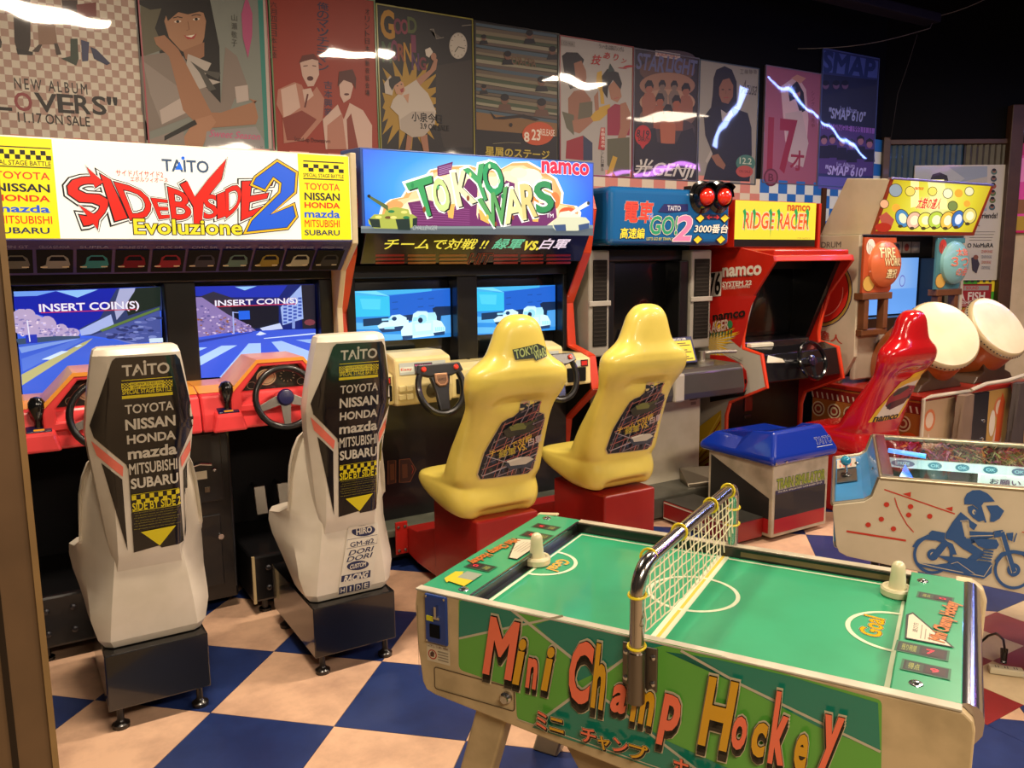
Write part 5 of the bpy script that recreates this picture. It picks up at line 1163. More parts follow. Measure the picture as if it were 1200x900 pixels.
for x, y, r, c in ((445, 175, 30, '#8c98a0'), (515, 180, 22, '#e8d060'), (622, 180, 20, '#f4dc60'), (695, 190, 22, '#f4ecc0'), (798, 180, 20, '#e4e0b0'), (390, 240, 20, '#e4a87c'), (718, 250, 22, '#7a8a4c')):
    a.ell(x, y, r+3, r+3, '#4a3c20', n=16); a.ell(x, y, r, r, c, n=16)
a.poly([(365, 300), (400, 278), (438, 315), (425, 350), (380, 345)], '#b05040'); a.ell(385, 352, 40, 22, '#a82c1c', n=14)
a.text('namco', 535, 160, 578, 172, '#d84a1c', bold=.08); a.text('太鼓の達人', 548, 212, 662, 264, '#d8281c', bold=.06, outs=((.06, '#f8f0b8'),))
a.build('marquee_print', tbx)
prof = [(3.72, 1.655), (3.39, 1.652), (3.385, .86), (3.45, .74), (3.49, .70), (3.49, .66), (4.2, .66), (4.2, 1.655)]
for k, (xa, xb) in enumerate(((4.72, 4.755), (5.905, 5.94))):
    sp = MB().prism(prof, 'x', xa, xb).build('side_panel', IV, R5, .004)
    if not k:
        a = Art((xa-.001, 0, 0), (0, 1, 0), (0, 0, 1), crop=(820, 270, 4.5)); a.kind = 'print'
        a.text('TAIKO DRUM', 520, 62, 745, 92, '#6a6258', bold=.05)
        c0 = a.q(640, 320); R_ = .245
        for r, c in ((R_, '#3a3048'), (R_*.97, '#a0843c'), (R_*.90, '#2a1812'), (R_*.87, '#c0261a')): a.ell(c0[0], c0[1], r, r, c, px=False)
        a.ring(c0[0], c0[1], R_*.7, R_*.7, .006, '#e09488', px=False, a0=170, a1=330)
        a.tpx('達人', [(625, 520), (750, 560), (750, 600), (625, 570)], '#b04034', bold=.05); a.build('drum_emblem_print', sp)
B('front_panel', mat('#b4aa98', 'plastic'), R5, (4.755, 5.905, 3.40, 3.44, .70, 1.0), bevel=.01)
m = MB(); m.box(4.755, 5.905, 3.62, 3.70, 1.50, 1.66); m.box(4.755, 4.93, 3.58, 3.70, 1.0, 1.5); m.box(5.76, 5.905, 3.50, 3.70, 1.0, 1.5); m.box(4.93, 5.76, 3.50, 3.70, 1.0, 1.09); m.build('monitor_bezel', mat('#1c1812', 'plastic'), R5, .005)
sc = screen(4.92, 5.77, 'screen', R5, 1.08, 1.53, 3.63)
a = Art((0, 3.623, 0), (1, 0, 0), (0, 0, 1)); a.kind = 'emit'; a.es = .95
a.rect(4.94, 1.10, 5.745, 1.51, radial('screen_glow', (5.45, 3.62, 1.36), .5, ('#a4c8f8', '#7aaef4', '#4a88e4'), .95), px=False); a.rect(4.94, 1.10, 5.745, 1.28, '#68a2f0', px=False)
a.ell(5.56, 1.335, .034, .042, '#6a6cc0', px=False); a.ell(5.56, 1.335, .027, .034, '#9cc0f4', px=False); a.tq('CREDIT', [(5.55, 1.115), (5.62, 1.115), (5.62, 1.107), (5.55, 1.107)], '#3048a0'); a.build('game_picture', sc)
a = Art((0, 3.618, 0), (1, 0, 0), (0, 0, 1)); a.kind = 'print'; bz = [c for c in R5.children if c.name.startswith('monitor_bezel')][0]
for i in range(7):
    a.rect(4.99+i*.108, 1.535, 5.09+i*.108, 1.615, '#c4b8a8', px=False); a.ell(5.04+i*.108, 1.575, .028, .028, ['#7a9ab0', '#b05c4c', '#5a86a4', '#d0a0a0', '#4a6c90', '#b44c3c', '#d8d0c0'][i], px=False, n=12)
a.build('song_cards', bz)
def lantern(name, X0, flip, base, disc, txts, cols):
    Y = 3.335
    out = [(X0, 1.635), (X0+.33, 1.635), (X0+.335, 1.60)]
    for i in range(13):
        t = math.radians(62-i*124/12); out.append((X0+.21+.19*math.cos(t), 1.462+.155*math.sin(t)))
    out += [(X0+.30, 1.30), (X0+.28, 1.28), (X0, 1.28)]
    m = MB(); m.prism(out, 'y', Y, Y+.02); lo = m.build(name, mat(base, 'plastic'), R5, .003)
    m = MB(); m.lathe([(.155, 0), (.15, .02), (.12, .04), (.06, .052), (.005, .055)], (0, 0, 0), (0, -1, 0), 28)
    m.v = [(X0+.20+v[0]*1.02, Y+v[1], 1.462+v[2]*.98) for v in m.v]; dl = m.build('lantern_body', mat(disc, 'plastic'), lo)
    a = Art((0, Y-.001, 0), (1, 0, 0), (0, 0, 1)); a.kind = 'print'
    a.ell(X0+.06, 1.575, .045, .05, cols[0], px=False, n=16); a.ell(X0+.06, 1.34, .06, .05, '#c8a04c', px=False, n=16); a.ring(X0+.06, 1.34, .06, .05, .004, '#6a3c1c', px=False)
    for i in range(4): a.line([(X0+.03+i*.02, 1.60-.01*i), (X0+.05+i*.02, 1.53)], .004, '#3a2a20', px=False)
    a.build('board_print', lo)
    a = Art((0, Y-.058, 0), (1, 0, 0), (0, 0, 1)); a.kind = 'print'
    for t_, q in txts: a.tq(t_, [(X0+.20+q[0], 1.462+q[3]), (X0+.20+q[1], 1.462+q[3]), (X0+.20+q[1], 1.462+q[2]), (X0+.20+q[0], 1.462+q[2])], cols[1], bold=.05, outs=((.05, cols[2]),))
    tr = BVHTree.FromPolygons([rootinv(R5).inverted() @ v.co for v in dl.data.vertices], [list(p.vertices) for p in dl.data.polygons])
    a.build('lantern_lettering', dl, bvh=tr)
lantern('lantern_board', 4.70, 0, '#b4502c', '#d0693c', (('FIRE', (-.09, .05, .045, .105)), ('WORKS', (-.06, .13, -.01, .04)), ('選択', (-.03, .08, -.09, -.03))), ('#e4ddd0', '#ead8a0', '#3a2010'))
lantern('lantern_board', 5.50, 0, '#4a7c84', '#7ab0b4', (('太鼓', (-.05, .10, .05, .10)), ('３つ', (-.10, .10, -.02, .04)), ('の曲', (-.04, .10, -.09, -.03))), ('#b43428', '#d05838', '#c8dcd8'))
WDN = mat('#6a3f20', 'worn')
for X0 in (4.705, 5.52):
    m = MB(); m.box(X0, X0+.31, 3.33, 3.40, 1.235, 1.28); m.box(X0+.02, X0+.29, 3.34, 3.40, 1.0, 1.04); m.box(X0+.03, X0+.075, 3.335, 3.39, 1.04, 1.235); m.box(X0+.235, X0+.28, 3.335, 3.39, 1.04, 1.235); m.build('wooden_bracket', WDN, R5, .005)
# base unit with drums
m = MB(); m.box(4.67, 5.90, 2.86, 3.66, .0, .645); bu = m.build('base_unit', mat('#a89878', 'print'), R5, .01)
m = MB(); m.box(4.655, 5.90, 2.85, 3.66, .645, .675); m.build('base_rim', mat('#9c2418', 'plastic'), bu, .006)
m = MB(); m.tube([(4.66, 2.85, .02), (4.66, 2.85, .66), (4.72, 2.84, .672), (5.15, 2.84, .668)], .012, 8); m.tube([(5.13, 2.83, .675), (5.30, 2.83, .70), (5.55, 2.83, .70), (5.78, 2.83, .72)], .013, 8); m.build('white_edging', mat('#c9c0ac', 'plastic'), bu)
a = Art((4.668, 0, 0), (0, 1, 0), (0, 0, 1)); a.kind = 'print'
a.rect(2.86, .02, 3.65, .64, '#a86428', px=False); a.ell(2.93, .30, .10, .14, '#d8541c', px=False); a.ell(2.93, .30, .06, .09, '#e8c890', px=False); a.rect(2.86, .56, 3.65, .63, '#7c1a14', px=False)
for i in range(20): a.poly([(2.88+i*.04, .565), (2.892+i*.04, .565), (2.904+i*.04, .605), (2.892+i*.04, .605)], '#d0c4b0', px=False)
for i in range(6):
    for r, c in ((.052, '#d8c8a0'), (.042, '#7c2014'), (.03, '#c8b890'), (.018, '#8c3020')): a.ell(3.60-i*.125, .49, r, r, c, px=False, n=18)
for i in range(7): a.poly([(2.88+i*.12, .03), (2.98+i*.12, .20), (2.93+i*.12, .38), (2.86+i*.12, .3)], '#c84820' if i % 2 else '#d8a838', px=False)
a.build('festival_print', bu)
a = Art((0, 2.859, 0), (1, 0, 0), (0, 0, 1)); a.kind = 'print'
a.rect(4.68, .02, 5.18, .64, '#b89c78', px=False); a.rect(5.40, .02, 5.89, .64, '#b8904c', px=False)
for X0, sgn in ((4.70, 1), (5.12, -1), (5.48, 1)):
    a.ell(X0+.05*sgn, .52, .06, .07, '#c87448', px=False, n=14); a.ell(X0+.05*sgn, .52, .04, .05, '#d8c0a4', px=False, n=14); a.poly([(X0-.01, .03), (X0+.09*sgn, .03), (X0+.11*sgn, .3), (X0+.05*sgn, .44), (X0, .30)], '#d0b8a8', px=False); a.line([(X0+.02*sgn, .05), (X0+.05*sgn, .4), (X0+.10*sgn, .25)], .006, '#5c2c18', px=False)
a.poly([(5.50, .20), (5.58, .30), (5.60, .55), (5.56, .62), (5.52, .5)], '#c85428', px=False); a.ell(5.46, .42, .035, .09, '#d8cdb8', px=False, n=12); a.ell(5.47, .16, .04, .09, '#d8c4c0', px=False, n=12)
a.build('front_print', bu)
m = MB(); m.box(5.19, 5.39, 2.85, 2.87, .03, .64); sp = m.build('speaker_panel', mat('#171a26', 'plastic'), bu, .004)
m = MB()
for z in (.45, .33, .12): m.lathe([(.012, 0), (.011, .006)], (5.34, 2.85, z), (0, -1, 0), 8)
m.build('bolt', CHR, sp)
def cloth(x, top, w0, w1, h, label, c):
    R = thing('drumstick_holder', label, 'holder', (x, 2.82, 0)); m = MB(); rings = []
    rnd = random.Random(int(x*10))
    for i in range(9):
        t = i/8; z = top-h*t; w_ = w0+(w1-w0)*t; n = 22; r = []
        for k in range(n):
            an = 2*math.pi*k/n; rr = 1+.14*math.sin(an*5+t*2)+.06*rnd.uniform(-1, 1); r.append((x-.03*t+math.cos(an)*w_*rr, 2.80+math.sin(an)*.03*rr-.01*t, z))
        rings.append(r)
    m.loft(rings); m.build('cloth_bag', mat(c, 'matte'), R)
    m = MB(); m.tube([(x-w0, 2.82, top+.0), (x-w0, 2.80, top-.1)], .006, 6); m.tube([(x+w0, 2.82, top+.0), (x+w0, 2.80, top-.1)], .006, 6); m.build('strap', mat('#5c2420', 'matte'), R)
cloth(5.02, .66, .07, .11, .5, 'grey-brown cloth stick holder hanging under the nearer drum', '#7a6656')
cloth(5.66, .68, .07, .10, .5, 'dark grey cloth stick holder hanging under the far right drum', '#4a4240')
def drum(c, ax, r, L, label):
    R = thing('drum', label, 'drum', c, group=None); c = Vector(c); ax = Vector(ax).normalized()
    prof = [(r*.93, 0)]+[(r*(.97+.09*math.sin(math.pi*i/10)), -L*i/10) for i in range(0, 11)]; prof = [(p, h) for p, h in prof if 1]
    m = MB(); m.lathe([(h_, z) for h_, z in prof[1:]], c-ax*.045, ax, 48); m.build('barrel', mat('#a85822', 'plastic'), R)
    m = MB(); m.lathe([(r*1.02, -.055), (r*1.035, -.04), (r*1.035, -.012), (r*1.0, .0), (r*.97, .004)], c, ax, 48); m.build('rim', mat('#b9a67e', 'plastic'), R)
    m = MB(); m.lathe([(r*.975, .0), (r*.97, .006), (r*.85, .010), (r*.5, .013), (.004, .014)], c, ax, 48); m.build('drumhead', mat('#e6d3b2', 'plastic'), R)
    x = ax.cross(Vector((1, 0, 0))).normalized(); y = ax.cross(x); m = MB()
    for k in range(56):
        t = 2*math.pi*k/56; d = math.cos(t)*x+math.sin(t)*y; m.lathe([(.006, 0), (.004, .004)], c+d*r*1.034-ax*.026, d, 6)
    m.build('tack', mat('#1e1a14', 'plastic'), R)
    return R
D1 = oy(1106, 391, 2.93); D2 = oy(1171, 382, 2.93)
drum(D1, (-.37, -.775, .556), .228, .56, 'nearer big brown drum with cream head, partly behind the red seat')
drum(D2, (-.10, -.81, .596), .222, .50, 'far right big brown drum tilted upward by the beige wall')
for x in (5.0, 5.62):
    m = MB(); out = [(x-.24, .675), (x+.24, .675), (x+.20, .72), (x+.12, .75), (x+.17, .86), (x+.21, .93), (x+.14, .90), (x+.05, .80), (x-.05, .80), (x-.14, .90), (x-.21, .93), (x-.17, .86), (x-.12, .75), (x-.20, .72)]
    m.prism(out, 'y', 2.95, 3.15); m.build('drum_cradle', mat('#4e3826', 'worn'), bu, .008)
wire('cable', [oy(1186, 450, 2.9), oy(1192, 490, 2.95), oy(1178, 508, 2.95), oy(1190, 470, 2.9)], .004, 'thin red cable looping beside the far right drum stand', '#8c3c28')
# ================================================================ POSTERS
PZ0, PZ1 = 2.055, 2.915
def poster(xa, xb, z0, z1, bg, label, edge='#2a2620', th=.012):
    R = thing('poster', label, 'poster', ((xa+xb)/2, WALL_Y, z0), group='framed posters along the top of the wall')
    B('backing_board', mat(edge, 'plastic'), R, (xa, xb, WALL_Y-th, WALL_Y, z0, z1), bevel=.002)
    m = MB(); w_ = .007
    m.box(xa, xa+w_, WALL_Y-th-.005, WALL_Y-th, z0, z1); m.box(xb-w_, xb, WALL_Y-th-.005, WALL_Y-th, z0, z1); m.box(xa+w_, xb-w_, WALL_Y-th-.005, WALL_Y-th, z0, z0+w_); m.box(xa+w_, xb-w_, WALL_Y-th-.005, WALL_Y-th, z1-w_, z1); m.build('frame', mat(edge, 'plastic'), R)
    a = Art((0, WALL_Y-th, 0), (1, 0, 0), (0, 0, 1)); a.kind = 'poster'; a.step = .00008
    a.rect(xa+.004, z0+.004, xb-.004, z1-.004, bg, px=False); a.R = R; return a
wx_ = lambda px, py: oy(px, py, WALL_Y-.012).x
X = [wx_(167, 90), wx_(318, 90), wx_(442.6, 90), wx_(555.5, 100), wx_(655.3, 120), wx_(741.6, 130), wx_(818, 140), wx_(887.5, 150), wx_(894.5, 150), wx_(960, 150), wx_(1026, 150)]
SK, SK2 = '#b5835f', '#8a5a3e'
# 0 album poster
a = poster(X[0]-.70, X[0]-.004, 2.02, 3.02, '#cfc4b2', 'leftmost poster, pale chequered with LOVERS lettering and legs of people', '#4c4640')
nx, nz = 22, 30; vs = []; fs = []; xa, xb = X[0]-.695, X[0]-.008
for i in range(nx):
    for j in range(nz):
        if (i+j) % 2: k = len(vs); U, V = (xb-xa)/nx, .98/nz; x, z = xa+i*U, 2.03+j*V; vs += [(x, z), (x+U, z), (x+U, z+V), (x, z+V)]; fs.append((k, k+1, k+2, k+3))
a.raw(vs, fs, mat('#a98a7c', 'poster')); a.crop(0, 0, 3.636)
a.text('NEW ALBUM', 62, 345, 370, 390, '#2c2420', bold=.03, space=1.4)
for i, (ch, c) in enumerate(zip('LOVERS"', ['#1c1614', '#8c3c40'] + ['#1c1614']*5)):
    xs = [(-22, 45), (62, 135), (152, 240), (248, 312), (320, 382), (395, 450), (458, 497)][i]; a.text(ch, xs[0], 392+i*4, xs[1], (468+i*4) if ch != '"' else 446, c, bold=.05)
a.text('11.17 ON SALE', 78, 488, 382, 530, '#2c2420', bold=.03)
for pts, c in (([(55, 0), (130, 0), (130, 190), (120, 225), (75, 220), (62, 180)], '#2a1c18'), ([(20, 0), (60, 0), (55, 60), (20, 60)], '#6c2c28'), ([(68, 205), (140, 222), (140, 236), (75, 232)], '#181210'), ([(150, 60), (200, 30), (235, 60), (230, 110), (165, 100)], '#4a3a30'), ([(160, 100), (235, 110), (245, 190), (165, 190)], '#8c6c58'), ([(165, 190), (180, 190), (165, 222), (135, 220)], '#3c2c24'), ([(230, 185), (245, 185), (262, 232), (240, 235)], '#3c2c24'), ([(262, 0), (330, 0), (330, 60), (270, 60)], '#3a2420'), ([(325, 20), (410, 10), (410, 70), (330, 72)], '#74302c'), ([(300, 165), (330, 165), (335, 250), (325, 280), (260, 250), (300, 240)], '#2c3a2c'), ([(345, 170), (380, 180), (375, 260), (350, 262)], '#34385c'), ([(385, 200), (410, 210), (470, 270), (455, 278), (400, 250)], '#2c3050'), ([(0, 160), (8, 180), (5, 205), (0, 205)], '#241c18')): a.poly(pts, c)
a.build('poster_print', a.R)
# 1 girl in hat
a = poster(X[0]+.003, X[1]-.003, 2.02, 3.02, '#7d8178', 'poster of a smiling woman in a hat resting chin on hand', '#a04c54'); a.crop(0, 0, 3.636)
a.poly([(1098, 0), (1120, 0), (1145, 634), (1128, 634)], '#2c7c70'); a.poly([(1120, 0), (1134, 0), (1158, 634), (1145, 634)], '#b8a49a')
a.poly([(645, 0), (895, 0), (935, 200), (940, 440), (860, 420), (700, 330), (660, 120)], '#15110f')
a.poly([(600, 20), (690, 30), (660, 120), (700, 210), (610, 240), (596, 120)], '#5f5a46'); a.poly([(590, 0), (900, -20), (890, 10), (640, 42), (590, 18)], '#1c1816')
a.poly([(700, 90), (716, 40), (860, 35), (878, 90), (870, 160), (850, 215), (820, 240), (770, 215), (720, 160)], '#a5795a'); a.poly([(780, 215), (870, 180), (870, 240), (820, 270), (790, 250)], '#94684c')
a.poly([(690, 10), (880, 5), (880, 60), (850, 50), (800, 62), (760, 52), (715, 90)], '#1a1412')
for x, y in ((757, 92), (836, 82)): a.ell(x, y, 15, 5, '#e0cdb8', n=14, rot=-6); a.ell(x, y, 7, 6, '#1c1210', n=12); a.line([(x-20, y-15), (x, y-20), (x+20, y-16)], 4, '#2c1c16')
a.line([(800, 92), (806, 126), (794, 130)], 3, '#7c543c'); a.poly([(782, 150), (812, 158), (838, 142), (826, 166), (800, 168)], '#a8403c'); a.poly([(790, 154), (830, 148), (815, 160)], '#e8dcc8')
a.poly([(600, 240), (700, 225), (780, 240), (830, 320), (940, 440), (960, 200), (1010, 240), (1060, 380), (1060, 430), (1000, 420), (980, 470), (800, 500), (640, 560), (600, 470)], '#7f7268')
a.poly([(608, 260), (800, 400), (800, 440), (690, 530), (640, 400)], '#8f837a'); a.poly([(680, 470), (800, 400), (815, 470), (690, 530)], '#b5a69c'); a.poly([(1000, 370), (1055, 362), (1060, 428), (1008, 440)], '#b5a69c')
a.poly([(800, 230), (900, 270), (870, 330), (940, 350), (850, 380), (790, 300)], '#b0a69c'); a.poly([(810, 260), (870, 300), (940, 310), (930, 340), (870, 310), (920, 380), (890, 390), (850, 310)], '#4a4842')
a.poly([(655, 160), (700, 150), (760, 210), (900, 480), (940, 480), (1095, 430), (1060, 420), (1085, 440), (1100, 500), (1090, 530), (900, 545), (830, 520), (780, 470), (720, 240), (665, 190)], '#9c6e50')
a.poly([(780, 590), (830, 510), (900, 490), (920, 520), (880, 580), (860, 634), (790, 634)], '#a87a5c')
a.poly([(620, 600), (780, 545), (790, 634), (620, 634)], '#8c8078'); a.poly([(880, 560), (1090, 540), (1125, 600), (1128, 634), (870, 634)], '#8e8a88'); a.poly([(700, 580), (830, 510), (840, 530), (700, 600)], '#1c1a18')
a.poly([(1050, -20), (1075, 60), (1074, 150), (1056, 248), (1034, 160), (1028, 60)], '#ac4c74'); a.tpx('山瀬佳子', [(1008, 60), (1008, 200), (985, 200), (985, 60)], '#4a4a44', bold=.02) if False else None
for i, ch in enumerate('山瀬敬子'): a.text(ch, 986, 62+i*36, 1010, 90+i*36, '#4a4a44', bold=.01)
a.text('Sweet Season', 895, 560, 1108, 590, '#c0547c', bold=.02, shear=.4); a.text('テイチクレコード', 985, 618, 1120, 632, '#3c3a36', bold=.01)
a.build('poster_print', a.R)
# 2 red poster with two men
a = poster(X[1]+.003, X[2]-.003, PZ0, 2.93, '#8e2c18', 'rust red poster with two singing men printed in pale tones', '#5a7a4c'); a.crop(0, 0, 2.857)
V = '#2a1f3e'
for i, ch in enumerate('俺のマッチョマン'): a.text(ch, 1062-2*i*0, 8+i*29, 1100, 34+i*29, V, bold=.03)
for i, ch in enumerate('吉本興業'): a.text(ch, 1085, 272+i*30, 1112, 298+i*30, V, bold=.03)
for i, ch in enumerate('六月四日日本上陸'): a.text(ch, 905, 6+i*24, 926, 26+i*24, '#3a1410', bold=.01)
PL = '#c4a494'
a.poly([(1003, 205), (1015, 192), (1045, 190), (1065, 200), (1068, 250), (1050, 288), (1030, 290), (1012, 255)], PL); a.poly([(1000, 212), (1012, 186), (1050, 180), (1070, 205), (1045, 198), (1015, 206)], '#5c1c10'); a.ell(1038, 263, 11, 8, '#4a140c', n=12); a.line([(1015, 222), (1030, 220)], 3, '#4a140c'); a.line([(1045, 220), (1058, 222)], 3, '#4a140c')
a.poly([(930, 300), (985, 275), (1010, 285), (1030, 330), (1060, 290), (1085, 330), (1080, 400), (1020, 470), (950, 480), (945, 390), (925, 350)], '#a8705c'); a.poly([(940, 300), (990, 280), (1005, 360), (950, 400)], PL); a.poly([(945, 395), (1010, 370), (1060, 400), (1000, 470), (960, 470)], '#7c2c1c')
a.poly([(1012, 300), (1040, 295), (1050, 320), (1020, 345)], PL); a.line([(1030, 315), (1020, 360)], 6, '#5c1c10')
a.poly([(1135, 285), (1145, 265), (1170, 262), (1182, 290), (1172, 330), (1150, 345), (1138, 320)], PL); a.poly([(1130, 290), (1135, 240), (1180, 232), (1192, 262), (1190, 300), (1182, 280), (1150, 268)], '#4a140c'); a.ell(1160, 316, 9, 4, '#4a140c', n=10)
a.poly([(1080, 400), (1130, 350), (1150, 400), (1170, 345), (1215, 370), (1245, 420), (1245, 500), (1090, 500)], PL); a.poly([(1095, 420), (1145, 380), (1160, 500), (1095, 500)], '#a8705c'); a.poly([(1160, 400), (1175, 380), (1200, 500), (1165, 500)], '#7c2c1c')
a.text('Stand-up Downtown', 985, 462, 1105, 480, '#4a1410', bold=.02)
a.crop(380, 0, 4.286)
for i, ch in enumerate('オリント日本最新夜話会場'): a.text(ch, 205, 45+i*37, 226, 74+i*37, '#3a1410', bold=.01)
a.build('poster_print', a.R)
# 3 good morning call
a = poster(X[2]+.002, X[3]-.002, PZ0, PZ1, '#17120e', 'black poster with yellow starburst, woman in white dress and a clock', '#8c8434'); a.crop(380, 0, 4.286)
st = []
c0 = (420, 520)
for i in range(40):
    t = math.radians(i*9+4); r = 235 if i % 2 else 135; st.append((c0[0]+r*.86*math.cos(t), c0[1]+r*1.02*math.sin(t)))
st = [(max(292, x), min(770, y)) for x, y in st]; a.poly(st, '#9c781c')
a.poly([(560, 330), (740, 300), (745, 740), (600, 740), (560, 560)], '#2c241c')
for t_, q, c in (('G', (285, 55, 350, 190), '#a8781c'), ('O', (350, 95, 388, 170), '#6c2438'), ('O', (385, 100, 420, 170), '#7c2c3c'), ('D', (420, 90, 462, 165), '#4a5424'), ('M', (292, 215, 335, 310), '#2f4a2a'), ('O', (335, 205, 370, 300), '#6c2444'), ('R', (370, 225, 402, 305), '#7c3a24'), ('N', (400, 220, 438, 305), '#a8781c'), ('I', (440, 180, 455, 260), '#6c2444'), ('N', (440, 270, 475, 350), '#4a2450'), ('G', (478, 290, 510, 350), '#6c2430')): a.text(t_, *q, c, bold=.08)
a.poly([(530, 150), (550, 146), (562, 196), (590, 190)], '#4c443c'); a.line([(530, 148), (548, 146), (562, 196), (600, 188)], 3, '#8c8474'); a.line([(690, 130), (750, 124)], 3, '#8c8474')
a.ell(672, 230, 45, 66, '#a89f90'); a.ell(672, 230, 41, 61, '#b5ab9a')
for i in range(12): t = math.radians(30*i); a.line([(672+33*math.cos(t), 230+50*math.sin(t)), (672+38*math.cos(t), 230+57*math.sin(t))], 3, '#2c2620')
a.line([(672, 235), (705, 245)], 4, '#1c1814'); a.line([(672, 235), (655, 262)], 4, '#1c1814')
WD_ = '#b5a898'
a.poly([(300, 420), (330, 380), (352, 420), (340, 480), (305, 470)], WD_); a.poly([(345, 500), (400, 440), (470, 395), (480, 430), (520, 470), (560, 560), (550, 620), (500, 685), (440, 690), (380, 650), (372, 580), (330, 540)], WD_); a.poly([(380, 600), (440, 560), (550, 560), (555, 620), (500, 685), (440, 690), (385, 650)], '#a39688')
a.poly([(460, 400), (530, 350), (555, 290), (568, 300), (560, 350), (480, 430)], '#9c6e54'); a.poly([(505, 250), (530, 238), (545, 262), (525, 290), (510, 280)], '#c8bcac'); a.ell(548, 285, 14, 20, '#9c6e54', n=12)
a.poly([(345, 430), (365, 400), (395, 415), (405, 455), (388, 478), (360, 472)], '#b08264'); a.poly([(322, 400), (345, 382), (378, 385), (385, 405), (352, 430), (340, 455), (325, 430)], '#15100e'); a.poly([(378, 450), (398, 440), (396, 462), (385, 466)], '#8c3430'); a.ell(366, 432, 5, 3, '#1c1410', n=8); a.ell(386, 424, 5, 3, '#1c1410', n=8)
a.poly([(395, 480), (425, 470), (420, 520)], '#b08264'); a.poly([(415, 680), (440, 690), (430, 760), (405, 760)], '#94644a'); a.poly([(480, 690), (515, 675), (525, 765), (498, 765)], '#94644a')
a.text('小泉今日', 438, 568, 590, 615, '#120e0c', bold=.04); a.text('3.9 ON SALE', 482, 625, 625, 652, '#120e0c', bold=.05)
a.build('poster_print', a.R)
# 4 pool boys
a = poster(X[3]+.002, X[4]-.002, PZ0, PZ1-.005, '#2c2a20', 'dark poster of swimmers between stripes with orange 8.23 release badge', '#201c18'); a.crop(380, 0, 4.286)
rnd = random.Random(2)
for i in range(26):
    y = 115+i*18; c = ['#42545e', '#5c5040', '#746a52', '#3e4a32', '#868068', '#584a40'][i % 6]
    pts = [(762, y)]+[(762+k*52, y+10+k*6+rnd.uniform(-5, 5)) for k in range(9)]+[(1170, y+62+16)]+[(1170-k*52, y+62+16-k*6+rnd.uniform(2, 8)) for k in range(8)]+[(762, y+22)]
    a.poly([(762, y), (1168, y+58), (1168, y+58+rnd.uniform(10, 20)), (960, y+44+rnd.uniform(-4, 8)), (762, y+rnd.uniform(10, 20))], c)
a.poly([(762, 562), (1168, 620), (1166, 690), (764, 650)], '#75552e'); a.poly([(764, 650), (1166, 685), (1164, 800), (764, 780)], '#15120f')
for x, y, s in ((1030, 175, 1), (1145, 255, 1), (905, 500, 1.2), (1090, 525, 1.3), (1090, 410, 1.1), (800, 190, .7), (800, 440, .7), (920, 280, 1)):
    a.ell(x, y, 17*s, 22*s, '#6c4a38', n=14); a.ell(x, y-9*s, 18*s, 15*s, '#14100e', n=14); a.poly([(x-22*s, y+20*s), (x+22*s, y+20*s), (x+30*s, y+45*s), (x-30*s, y+45*s)], '#1c1c1c' if s < 1.2 else '#5c4030')
a.poly([(830, 560), (860, 590), (950, 580), (1000, 575), (1080, 600), (1060, 608), (990, 590), (900, 600), (850, 598)], '#1a1613'); a.ell(935, 628, 9, 10, '#1a100c', n=12)
a.text('CHA-CHA', 940, 290, 1060, 330, '#6c5440', bold=.05)
a.ell(1072, 672, 80, 58, '#b34a20', rot=-6); a.text('8', 1003, 665, 1027, 712, '#d8c8b4', bold=.06); a.text('23', 1040, 652, 1082, 704, '#d8c8b4', bold=.06); a.text('RELEASE', 1082, 650, 1155, 682, '#d8c8b4', bold=.02)
a.line([(845, 722), (925, 716), (985, 720)], 2, '#8c8464'); a.text('星屑のステージ', 808, 748, 1128, 792, '#b09a34', bold=.06)
a.build('poster_print', a.R)
# 5 two women with yellow gloves
a = poster(X[4]+.002, X[5]-.002, PZ0, PZ1-.01, '#a09a92', 'poster of two women in yellow gloves with red frame edge', '#7c1c20'); a.crop(640, 20, 4.615)
a.poly([(85, 210), (110, 190), (170, 192), (205, 230), (190, 280), (160, 300), (158, 380), (130, 390), (100, 320)], '#17110f'); a.poly([(150, 250), (190, 235), (215, 290), (218, 330), (205, 375), (165, 380), (158, 320)], '#8a5c44')
a.poly([(118, 440), (150, 400), (200, 390), (240, 440), (250, 490), (230, 560), (160, 600), (120, 540)], '#8a5c44'); a.poly([(180, 465), (250, 455), (250, 560), (200, 610), (170, 560)], '#5c5640'); a.poly([(85, 510), (150, 530), (150, 640), (110, 600)], '#5a5844')
a.poly([(140, 560), (240, 540), (260, 560), (180, 630), (150, 620)], '#94644a'); a.poly([(240, 540), (280, 490), (345, 470), (345, 510), (290, 560), (255, 565)], '#b58f20'); a.poly([(110, 670), (200, 640), (200, 775), (105, 765)], '#8a2028'); a.poly([(200, 640), (250, 680), (250, 775), (200, 775)], '#26304a')
a.poly([(275, 300), (300, 290), (305, 360), (315, 470), (295, 470), (290, 400), (268, 370)], '#b58f20'); a.poly([(258, 430), (280, 400), (285, 500), (265, 510)], '#94644a')
a.poly([(300, 320), (330, 280), (390, 300), (410, 360), (400, 400), (360, 340), (335, 380), (330, 440), (305, 400)], '#14100e'); a.poly([(335, 375), (365, 345), (400, 390), (408, 430), (385, 462), (350, 445)], '#996b50'); a.poly([(345, 250), (370, 290), (330, 300)], '#22342c'); a.line([(368, 442), (392, 434)], 4, '#a0443c'); a.line([(195, 345), (212, 350)], 4, '#a0443c')
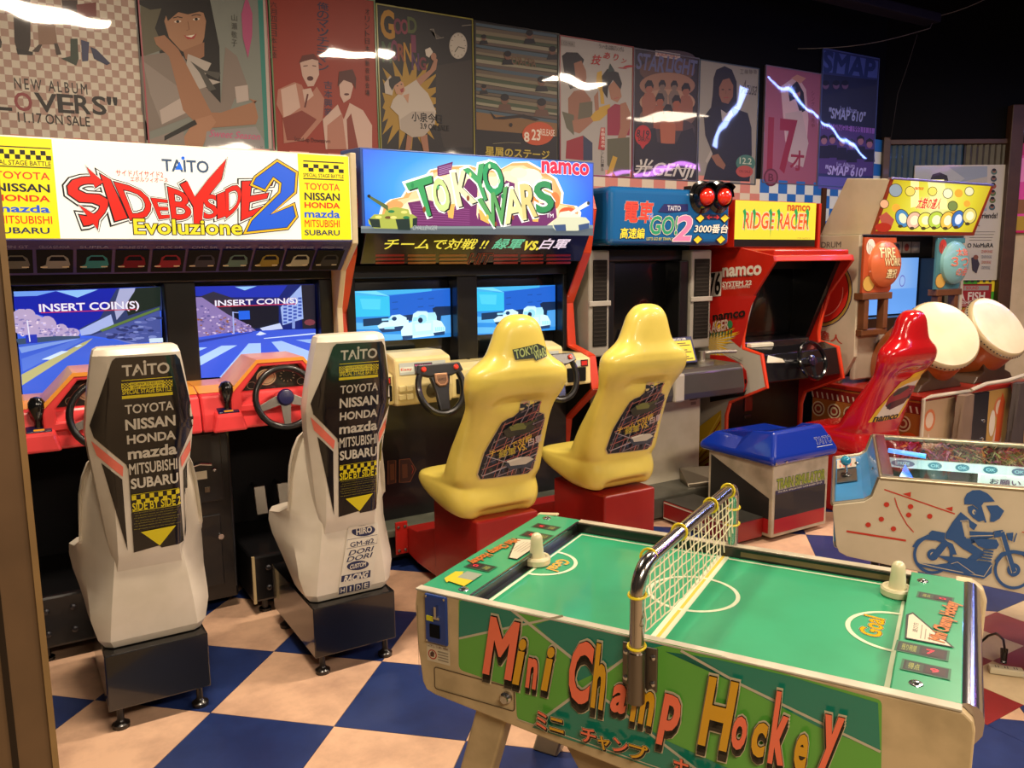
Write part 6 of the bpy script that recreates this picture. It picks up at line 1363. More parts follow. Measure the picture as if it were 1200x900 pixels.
a.poly([(330, 500), (370, 470), (440, 480), (455, 560), (450, 640), (330, 640)], '#8a1c34'); a.poly([(400, 470), (430, 460), (455, 520), (450, 600), (410, 700), (380, 760), (365, 740), (400, 600)], '#94644a'); a.poly([(330, 660), (450, 650), (450, 860), (380, 865), (330, 800)], '#56543c'); a.poly([(325, 860), (360, 750), (385, 760), (350, 868)], '#b58f20')
a.poly([(295, 598), (318, 598), (316, 720), (280, 716)], '#a8302c'); 
for i, ch in enumerate('新曲発売中'): a.text(ch, 297, 602+i*22, 315, 620+i*22, '#d8c8b8', bold=.03)
for i, ch in enumerate('コントロール'): a.text(ch, 296, 705+i*22, 310, 722+i*22, '#3c3430', bold=.01)
for t_, q in (('技', (248, 205, 295, 258)), ('あ', (312, 192, 345, 226)), ('り', (365, 200, 388, 236)), ('ン', (408, 226, 432, 250)), ('!', (420, 258, 455, 282))): a.text(t_, *q, '#9c1c1c', bold=.05, shear=.3)
a.rect(80, 128, 155, 158, '#8c867e'); a.text('CD-90A', 92, 136, 145, 152, '#5a544c', bold=.03); a.text('うぃ～まんDEBUTシングル', 285, 152, 420, 180, '#2c2420', bold=.01)
a.build('poster_print', a.R)
# 6 star light
a = poster(X[5]+.002, X[6]-.002, PZ0, PZ1-.015, '#241c22', 'smoky brown poster with seven shirtless young men and STAR LIGHT title', '#5c5a66'); a.crop(640, 20, 4.615)
for y, c in ((180, '#3a2a2c'), (250, '#54382f'), (330, '#8a6450'), (420, '#9c7860'), (500, '#6c5044'), (570, '#3a2c30')): a.ell(655, y+40, 150, 42 if y < 200 else 70, c)
a.rect(590, 190, 725, 222, '#a89a94'); a.text('ALBUM DEBUT', 600, 198, 715, 216, '#8c3c28', bold=.04)
a.text('STAR', 492, 205, 640, 290, '#565a80', bold=.06, shear=.25); a.text('LIGHT', 652, 225, 812, 305, '#565a80', bold=.08, shear=.25)
for x, y, s, c in ((627, 375, .8, '#6c5a50'), (692, 378, .8, '#6c5a50'), (556, 385, 1, '#8c5440'), (755, 400, 1, '#84503c'), (614, 455, 1, '#8c4c34'), (703, 465, 1, '#8c4c34'), (657, 520, 1.1, '#a0583a')):
    a.poly([(x-22*s, y+25*s), (x+22*s, y+25*s), (x+38*s, y+60*s), (x+34*s, y+150*s), (x-34*s, y+150*s), (x-40*s, y+60*s)], c); a.ell(x, y, 20*s, 30*s, c, n=16); a.poly([(x-22*s, y+4), (x-24*s, y-20*s), (x-8*s, y-44*s), (x+14*s, y-42*s), (x+25*s, y-15*s), (x+22*s, y+4), (x+12*s, y-12*s), (x-10*s, y-10*s)], '#140f10')
a.poly([(478, 560), (820, 560), (815, 880), (470, 872)], '#15121c') if False else None
a.poly([(520, 610), (590, 600), (600, 680), (700, 690), (730, 620), (790, 600), (815, 700), (812, 880), (475, 872), (480, 700)], '#15121c')
a.ell(522, 640, 44, 55, '#a8201c'); a.poly([(500, 680), (545, 680), (520, 715)], '#a8201c'); a.text('8.19', 488, 612, 555, 650, '#140c0c', bold=.05, shear=.15); a.text('DEBUT!!', 498, 652, 556, 672, '#140c0c', bold=.05, shear=.2)
a.text('光GENJI', 480, 775, 795, 880, '#c9c4bc', bold=.04, shear=.35); a.line([(480, 822), (802, 818)], 4, '#c9c4bc')
a.build('poster_print', a.R)
# 7 long haired woman
a = poster(X[6]+.002, X[7]-.002, PZ0, PZ1-.02, '#8c877e', 'grey poster of a long haired woman in dark blazer with 12.2 badge', '#3c4a52'); a.crop(640, 20, 4.615)
a.poly([(905, 330), (920, 285), (965, 265), (1005, 285), (1030, 350), (1032, 480), (1000, 500), (890, 500), (900, 420)], '#17110f'); a.poly([(935, 380), (955, 340), (990, 330), (1012, 370), (1010, 430), (985, 470), (950, 460), (935, 420)], '#84583f')
for x in (955, 992): a.ell(x, 392, 8, 3, '#1c1210', n=10)
a.line([(972, 395), (972, 418)], 3, '#6c4430'); a.line([(960, 437), (985, 435)], 5, '#8c3834')
a.poly([(852, 540), (890, 490), (960, 480), (1010, 490), (1090, 520), (1110, 600), (1112, 740), (1100, 890), (850, 880), (870, 800), (900, 740), (860, 640)], '#14131c'); a.poly([(945, 500), (975, 520), (1000, 500), (1010, 530), (975, 580), (950, 560)], '#a49c94'); a.poly([(960, 560), (985, 560), (1000, 600), (950, 605)], '#1c1b2a')
a.poly([(890, 750), (930, 740), (970, 800), (960, 825), (920, 800)], '#84583f'); a.poly([(870, 790), (900, 740), (890, 720), (860, 780)], '#a49c94')
a.text('Azusa', 1060, 345, 1142, 420, '#3c3834', bold=-.01, shear=.5)
for i, ch in enumerate('工藤静香'): a.text(ch, 1048+i*24, 284, 1068+i*24, 308, '#544e44', bold=.01)
a.ell(1078, 790, 52, 45, '#3f6e60'); a.text('12.2', 1046, 762, 1110, 795, '#b8c0a8', bold=.03); a.ell(1072, 835, 46, 32, '#a8483c'); a.text('ON SALE', 1042, 828, 1104, 842, '#6c1c18', bold=.04)
a.build('poster_print', a.R)
# 8 pink 17
a = poster(X[8]+.002, X[9]-.002, 2.075, 2.93, '#96526c', 'pink poster with big 17 and a woman in a white dress', '#6a5a66'); a.crop(780, 0, 2.857)
a.poly([(385, 290), (440, 252), (470, 300), (478, 400), (470, 520), (430, 560), (400, 470), (390, 350)], '#c4a4b0'); a.poly([(410, 300), (440, 270), (462, 310), (468, 370), (450, 380), (435, 330), (415, 340)], '#1c1014'); a.ell(438, 312, 13, 17, '#a8705c', n=14); a.ell(436, 300, 15, 12, '#1c1014', n=14); a.poly([(420, 262), (440, 250), (470, 262), (450, 280)], '#b88474')
a.poly([(400, 380), (455, 370), (478, 480), (460, 560), (410, 540)], '#b4a0a8')
a.text('17', 345, 405, 432, 570, '#8c1c38', bold=.09, outs=()); a.text('才', 418, 505, 462, 570, '#8c1c38', bold=.06)
for i, ch in enumerate('シングル発売中'): a.text(ch, 488, 305+i*18, 498, 320+i*18, '#5c2438', bold=.0)
a.ell(352, 594, 24, 30, '#5c1c30'); a.ell(352, 594, 19, 24, '#8a4058'); a.text('B', 344, 582, 360, 606, '#5c1c30', bold=.05)
a.build('poster_print', a.R)
# 9 blue double poster
a = poster(X[9]+.004, X[10], 2.075, 3.125, '#28306c', 'tall blue and violet double poster at the right end with group portrait', '#4a5a9c'); a.crop(780, 0, 2.857)
a.poly([(526, 168), (712, 205), (708, 262), (524, 240)], '#4a5cb0'); a.text('SMAP', 528, 185, 700, 252, '#1c2c6c', bold=.1, shear=.1)
a.poly([(523, 248), (708, 268), (700, 430), (518, 408)], '#1a1c40'); a.text('1st Album', 585, 358, 640, 376, '#8890d0', bold=.03); a.text('"SMAP 610"', 546, 368, 668, 402, '#9aa2dc', bold=.07, shear=.15)
a.poly([(518, 412), (700, 430), (698, 448), (517, 430)], '#8c5cc0'); a.text('NEW SINGLE 1993.11.11', 520, 420, 690, 440, '#2c1c5c', bold=.05)
a.poly([(517, 430), (698, 448), (694, 590), (512, 580)], '#4a3480'); a.poly([(512, 590), (694, 600), (690, 640), (510, 632)], '#5a56b0')
for i, (x, y) in enumerate(((530, 470), (558, 468), (590, 476), (622, 484), (652, 472), (682, 482))):
    a.poly([(x-15, y+18), (x+15, y+18), (x+18, y+60), (x-18, y+60)], '#181432'); a.ell(x, y, 10, 14, '#9c6a80', n=14); a.poly([(x-12, y+2), (x-12, y-12), (x, y-20), (x+12, y-12), (x+12, y+2), (x+6, y-8), (x-6, y-7)], '#140e1c')
for i, x in enumerate((535, 570, 600)): a.ell(x, 285, 11, 14, '#6a4c74', n=12); a.ell(x, 278, 12, 9, '#120e20', n=12)
a.text('1st Album', 572, 545, 632, 560, '#a8a0e8', bold=.03); a.text('"SMAP 610"', 533, 558, 668, 588, '#b0a8ec', bold=.07, shear=.15)
a.build('poster_print', a.R)
# ---------------------------------------------------------------- end wall posters
def wq(px, py, off=.03):
    n = WN; p = on(px, py, W0+n*off, n) - W0; return p.dot(WD), p.z
def wposter(name, label, corners, bg, edge, th=.015):
    (s0, z1), (s1, z0) = corners; off = .035
    R = thing(name, label, 'poster', W0+WD*((s0+s1)/2)+Vector((0, 0, z0)), math.atan2(-.515, .857))
    m = MB(); P = lambda s, o, z: tuple(W0+WD*s+WN*o+Vector((0, 0, z)))
    m.hexa([P(s0, off-th, z0), P(s1, off-th, z0), P(s1, off-th, z1), P(s0, off-th, z1)], [P(s0, off, z0), P(s1, off, z0), P(s1, off, z1), P(s0, off, z1)]); m.build('backing_board', mat(edge, 'plastic'), R)
    a = Art(W0+WN*off, WD, (0, 0, 1)); a.kind = 'print'; a.rect(s0+.008, z0+.008, s1-.008, z1-.008, bg, px=False); a.R = R; return a
a = wposter('poster', 'white letter poster with clouds and small portraits on the corrugated wall', (wq(1072, 194), wq(1170, 328)), '#b7b2a6', '#c8c2b2')
a.crop(940, 180, 4.092)
a.poly([(545, 65), (888, 60), (885, 275), (540, 280)], '#8c98a4'); a.poly([(545, 65), (700, 62), (780, 120), (700, 170), (545, 150)], '#a8aeb0'); a.poly([(700, 150), (888, 110), (885, 260), (720, 280)], '#aaa69c')
a.poly([(612, 130), (625, 100), (660, 90), (695, 105), (702, 135)], '#14110f'); a.poly([(622, 128), (694, 128), (690, 160), (625, 160)], '#7c5440')
for i in range(6): a.ell(920-i*2, 88+i*34, 15, 14, ['#4a6c60', '#3c4a50', '#8c4434', '#4c6a3c', '#5c6c3c', '#3c5c64'][i], n=12); a.ell(920-i*2, 84+i*34, 9, 9, '#8a5c44', n=10); a.ell(920-i*2, 78+i*34, 10, 7, '#181210', n=10)
a.text('to friends!', 822, 285, 935, 310, '#181818', bold=.06); a.text('sweetest,', 780, 335, 850, 350, '#242424', bold=.02)
for i, y in enumerate((375, 388, 402, 415)): a.line([(800, y), (925-i*6, y)], 2, '#6c6a64')
a.text('O NoMuRA', 792, 430, 915, 450, '#20242c', bold=.06); a.poly([(810, 500), (835, 490), (850, 530), (835, 575), (815, 560)], '#34303c'); a.ell(832, 497, 12, 12, '#7c4c3c', n=10)
for i in range(4): a.text('CD NOW ON SALE', 858, 462+i*26, 912-i*4, 476+i*26, '#a84838' if i % 2 == 0 else '#5c6474', bold=.02)
a.build('poster_print', a.R)
a = wposter('shop_sign', 'red sign reading IA FISH low on the chequered board', (wq(1112, 333), wq(1160, 360)), '#8f1c20', '#701418', .02); a.R['category'] = 'sign'
a.crop(940, 180, 4.092); a.rect(740, 634, 895, 656, '#8f8a84'); a.text('HOT SOUND', 745, 637, 845, 652, '#a8302c', bold=.08); a.text('IA FISH', 742, 665, 875, 702, '#cfc6ba', bold=.06); a.text('YOSHIDA', 745, 706, 830, 722, '#cfc6ba', bold=.05); a.line([(740, 730), (895, 728)], 2, '#cfc6ba')
a.build('sign_print', a.R)
s0, z1 = wq(1184, 168); s1 = s0+.5; z0 = wq(1184, 273)[1]
a = wposter('poster', 'bright pink edged poster at the far right edge of the picture', ((s0, z1), (s1, z0)), '#c8286c', '#c81e50', .02)
a.rect(s0+.02, z0+.14, s1-.02, z1-.1, mat('#e04c9c', 'print'), px=False); a.rect(s0+.02, z0+.02, s1-.02, z0+.14, '#b0902c', px=False); a.rect(s0+.03, z0+.16, s0+.2, z0+.28, '#8c5c34', px=False); a.ell(s0+.12, z1-.22, .06, .1, '#f08cc0', px=False); a.build('poster_print', a.R)
# ================================================================ AIR HOCKEY TABLE
HA = Vector((.78, 1.717, 0)); HR = math.radians(-60.511)
HK = thing('hockey_table', 'green mini air hockey table with cartoon lettering and chrome net bar', 'game table', HA, HR)
HU = Vector((math.cos(HR), math.sin(HR), 0)); HV = Vector((-HU.y, HU.x, 0))
Lh, Wh = 1.165, .66
CRT = mat('#c4ad84', 'worn'); GRN = mat('#2f9a6c', 'plastic'); ALU = mat('#9c9a98', 'metal')
m = MB()
sideP = [(.0, .738), (-.006, .70), (-.002, .60), (.010, .505), (.020, .486), (.045, .479), (1.155, .375), (1.165, .385), (1.168, .40), (1.172, .705), (1.168, .724), (1.152, .738)]
m.prism([(x, z) for x, z in sideP], 'y', 0, .022); m.build('near_side', CRT, HK, .004, local=True)
m = MB(); m.prism(sideP, 'y', Wh-.022, Wh); m.build('far_side', CRT, HK, .004, local=True)
m = MB(); m.prism([(.004, .70), (.0, .60), (.02, .50), (1.15, .39), (1.16, .70)], 'y', .022, Wh-.022); m.build('table_body', CRT, HK, local=True)
m = MB(); m.box(.135, 1.035, .022, Wh-.022, .70, .7115); fd = m.build('playfield', GRN, HK, local=True)
m = MB(); m.box(.135, 1.035, Wh-.030, Wh-.022, .7115, .738); fr = m.build('far_rail', mat('#14120e', 'plastic'), HK, local=True)
m = MB(); m.box(.62, 1.03, Wh-.0305, Wh-.030, .718, .731); m.build('worn_wood', mat('#6c5836', 'worn'), fr, local=True)
m = MB(); m.box(.135, 1.035, Wh-.024, Wh+.002, .738, .7415); m.build('far_edge_strip', mat('#b5ab94', 'worn'), HK, .001, local=True)
m = MB(); m.box(-.002, 1.150, -.002, .022, .738, .7425); m.build('near_edge_strip', mat('#c2bba8', 'worn'), HK, .001, local=True)
m = MB(); m.box(.135, .1365, .022, Wh-.03, .7116, .738); m.box(.137, .150, .022, Wh-.03, .7115, .7118); m.build('goal_slot', mat('#0e0e0e', 'plastic'), HK, local=True)
m = MB(); m.box(.135, .142, .022, Wh-.03, .738, .744); m.build('slot_edge', mat('#7c8c94', 'metal'), HK, .001, local=True)
eg = []
for xa, xb in ((.002, .135), (1.035, 1.150)):
    m = MB(); m.box(xa, xb, .020, Wh-.006, .700, .7425); eg.append(m.build('end_panel', mat('#2a9468', 'plastic'), HK, .002, local=True))
m = MB(); pts = [(1.150, .70), (1.150, .7425), (1.158, .745), (1.172, .742), (1.182, .732), (1.186, .715), (1.184, .69), (1.172, .67), (1.172, .70)]; m.prism(pts, 'y', .023, Wh-.02); m.build('chrome_end_rail', mat('#b4b0b8', 'metal'), HK, local=True, smooth=True, ang=50)
m = MB(); m.prism([(1.13, .745), (1.165, .745), (1.19, .73), (1.20, .70), (1.195, .55), (1.17, .5), (1.16, .7)], 'y', Wh-.02, Wh+.012); m.build('corner_guard', mat('#cbb994', 'plastic'), HK, .006, local=True)
m = MB(); m.prism([(-.012, .70), (-.008, .742), (.06, .750), (.06, .742), (.0, .735)], 'y', Wh-.012, Wh+.008); m.build('corner_guard', mat('#cbb994', 'plastic'), HK, .004, local=True)
# legs
for (t0, t1, b0, b1) in ((.147, .233, .01, .095), (.93, 1.02, 1.07, 1.155)):
    for v0 in (.03, Wh-.09):
        m = MB(); m.prism([(t0, .47), (t1, .47), (b1, .0), (b0, .0)], 'y', v0, v0+.05); m.build('leg', CRT, HK, .006, local=True)
m = MB(); m.prism([(.33, .46), (.52, .17), (.86, .17), (.93, .42)], 'y', .06, Wh-.08); m.build('blower_box', mat('#a58f6e', 'worn'), HK, .006, local=True)
# playfield print
a = Art(HA+Vector((0, 0, .7115)), HU, HV); a.kind = 'gloss'; a.step = .0001
WH = '#d6dfc0'
f2 = lambda x, y: (x, y)
a.line([(.158, .027), (.158, Wh-.045), (1.026, Wh-.045), (1.026, .027)], .010, WH, px=False)
cxh, cyh = .575, .345
a.rect(cxh-.016, .024, cxh+.016, Wh-.032, WH, px=False); a.rect(cxh-.004, .024, cxh+.004, Wh-.032, '#d8c050', px=False)
a.ring(cxh, cyh, .105, .105, .010, WH, px=False, n=60); a.ring(.158, .36, .088, .088, .010, WH, px=False, a0=-90, a1=90); a.ring(1.026, .345, .100, .100, .010, WH, px=False, a0=90, a1=270)
c, s_ = math.cos(math.radians(62)), math.sin(math.radians(62))
def rq(cx, cy, w_, h_, ang):
    c, s_ = math.cos(math.radians(ang)), math.sin(math.radians(ang)); return [(cx+x*c-y*s_, cy+x*s_+y*c) for x, y in ((-w_, h_), (w_, h_), (w_, -h_), (-w_, -h_))]
a.tq('Goal', rq(.975, .350, .052, .021, 90), '#d8a81c', bold=.05, outs=((.08, WH), (.05, '#141008')), shear=.2); a.tq('Goal', rq(.205, .36, .040, .018, -90), '#d8a81c', bold=.05, outs=((.08, WH), (.05, '#141008')), shear=.2)
a.build('field_lines', fd)
# end panels
a = Art(HA+Vector((0, 0, .7425)), HU, HV); a.kind = 'print'; a.step = .0001
def disp(cx, cy, w_, h_, ang, txt, d='8'):
    q = rq(cx, cy, w_, h_, ang); a.poly(rq(cx, cy, w_+.004, h_+.004, ang), '#1c5c3c', px=False); a.poly(q, '#140f0e', px=False)
    c_, s2 = math.cos(math.radians(ang)), math.sin(math.radians(ang)); L = lambda x, y: (cx+x*c_-y*s2, cy+x*s2+y*c_)
    a.poly([L(-w_+.004, h_-.004), L(-.004, h_-.004), L(-.004, -h_+.004), L(-w_+.004, -h_+.004)], '#24382a', px=False); a.tq(txt, [L(-w_+.008, h_-.007), L(-.010, h_-.007), L(-.010, -h_+.007), L(-w_+.008, -h_+.007)], '#8c9040', bold=.02)
    a.poly([L(.0, h_-.006), L(w_-.004, h_-.006), L(w_-.004, -h_+.006), L(.0, -h_+.006)], '#2c0a0c', px=False); k = a.kind; a.kind = 'emit'; a.tq(d, [L(.008, h_-.012), L(.022 if len(d) == 1 else .03, h_-.012), L(.022 if len(d) == 1 else .03, -h_+.012), L(.008, -h_+.012)], '#ff1838', bold=.03); a.kind = k
def panel_art(x0, flip):
    X_ = lambda t: x0+t if not flip else x0-t
    return X_
# right panel (u 1.035-1.15)
disp(1.092, .505, .034, .016, -3, '得点', d='0'); disp(1.078, .205, .044, .022, -2, '残り時間', d='7'); disp(1.088, .125, .038, .020, -2, '得点', d='9')
a.poly([(1.040, .37), (1.052, .39), (1.135, .245), (1.045, .245)], '#101810', px=False); a.poly([(1.045, .368), (1.052, .38), (1.128, .249), (1.048, .250)], '#c4bca4', px=False); a.tq('遊び方', [(1.056, .285), (1.056, .335), (1.066, .335), (1.066, .285)], '#3a342c', bold=.02)
for i in range(4): a.rect(1.072+i*.008, .258, 1.074+i*.008, .330-i*.018, '#8c8474', px=False)
a.tq('Mini Champ Hockey', rq(1.118, .375, .115, .018, 84), '#b4681c', bold=.08, outs=((.07, '#1c120c'), (.03, '#a8281c')), shear=.2)
m_ = MB()
a.build('panel_print', eg[1])
a = Art(HA+Vector((0, 0, .7425)), HU, HV); a.kind = 'print'; a.step = .0001
# left panel (u 0-.135)
disp(.075, .545, .036, .018, 178, '得点', d='5'); disp(.085, .465, .040, .020, 178, '残り時間', d='5'); disp(.068, .185, .034, .018, 178, '得点', d='0')
a.poly([(.128, .27), (.128, .435), (.045, .415), (.100, .27)], '#101810', px=False); a.poly([(.125, .275), (.125, .43), (.052, .412), (.102, .275)], '#c4bca4', px=False)
for i in range(4): a.rect(.080+i*.010, .32, .082+i*.010, .40, '#8c8474', px=False)
a.tq('Mini Champ Hockey', rq(.040, .30, .105, .018, -94), '#b4681c', bold=.08, outs=((.07, '#1c120c'), (.03, '#a8281c')), shear=.2)
a.poly([(.03, .125), (.05, .135), (.05, .125), (.10, .115), (.10, .055), (.05, .065), (.05, .055), (.03, .075)], '#c8b41c', px=False); a.rect(.055, .095, .10, .14, '#8c9484', px=False)
a.build('panel_print', eg[0])
m = MB()
for p in ((.105, .045), (.04, .62), (1.062, .6), (1.075, .06)):
    q = HA+HU*p[0]+HV*p[1]+Vector((0, 0, .7425)); m.lathe([(.013, 0), (.012, .0015), (.007, .002), (.006, .005), (.003, .0055)], q, (0, 0, 1), 16)
m.build('lock', CHR, eg[0])
# near side print
a = Art(HA-HV*.0002, HU, (0, 0, 1), crop=(480, 660, 3.3333)); a.kind = 'gloss'; a.step = .00012
TEAL, GR, CRL = '#157a64', '#5aa23c', '#b8b298'
def rnd_poly(pts, r=10, n=4):
    out = []
    for i in range(len(pts)):
        p, a_, b_ = Vector(pts[i]), Vector(pts[i-1]), Vector(pts[(i+1) % len(pts)]); u_, v_ = (a_-p).normalized()*r, (b_-p).normalized()*r
        for k in range(n+1): t = k/n; out.append(tuple((p+u_)*(1-t)**2+p*2*t*(1-t)+(p+v_)*t*t))
    return out
Q = lambda pts: [a.q(*p) for p in pts]
ztop, = [a.q(700, 200)[1]]
edge = rnd_poly([(192, 133), (1190, 353), (1500, 440), (1845, 535), (1840, 1100), (420, 610), (414, 490), (192, 415)], 22)
a.poly(edge, GR)
# teal corners and stripes, clipped by hand to the outline
a.poly([(196, 150), (215, 138), (405, 182), (470, 240), (192, 290)], TEAL); a.poly([(490, 240), (560, 218), (800, 275), (1000, 320), (845, 350), (840, 370), (625, 368)], TEAL)
a.poly([(625, 368), (840, 300), (845, 372), (640, 470)], TEAL) 
a.poly([(625, 362), (845, 300), (842, 375), (700, 440), (640, 400)], TEAL)
a.poly([(1000, 345), (1190, 372), (1500, 445), (1830, 545), (1838, 730), (1600, 640), (1300, 480), (1130, 362)], TEAL)
a.poly([(480, 640), (560, 575), (700, 480), (1000, 690), (1400, 870), (1600, 950), (1500, 985)], TEAL)
def stripe(p, q, w0=9): a.line([p, q], w0, CRL)
stripe((194, 293), (600, 205)); stripe((400, 182), (655, 385), 11); stripe((840, 372), (490, 630), 11); stripe((1060, 340), (1300, 475), 10); stripe((1300, 475), (1840, 735), 10); stripe((700, 480), (1130, 810), 10); stripe((420, 606), (1560, 1000), 4)
COR, MUS, BKK, OUT = '#ea6e4e', '#d09a14', '#14100c', '#c4b896'
pops = [('M', (290, 222, 438, 432), COR), ('i', (416, 296, 456, 462), MUS), ('n', (458, 372, 512, 476), COR), ('i', (528, 326, 566, 486), MUS), ('C', (612, 306, 735, 532), COR), ('h', (716, 320, 782, 552), MUS), ('a', (790, 472, 862, 572), COR), ('m', (866, 496, 968, 612), MUS), ('p', (972, 514, 1070, 700), COR)]
pops2 = [('H', (80, 380, 268, 682), MUS), ('o', (228, 550, 318, 690), COR), ('c', (322, 578, 408, 722), MUS), ('k', (412, 442, 512, 756), COR), ('e', (520, 632, 602, 786), MUS), ('y', (636, 548, 752, 820), COR)]
def pop(lst, crop):
    a.crop(*crop); out = []
    for t_, (x0, y0, x1, y1), c_ in lst:
        w_, h_ = x1-x0, y1-y0; e = max(w_-.22*h_, w_*(.42 if t_ == 'i' else .62)); m_ = (x0+x1)/2; out.append((t_, (m_-e/2, y0, m_+e/2, y1), c_))
    lst = out
    for wd_, mc in ((.10, OUT), (.055, BKK)):
        for t_, b_, c_ in lst: a.text(t_, *b_, mc, bold=.05, shear=.30, outs=((wd_, mc),), shadow=(.02, -.11))
    for t_, b_, c_ in lst: a.text(t_, *b_, c_, bold=.09, shear=.30)
pop(pops, (480, 660, 3.3333)); pop(pops2, (800, 700, 4))
a.crop(480, 660, 3.3333)
kk = [('ミ', (508, 570, 546, 632), COR), ('ニ', (560, 595, 612, 642), MUS), ('チ', (682, 632, 738, 685), COR), ('ャ', (748, 665, 792, 712), MUS), ('ン', (808, 672, 862, 722), COR), ('プ', (870, 690, 940, 748), MUS), ('ホ', (1042, 748, 1100, 812), COR), ('ッ', (1112, 790, 1160, 835), MUS), ('ケ', (1172, 810, 1235, 862), COR), ('ー', (1250, 850, 1300, 872), MUS)]
for t_, b_, c_ in kk: a.text(t_, *b_, c_, bold=.05, outs=((.10, OUT), (.06, BKK)), shadow=(.05, -.07))
a.build('side_lettering', [c for c in HK.children if c.name.startswith('near_side')][0])
# coin mechanism, door, bracket
ns = [c for c in HK.children if c.name.startswith('near_side')][0]
m = MB(); m.box(.027, .090, -.008, 0, .615, .738); cm = m.build('coin_mechanism', mat('#163a84', 'plastic'), HK, .004, local=True)
m = MB(); m.box(.042, .070, -.010, -.008, .632, .665); m.build('reject_opening', mat('#0a0c12', 'matte'), cm, local=True)
m = MB(); m.box(.062, .068, -.020, -.008, .686, .715); m.box(.055, .072, -.013, -.008, .680, .686); m.cyl((.033, -.010, .732), (.033, -.008, .732), .003, 8); m.cyl((.084, -.010, .732), (.084, -.008, .732), .003, 8); m.cyl((.033, -.010, .621), (.033, -.008, .621), .003, 8); m.build('coin_slot', CHR, cm, local=True)
m = MB(); m.box(.033, .052, -.010, -.008, .672, .684); m.build('price_label', mat('#c8c41c', 'print'), cm, local=True)
a = Art(HA-HV*.0002, HU, (0, 0, 1)); a.kind = 'print'
a.rect(.026, .565, .092, .610, '#c8bca0', px=False); a.rect(.026, .600, .092, .610, '#b4a890', px=False); a.tq('⚠注意', [(.030, .608), (.088, .608), (.088, .602), (.030, .602)], '#5c3c30'); a.ring(.042, .583, .011, .011, .003, '#a83c30', px=False); a.poly([(.036, .577), (.046, .577), (.048, .588), (.042, .592), (.036, .586)], '#4a2c24', px=False)
for i in range(4): a.rect(.058, .572+i*.007, .088, .575+i*.007, '#8c8270', px=False)
a.line(rnd_poly([(.047, .553), (.266, .553+.0), (.266, .497), (.047, .497)], .008, 4), .0025, '#4a3c28', px=False, closed=True)
a.line([(.002, .52), (.003, .70)], .001, '#6c5c40', px=False)
a.build('notice_and_door_line', ns)
m = MB(); m.lathe([(.014, 0), (.014, .008), (.009, .012), (.009, .018)], HA+HU*.247-HV*.001+Vector((0, 0, .528)), -HV, 18); m.build('door_lock', CHR, HK)
STL = mat('#7a746e', 'brushed')
m = MB(); m.box(.528, .604, -.005, 0, .632, .728); bk = m.build('post_bracket', STL, HK, .002, local=True); m = MB()
for u_ in (.536, .594):
    for z in (.650, .708): m.lathe([(.006, 0), (.006, .002), (.002, .004)], HA+HU*u_-HV*.005+Vector((0, 0, z)), -HV, 12)
m.build('bolt', CHR, bk)
m = MB(); zt = .905; pu = .565; pts = [(pu, -.022, .615), (pu, -.022, .72), (pu, -.022, zt-.055)]
for i in range(1, 9): t = math.pi/2*i/8; pts.append((pu+.001*i, -.022+.05*(1-math.cos(t)), zt-.055+.055*math.sin(t)))
pts += [(.578, .30, zt), (.588, Wh-.045, zt)]
for i in range(1, 7): t = math.pi/2*i/6; pts.append((.590, Wh-.045+.04*math.sin(t), zt-.04*(1-math.cos(t))))
pts += [(.590, Wh-.005, .70)]
m.tube(pts, .0155, 16); nb = m.build('net_bar', mat('#b4b0ac', 'metal'), HK, local=True)
m = MB(); m.tube([(pu, -.022, .612), (pu, -.022, .722)], .0185, 16); m.build('bar_sleeve', STL, nb, local=True)
# net: knotted cords
rnd = random.Random(4); NX, NZ = 22, 6; N_ = []
for i in range(NX+1):
    col = []
    for j in range(NZ+1):
        v_ = .02+(Wh-.05)*i/NX; z = zt-.014-j*.0185-.012*math.sin(math.pi*i/NX)*(j/NZ)-.002*rnd.random()*(j > 0); v2 = v_-.010*j+.0015*rnd.uniform(-1, 1); u_ = .566+.024*i/NX+.002*rnd.uniform(-1, 1)*(j > 0)+.004*j
        col.append((u_, v2, z))
    N_.append(col)
m = MB()
for i in range(NX+1): m.tube(N_[i][:NZ+1 if i < NX-2 else NZ], .0017, 5)
for j in range(1, NZ+1): m.tube([N_[i][j] for i in range(NX+1)][:(NX+1 if j < 5 else NX-3)], .0017, 5)
m.build('net', mat('#d8cfae', 'matte'), nb, local=True)
for (u_, v_, z, ax) in ((pu, -.022, .735, 2), (pu, -.022, .845, 2), (.568, .035, zt, 1), (.575, .22, zt, 1), (.583, .45, zt, 1), (.588, .60, zt, 1), (.590, Wh-.005, .845, 2), (.590, Wh-.005, .80, 2)):
    pts = []
    for i in range(14): t = 2*math.pi*i/14; pts.append((u_+.018*math.cos(t), v_+(.018*math.sin(t) if ax == 2 else .004*math.sin(t)), z+(.018*math.sin(t) if ax == 1 else .003*math.sin(t))))
    MB().tube(pts, .0028, 6, True).build('cord_tie', mat('#d8c020', 'plastic'), nb, local=True)
def mallet(p, label):
    R = thing('mallet', label, 'mallet', p, group=None); 
    m = MB(); m.lathe([(.034, 0), (.037, .003), (.0375, .016), (.034, .021), (.027, .0215), (.024, .019)], p, (0, 0, 1), 32); m.build('disc', mat('#cfc7a2', 'plastic'), R)
    m = MB(); m.lathe([(.021, .017), (.019, .03), (.0165, .055), (.0155, .072), (.012, .080), (.006, .084), (.001, .085)], p, (0, 0, 1), 24); m.build('knob', mat('#d6cea8', 'plastic'), R); return R
def onz(px, py, z): return oz(px, py, z)
q = onz(629, 660, .712); mallet(q, 'cream air hockey mallet at the left goal, nearest the yellow seat'); q = onz(1051, 697, .712); mallet(q, 'cream air hockey mallet on the right end of the field beside the score panel')
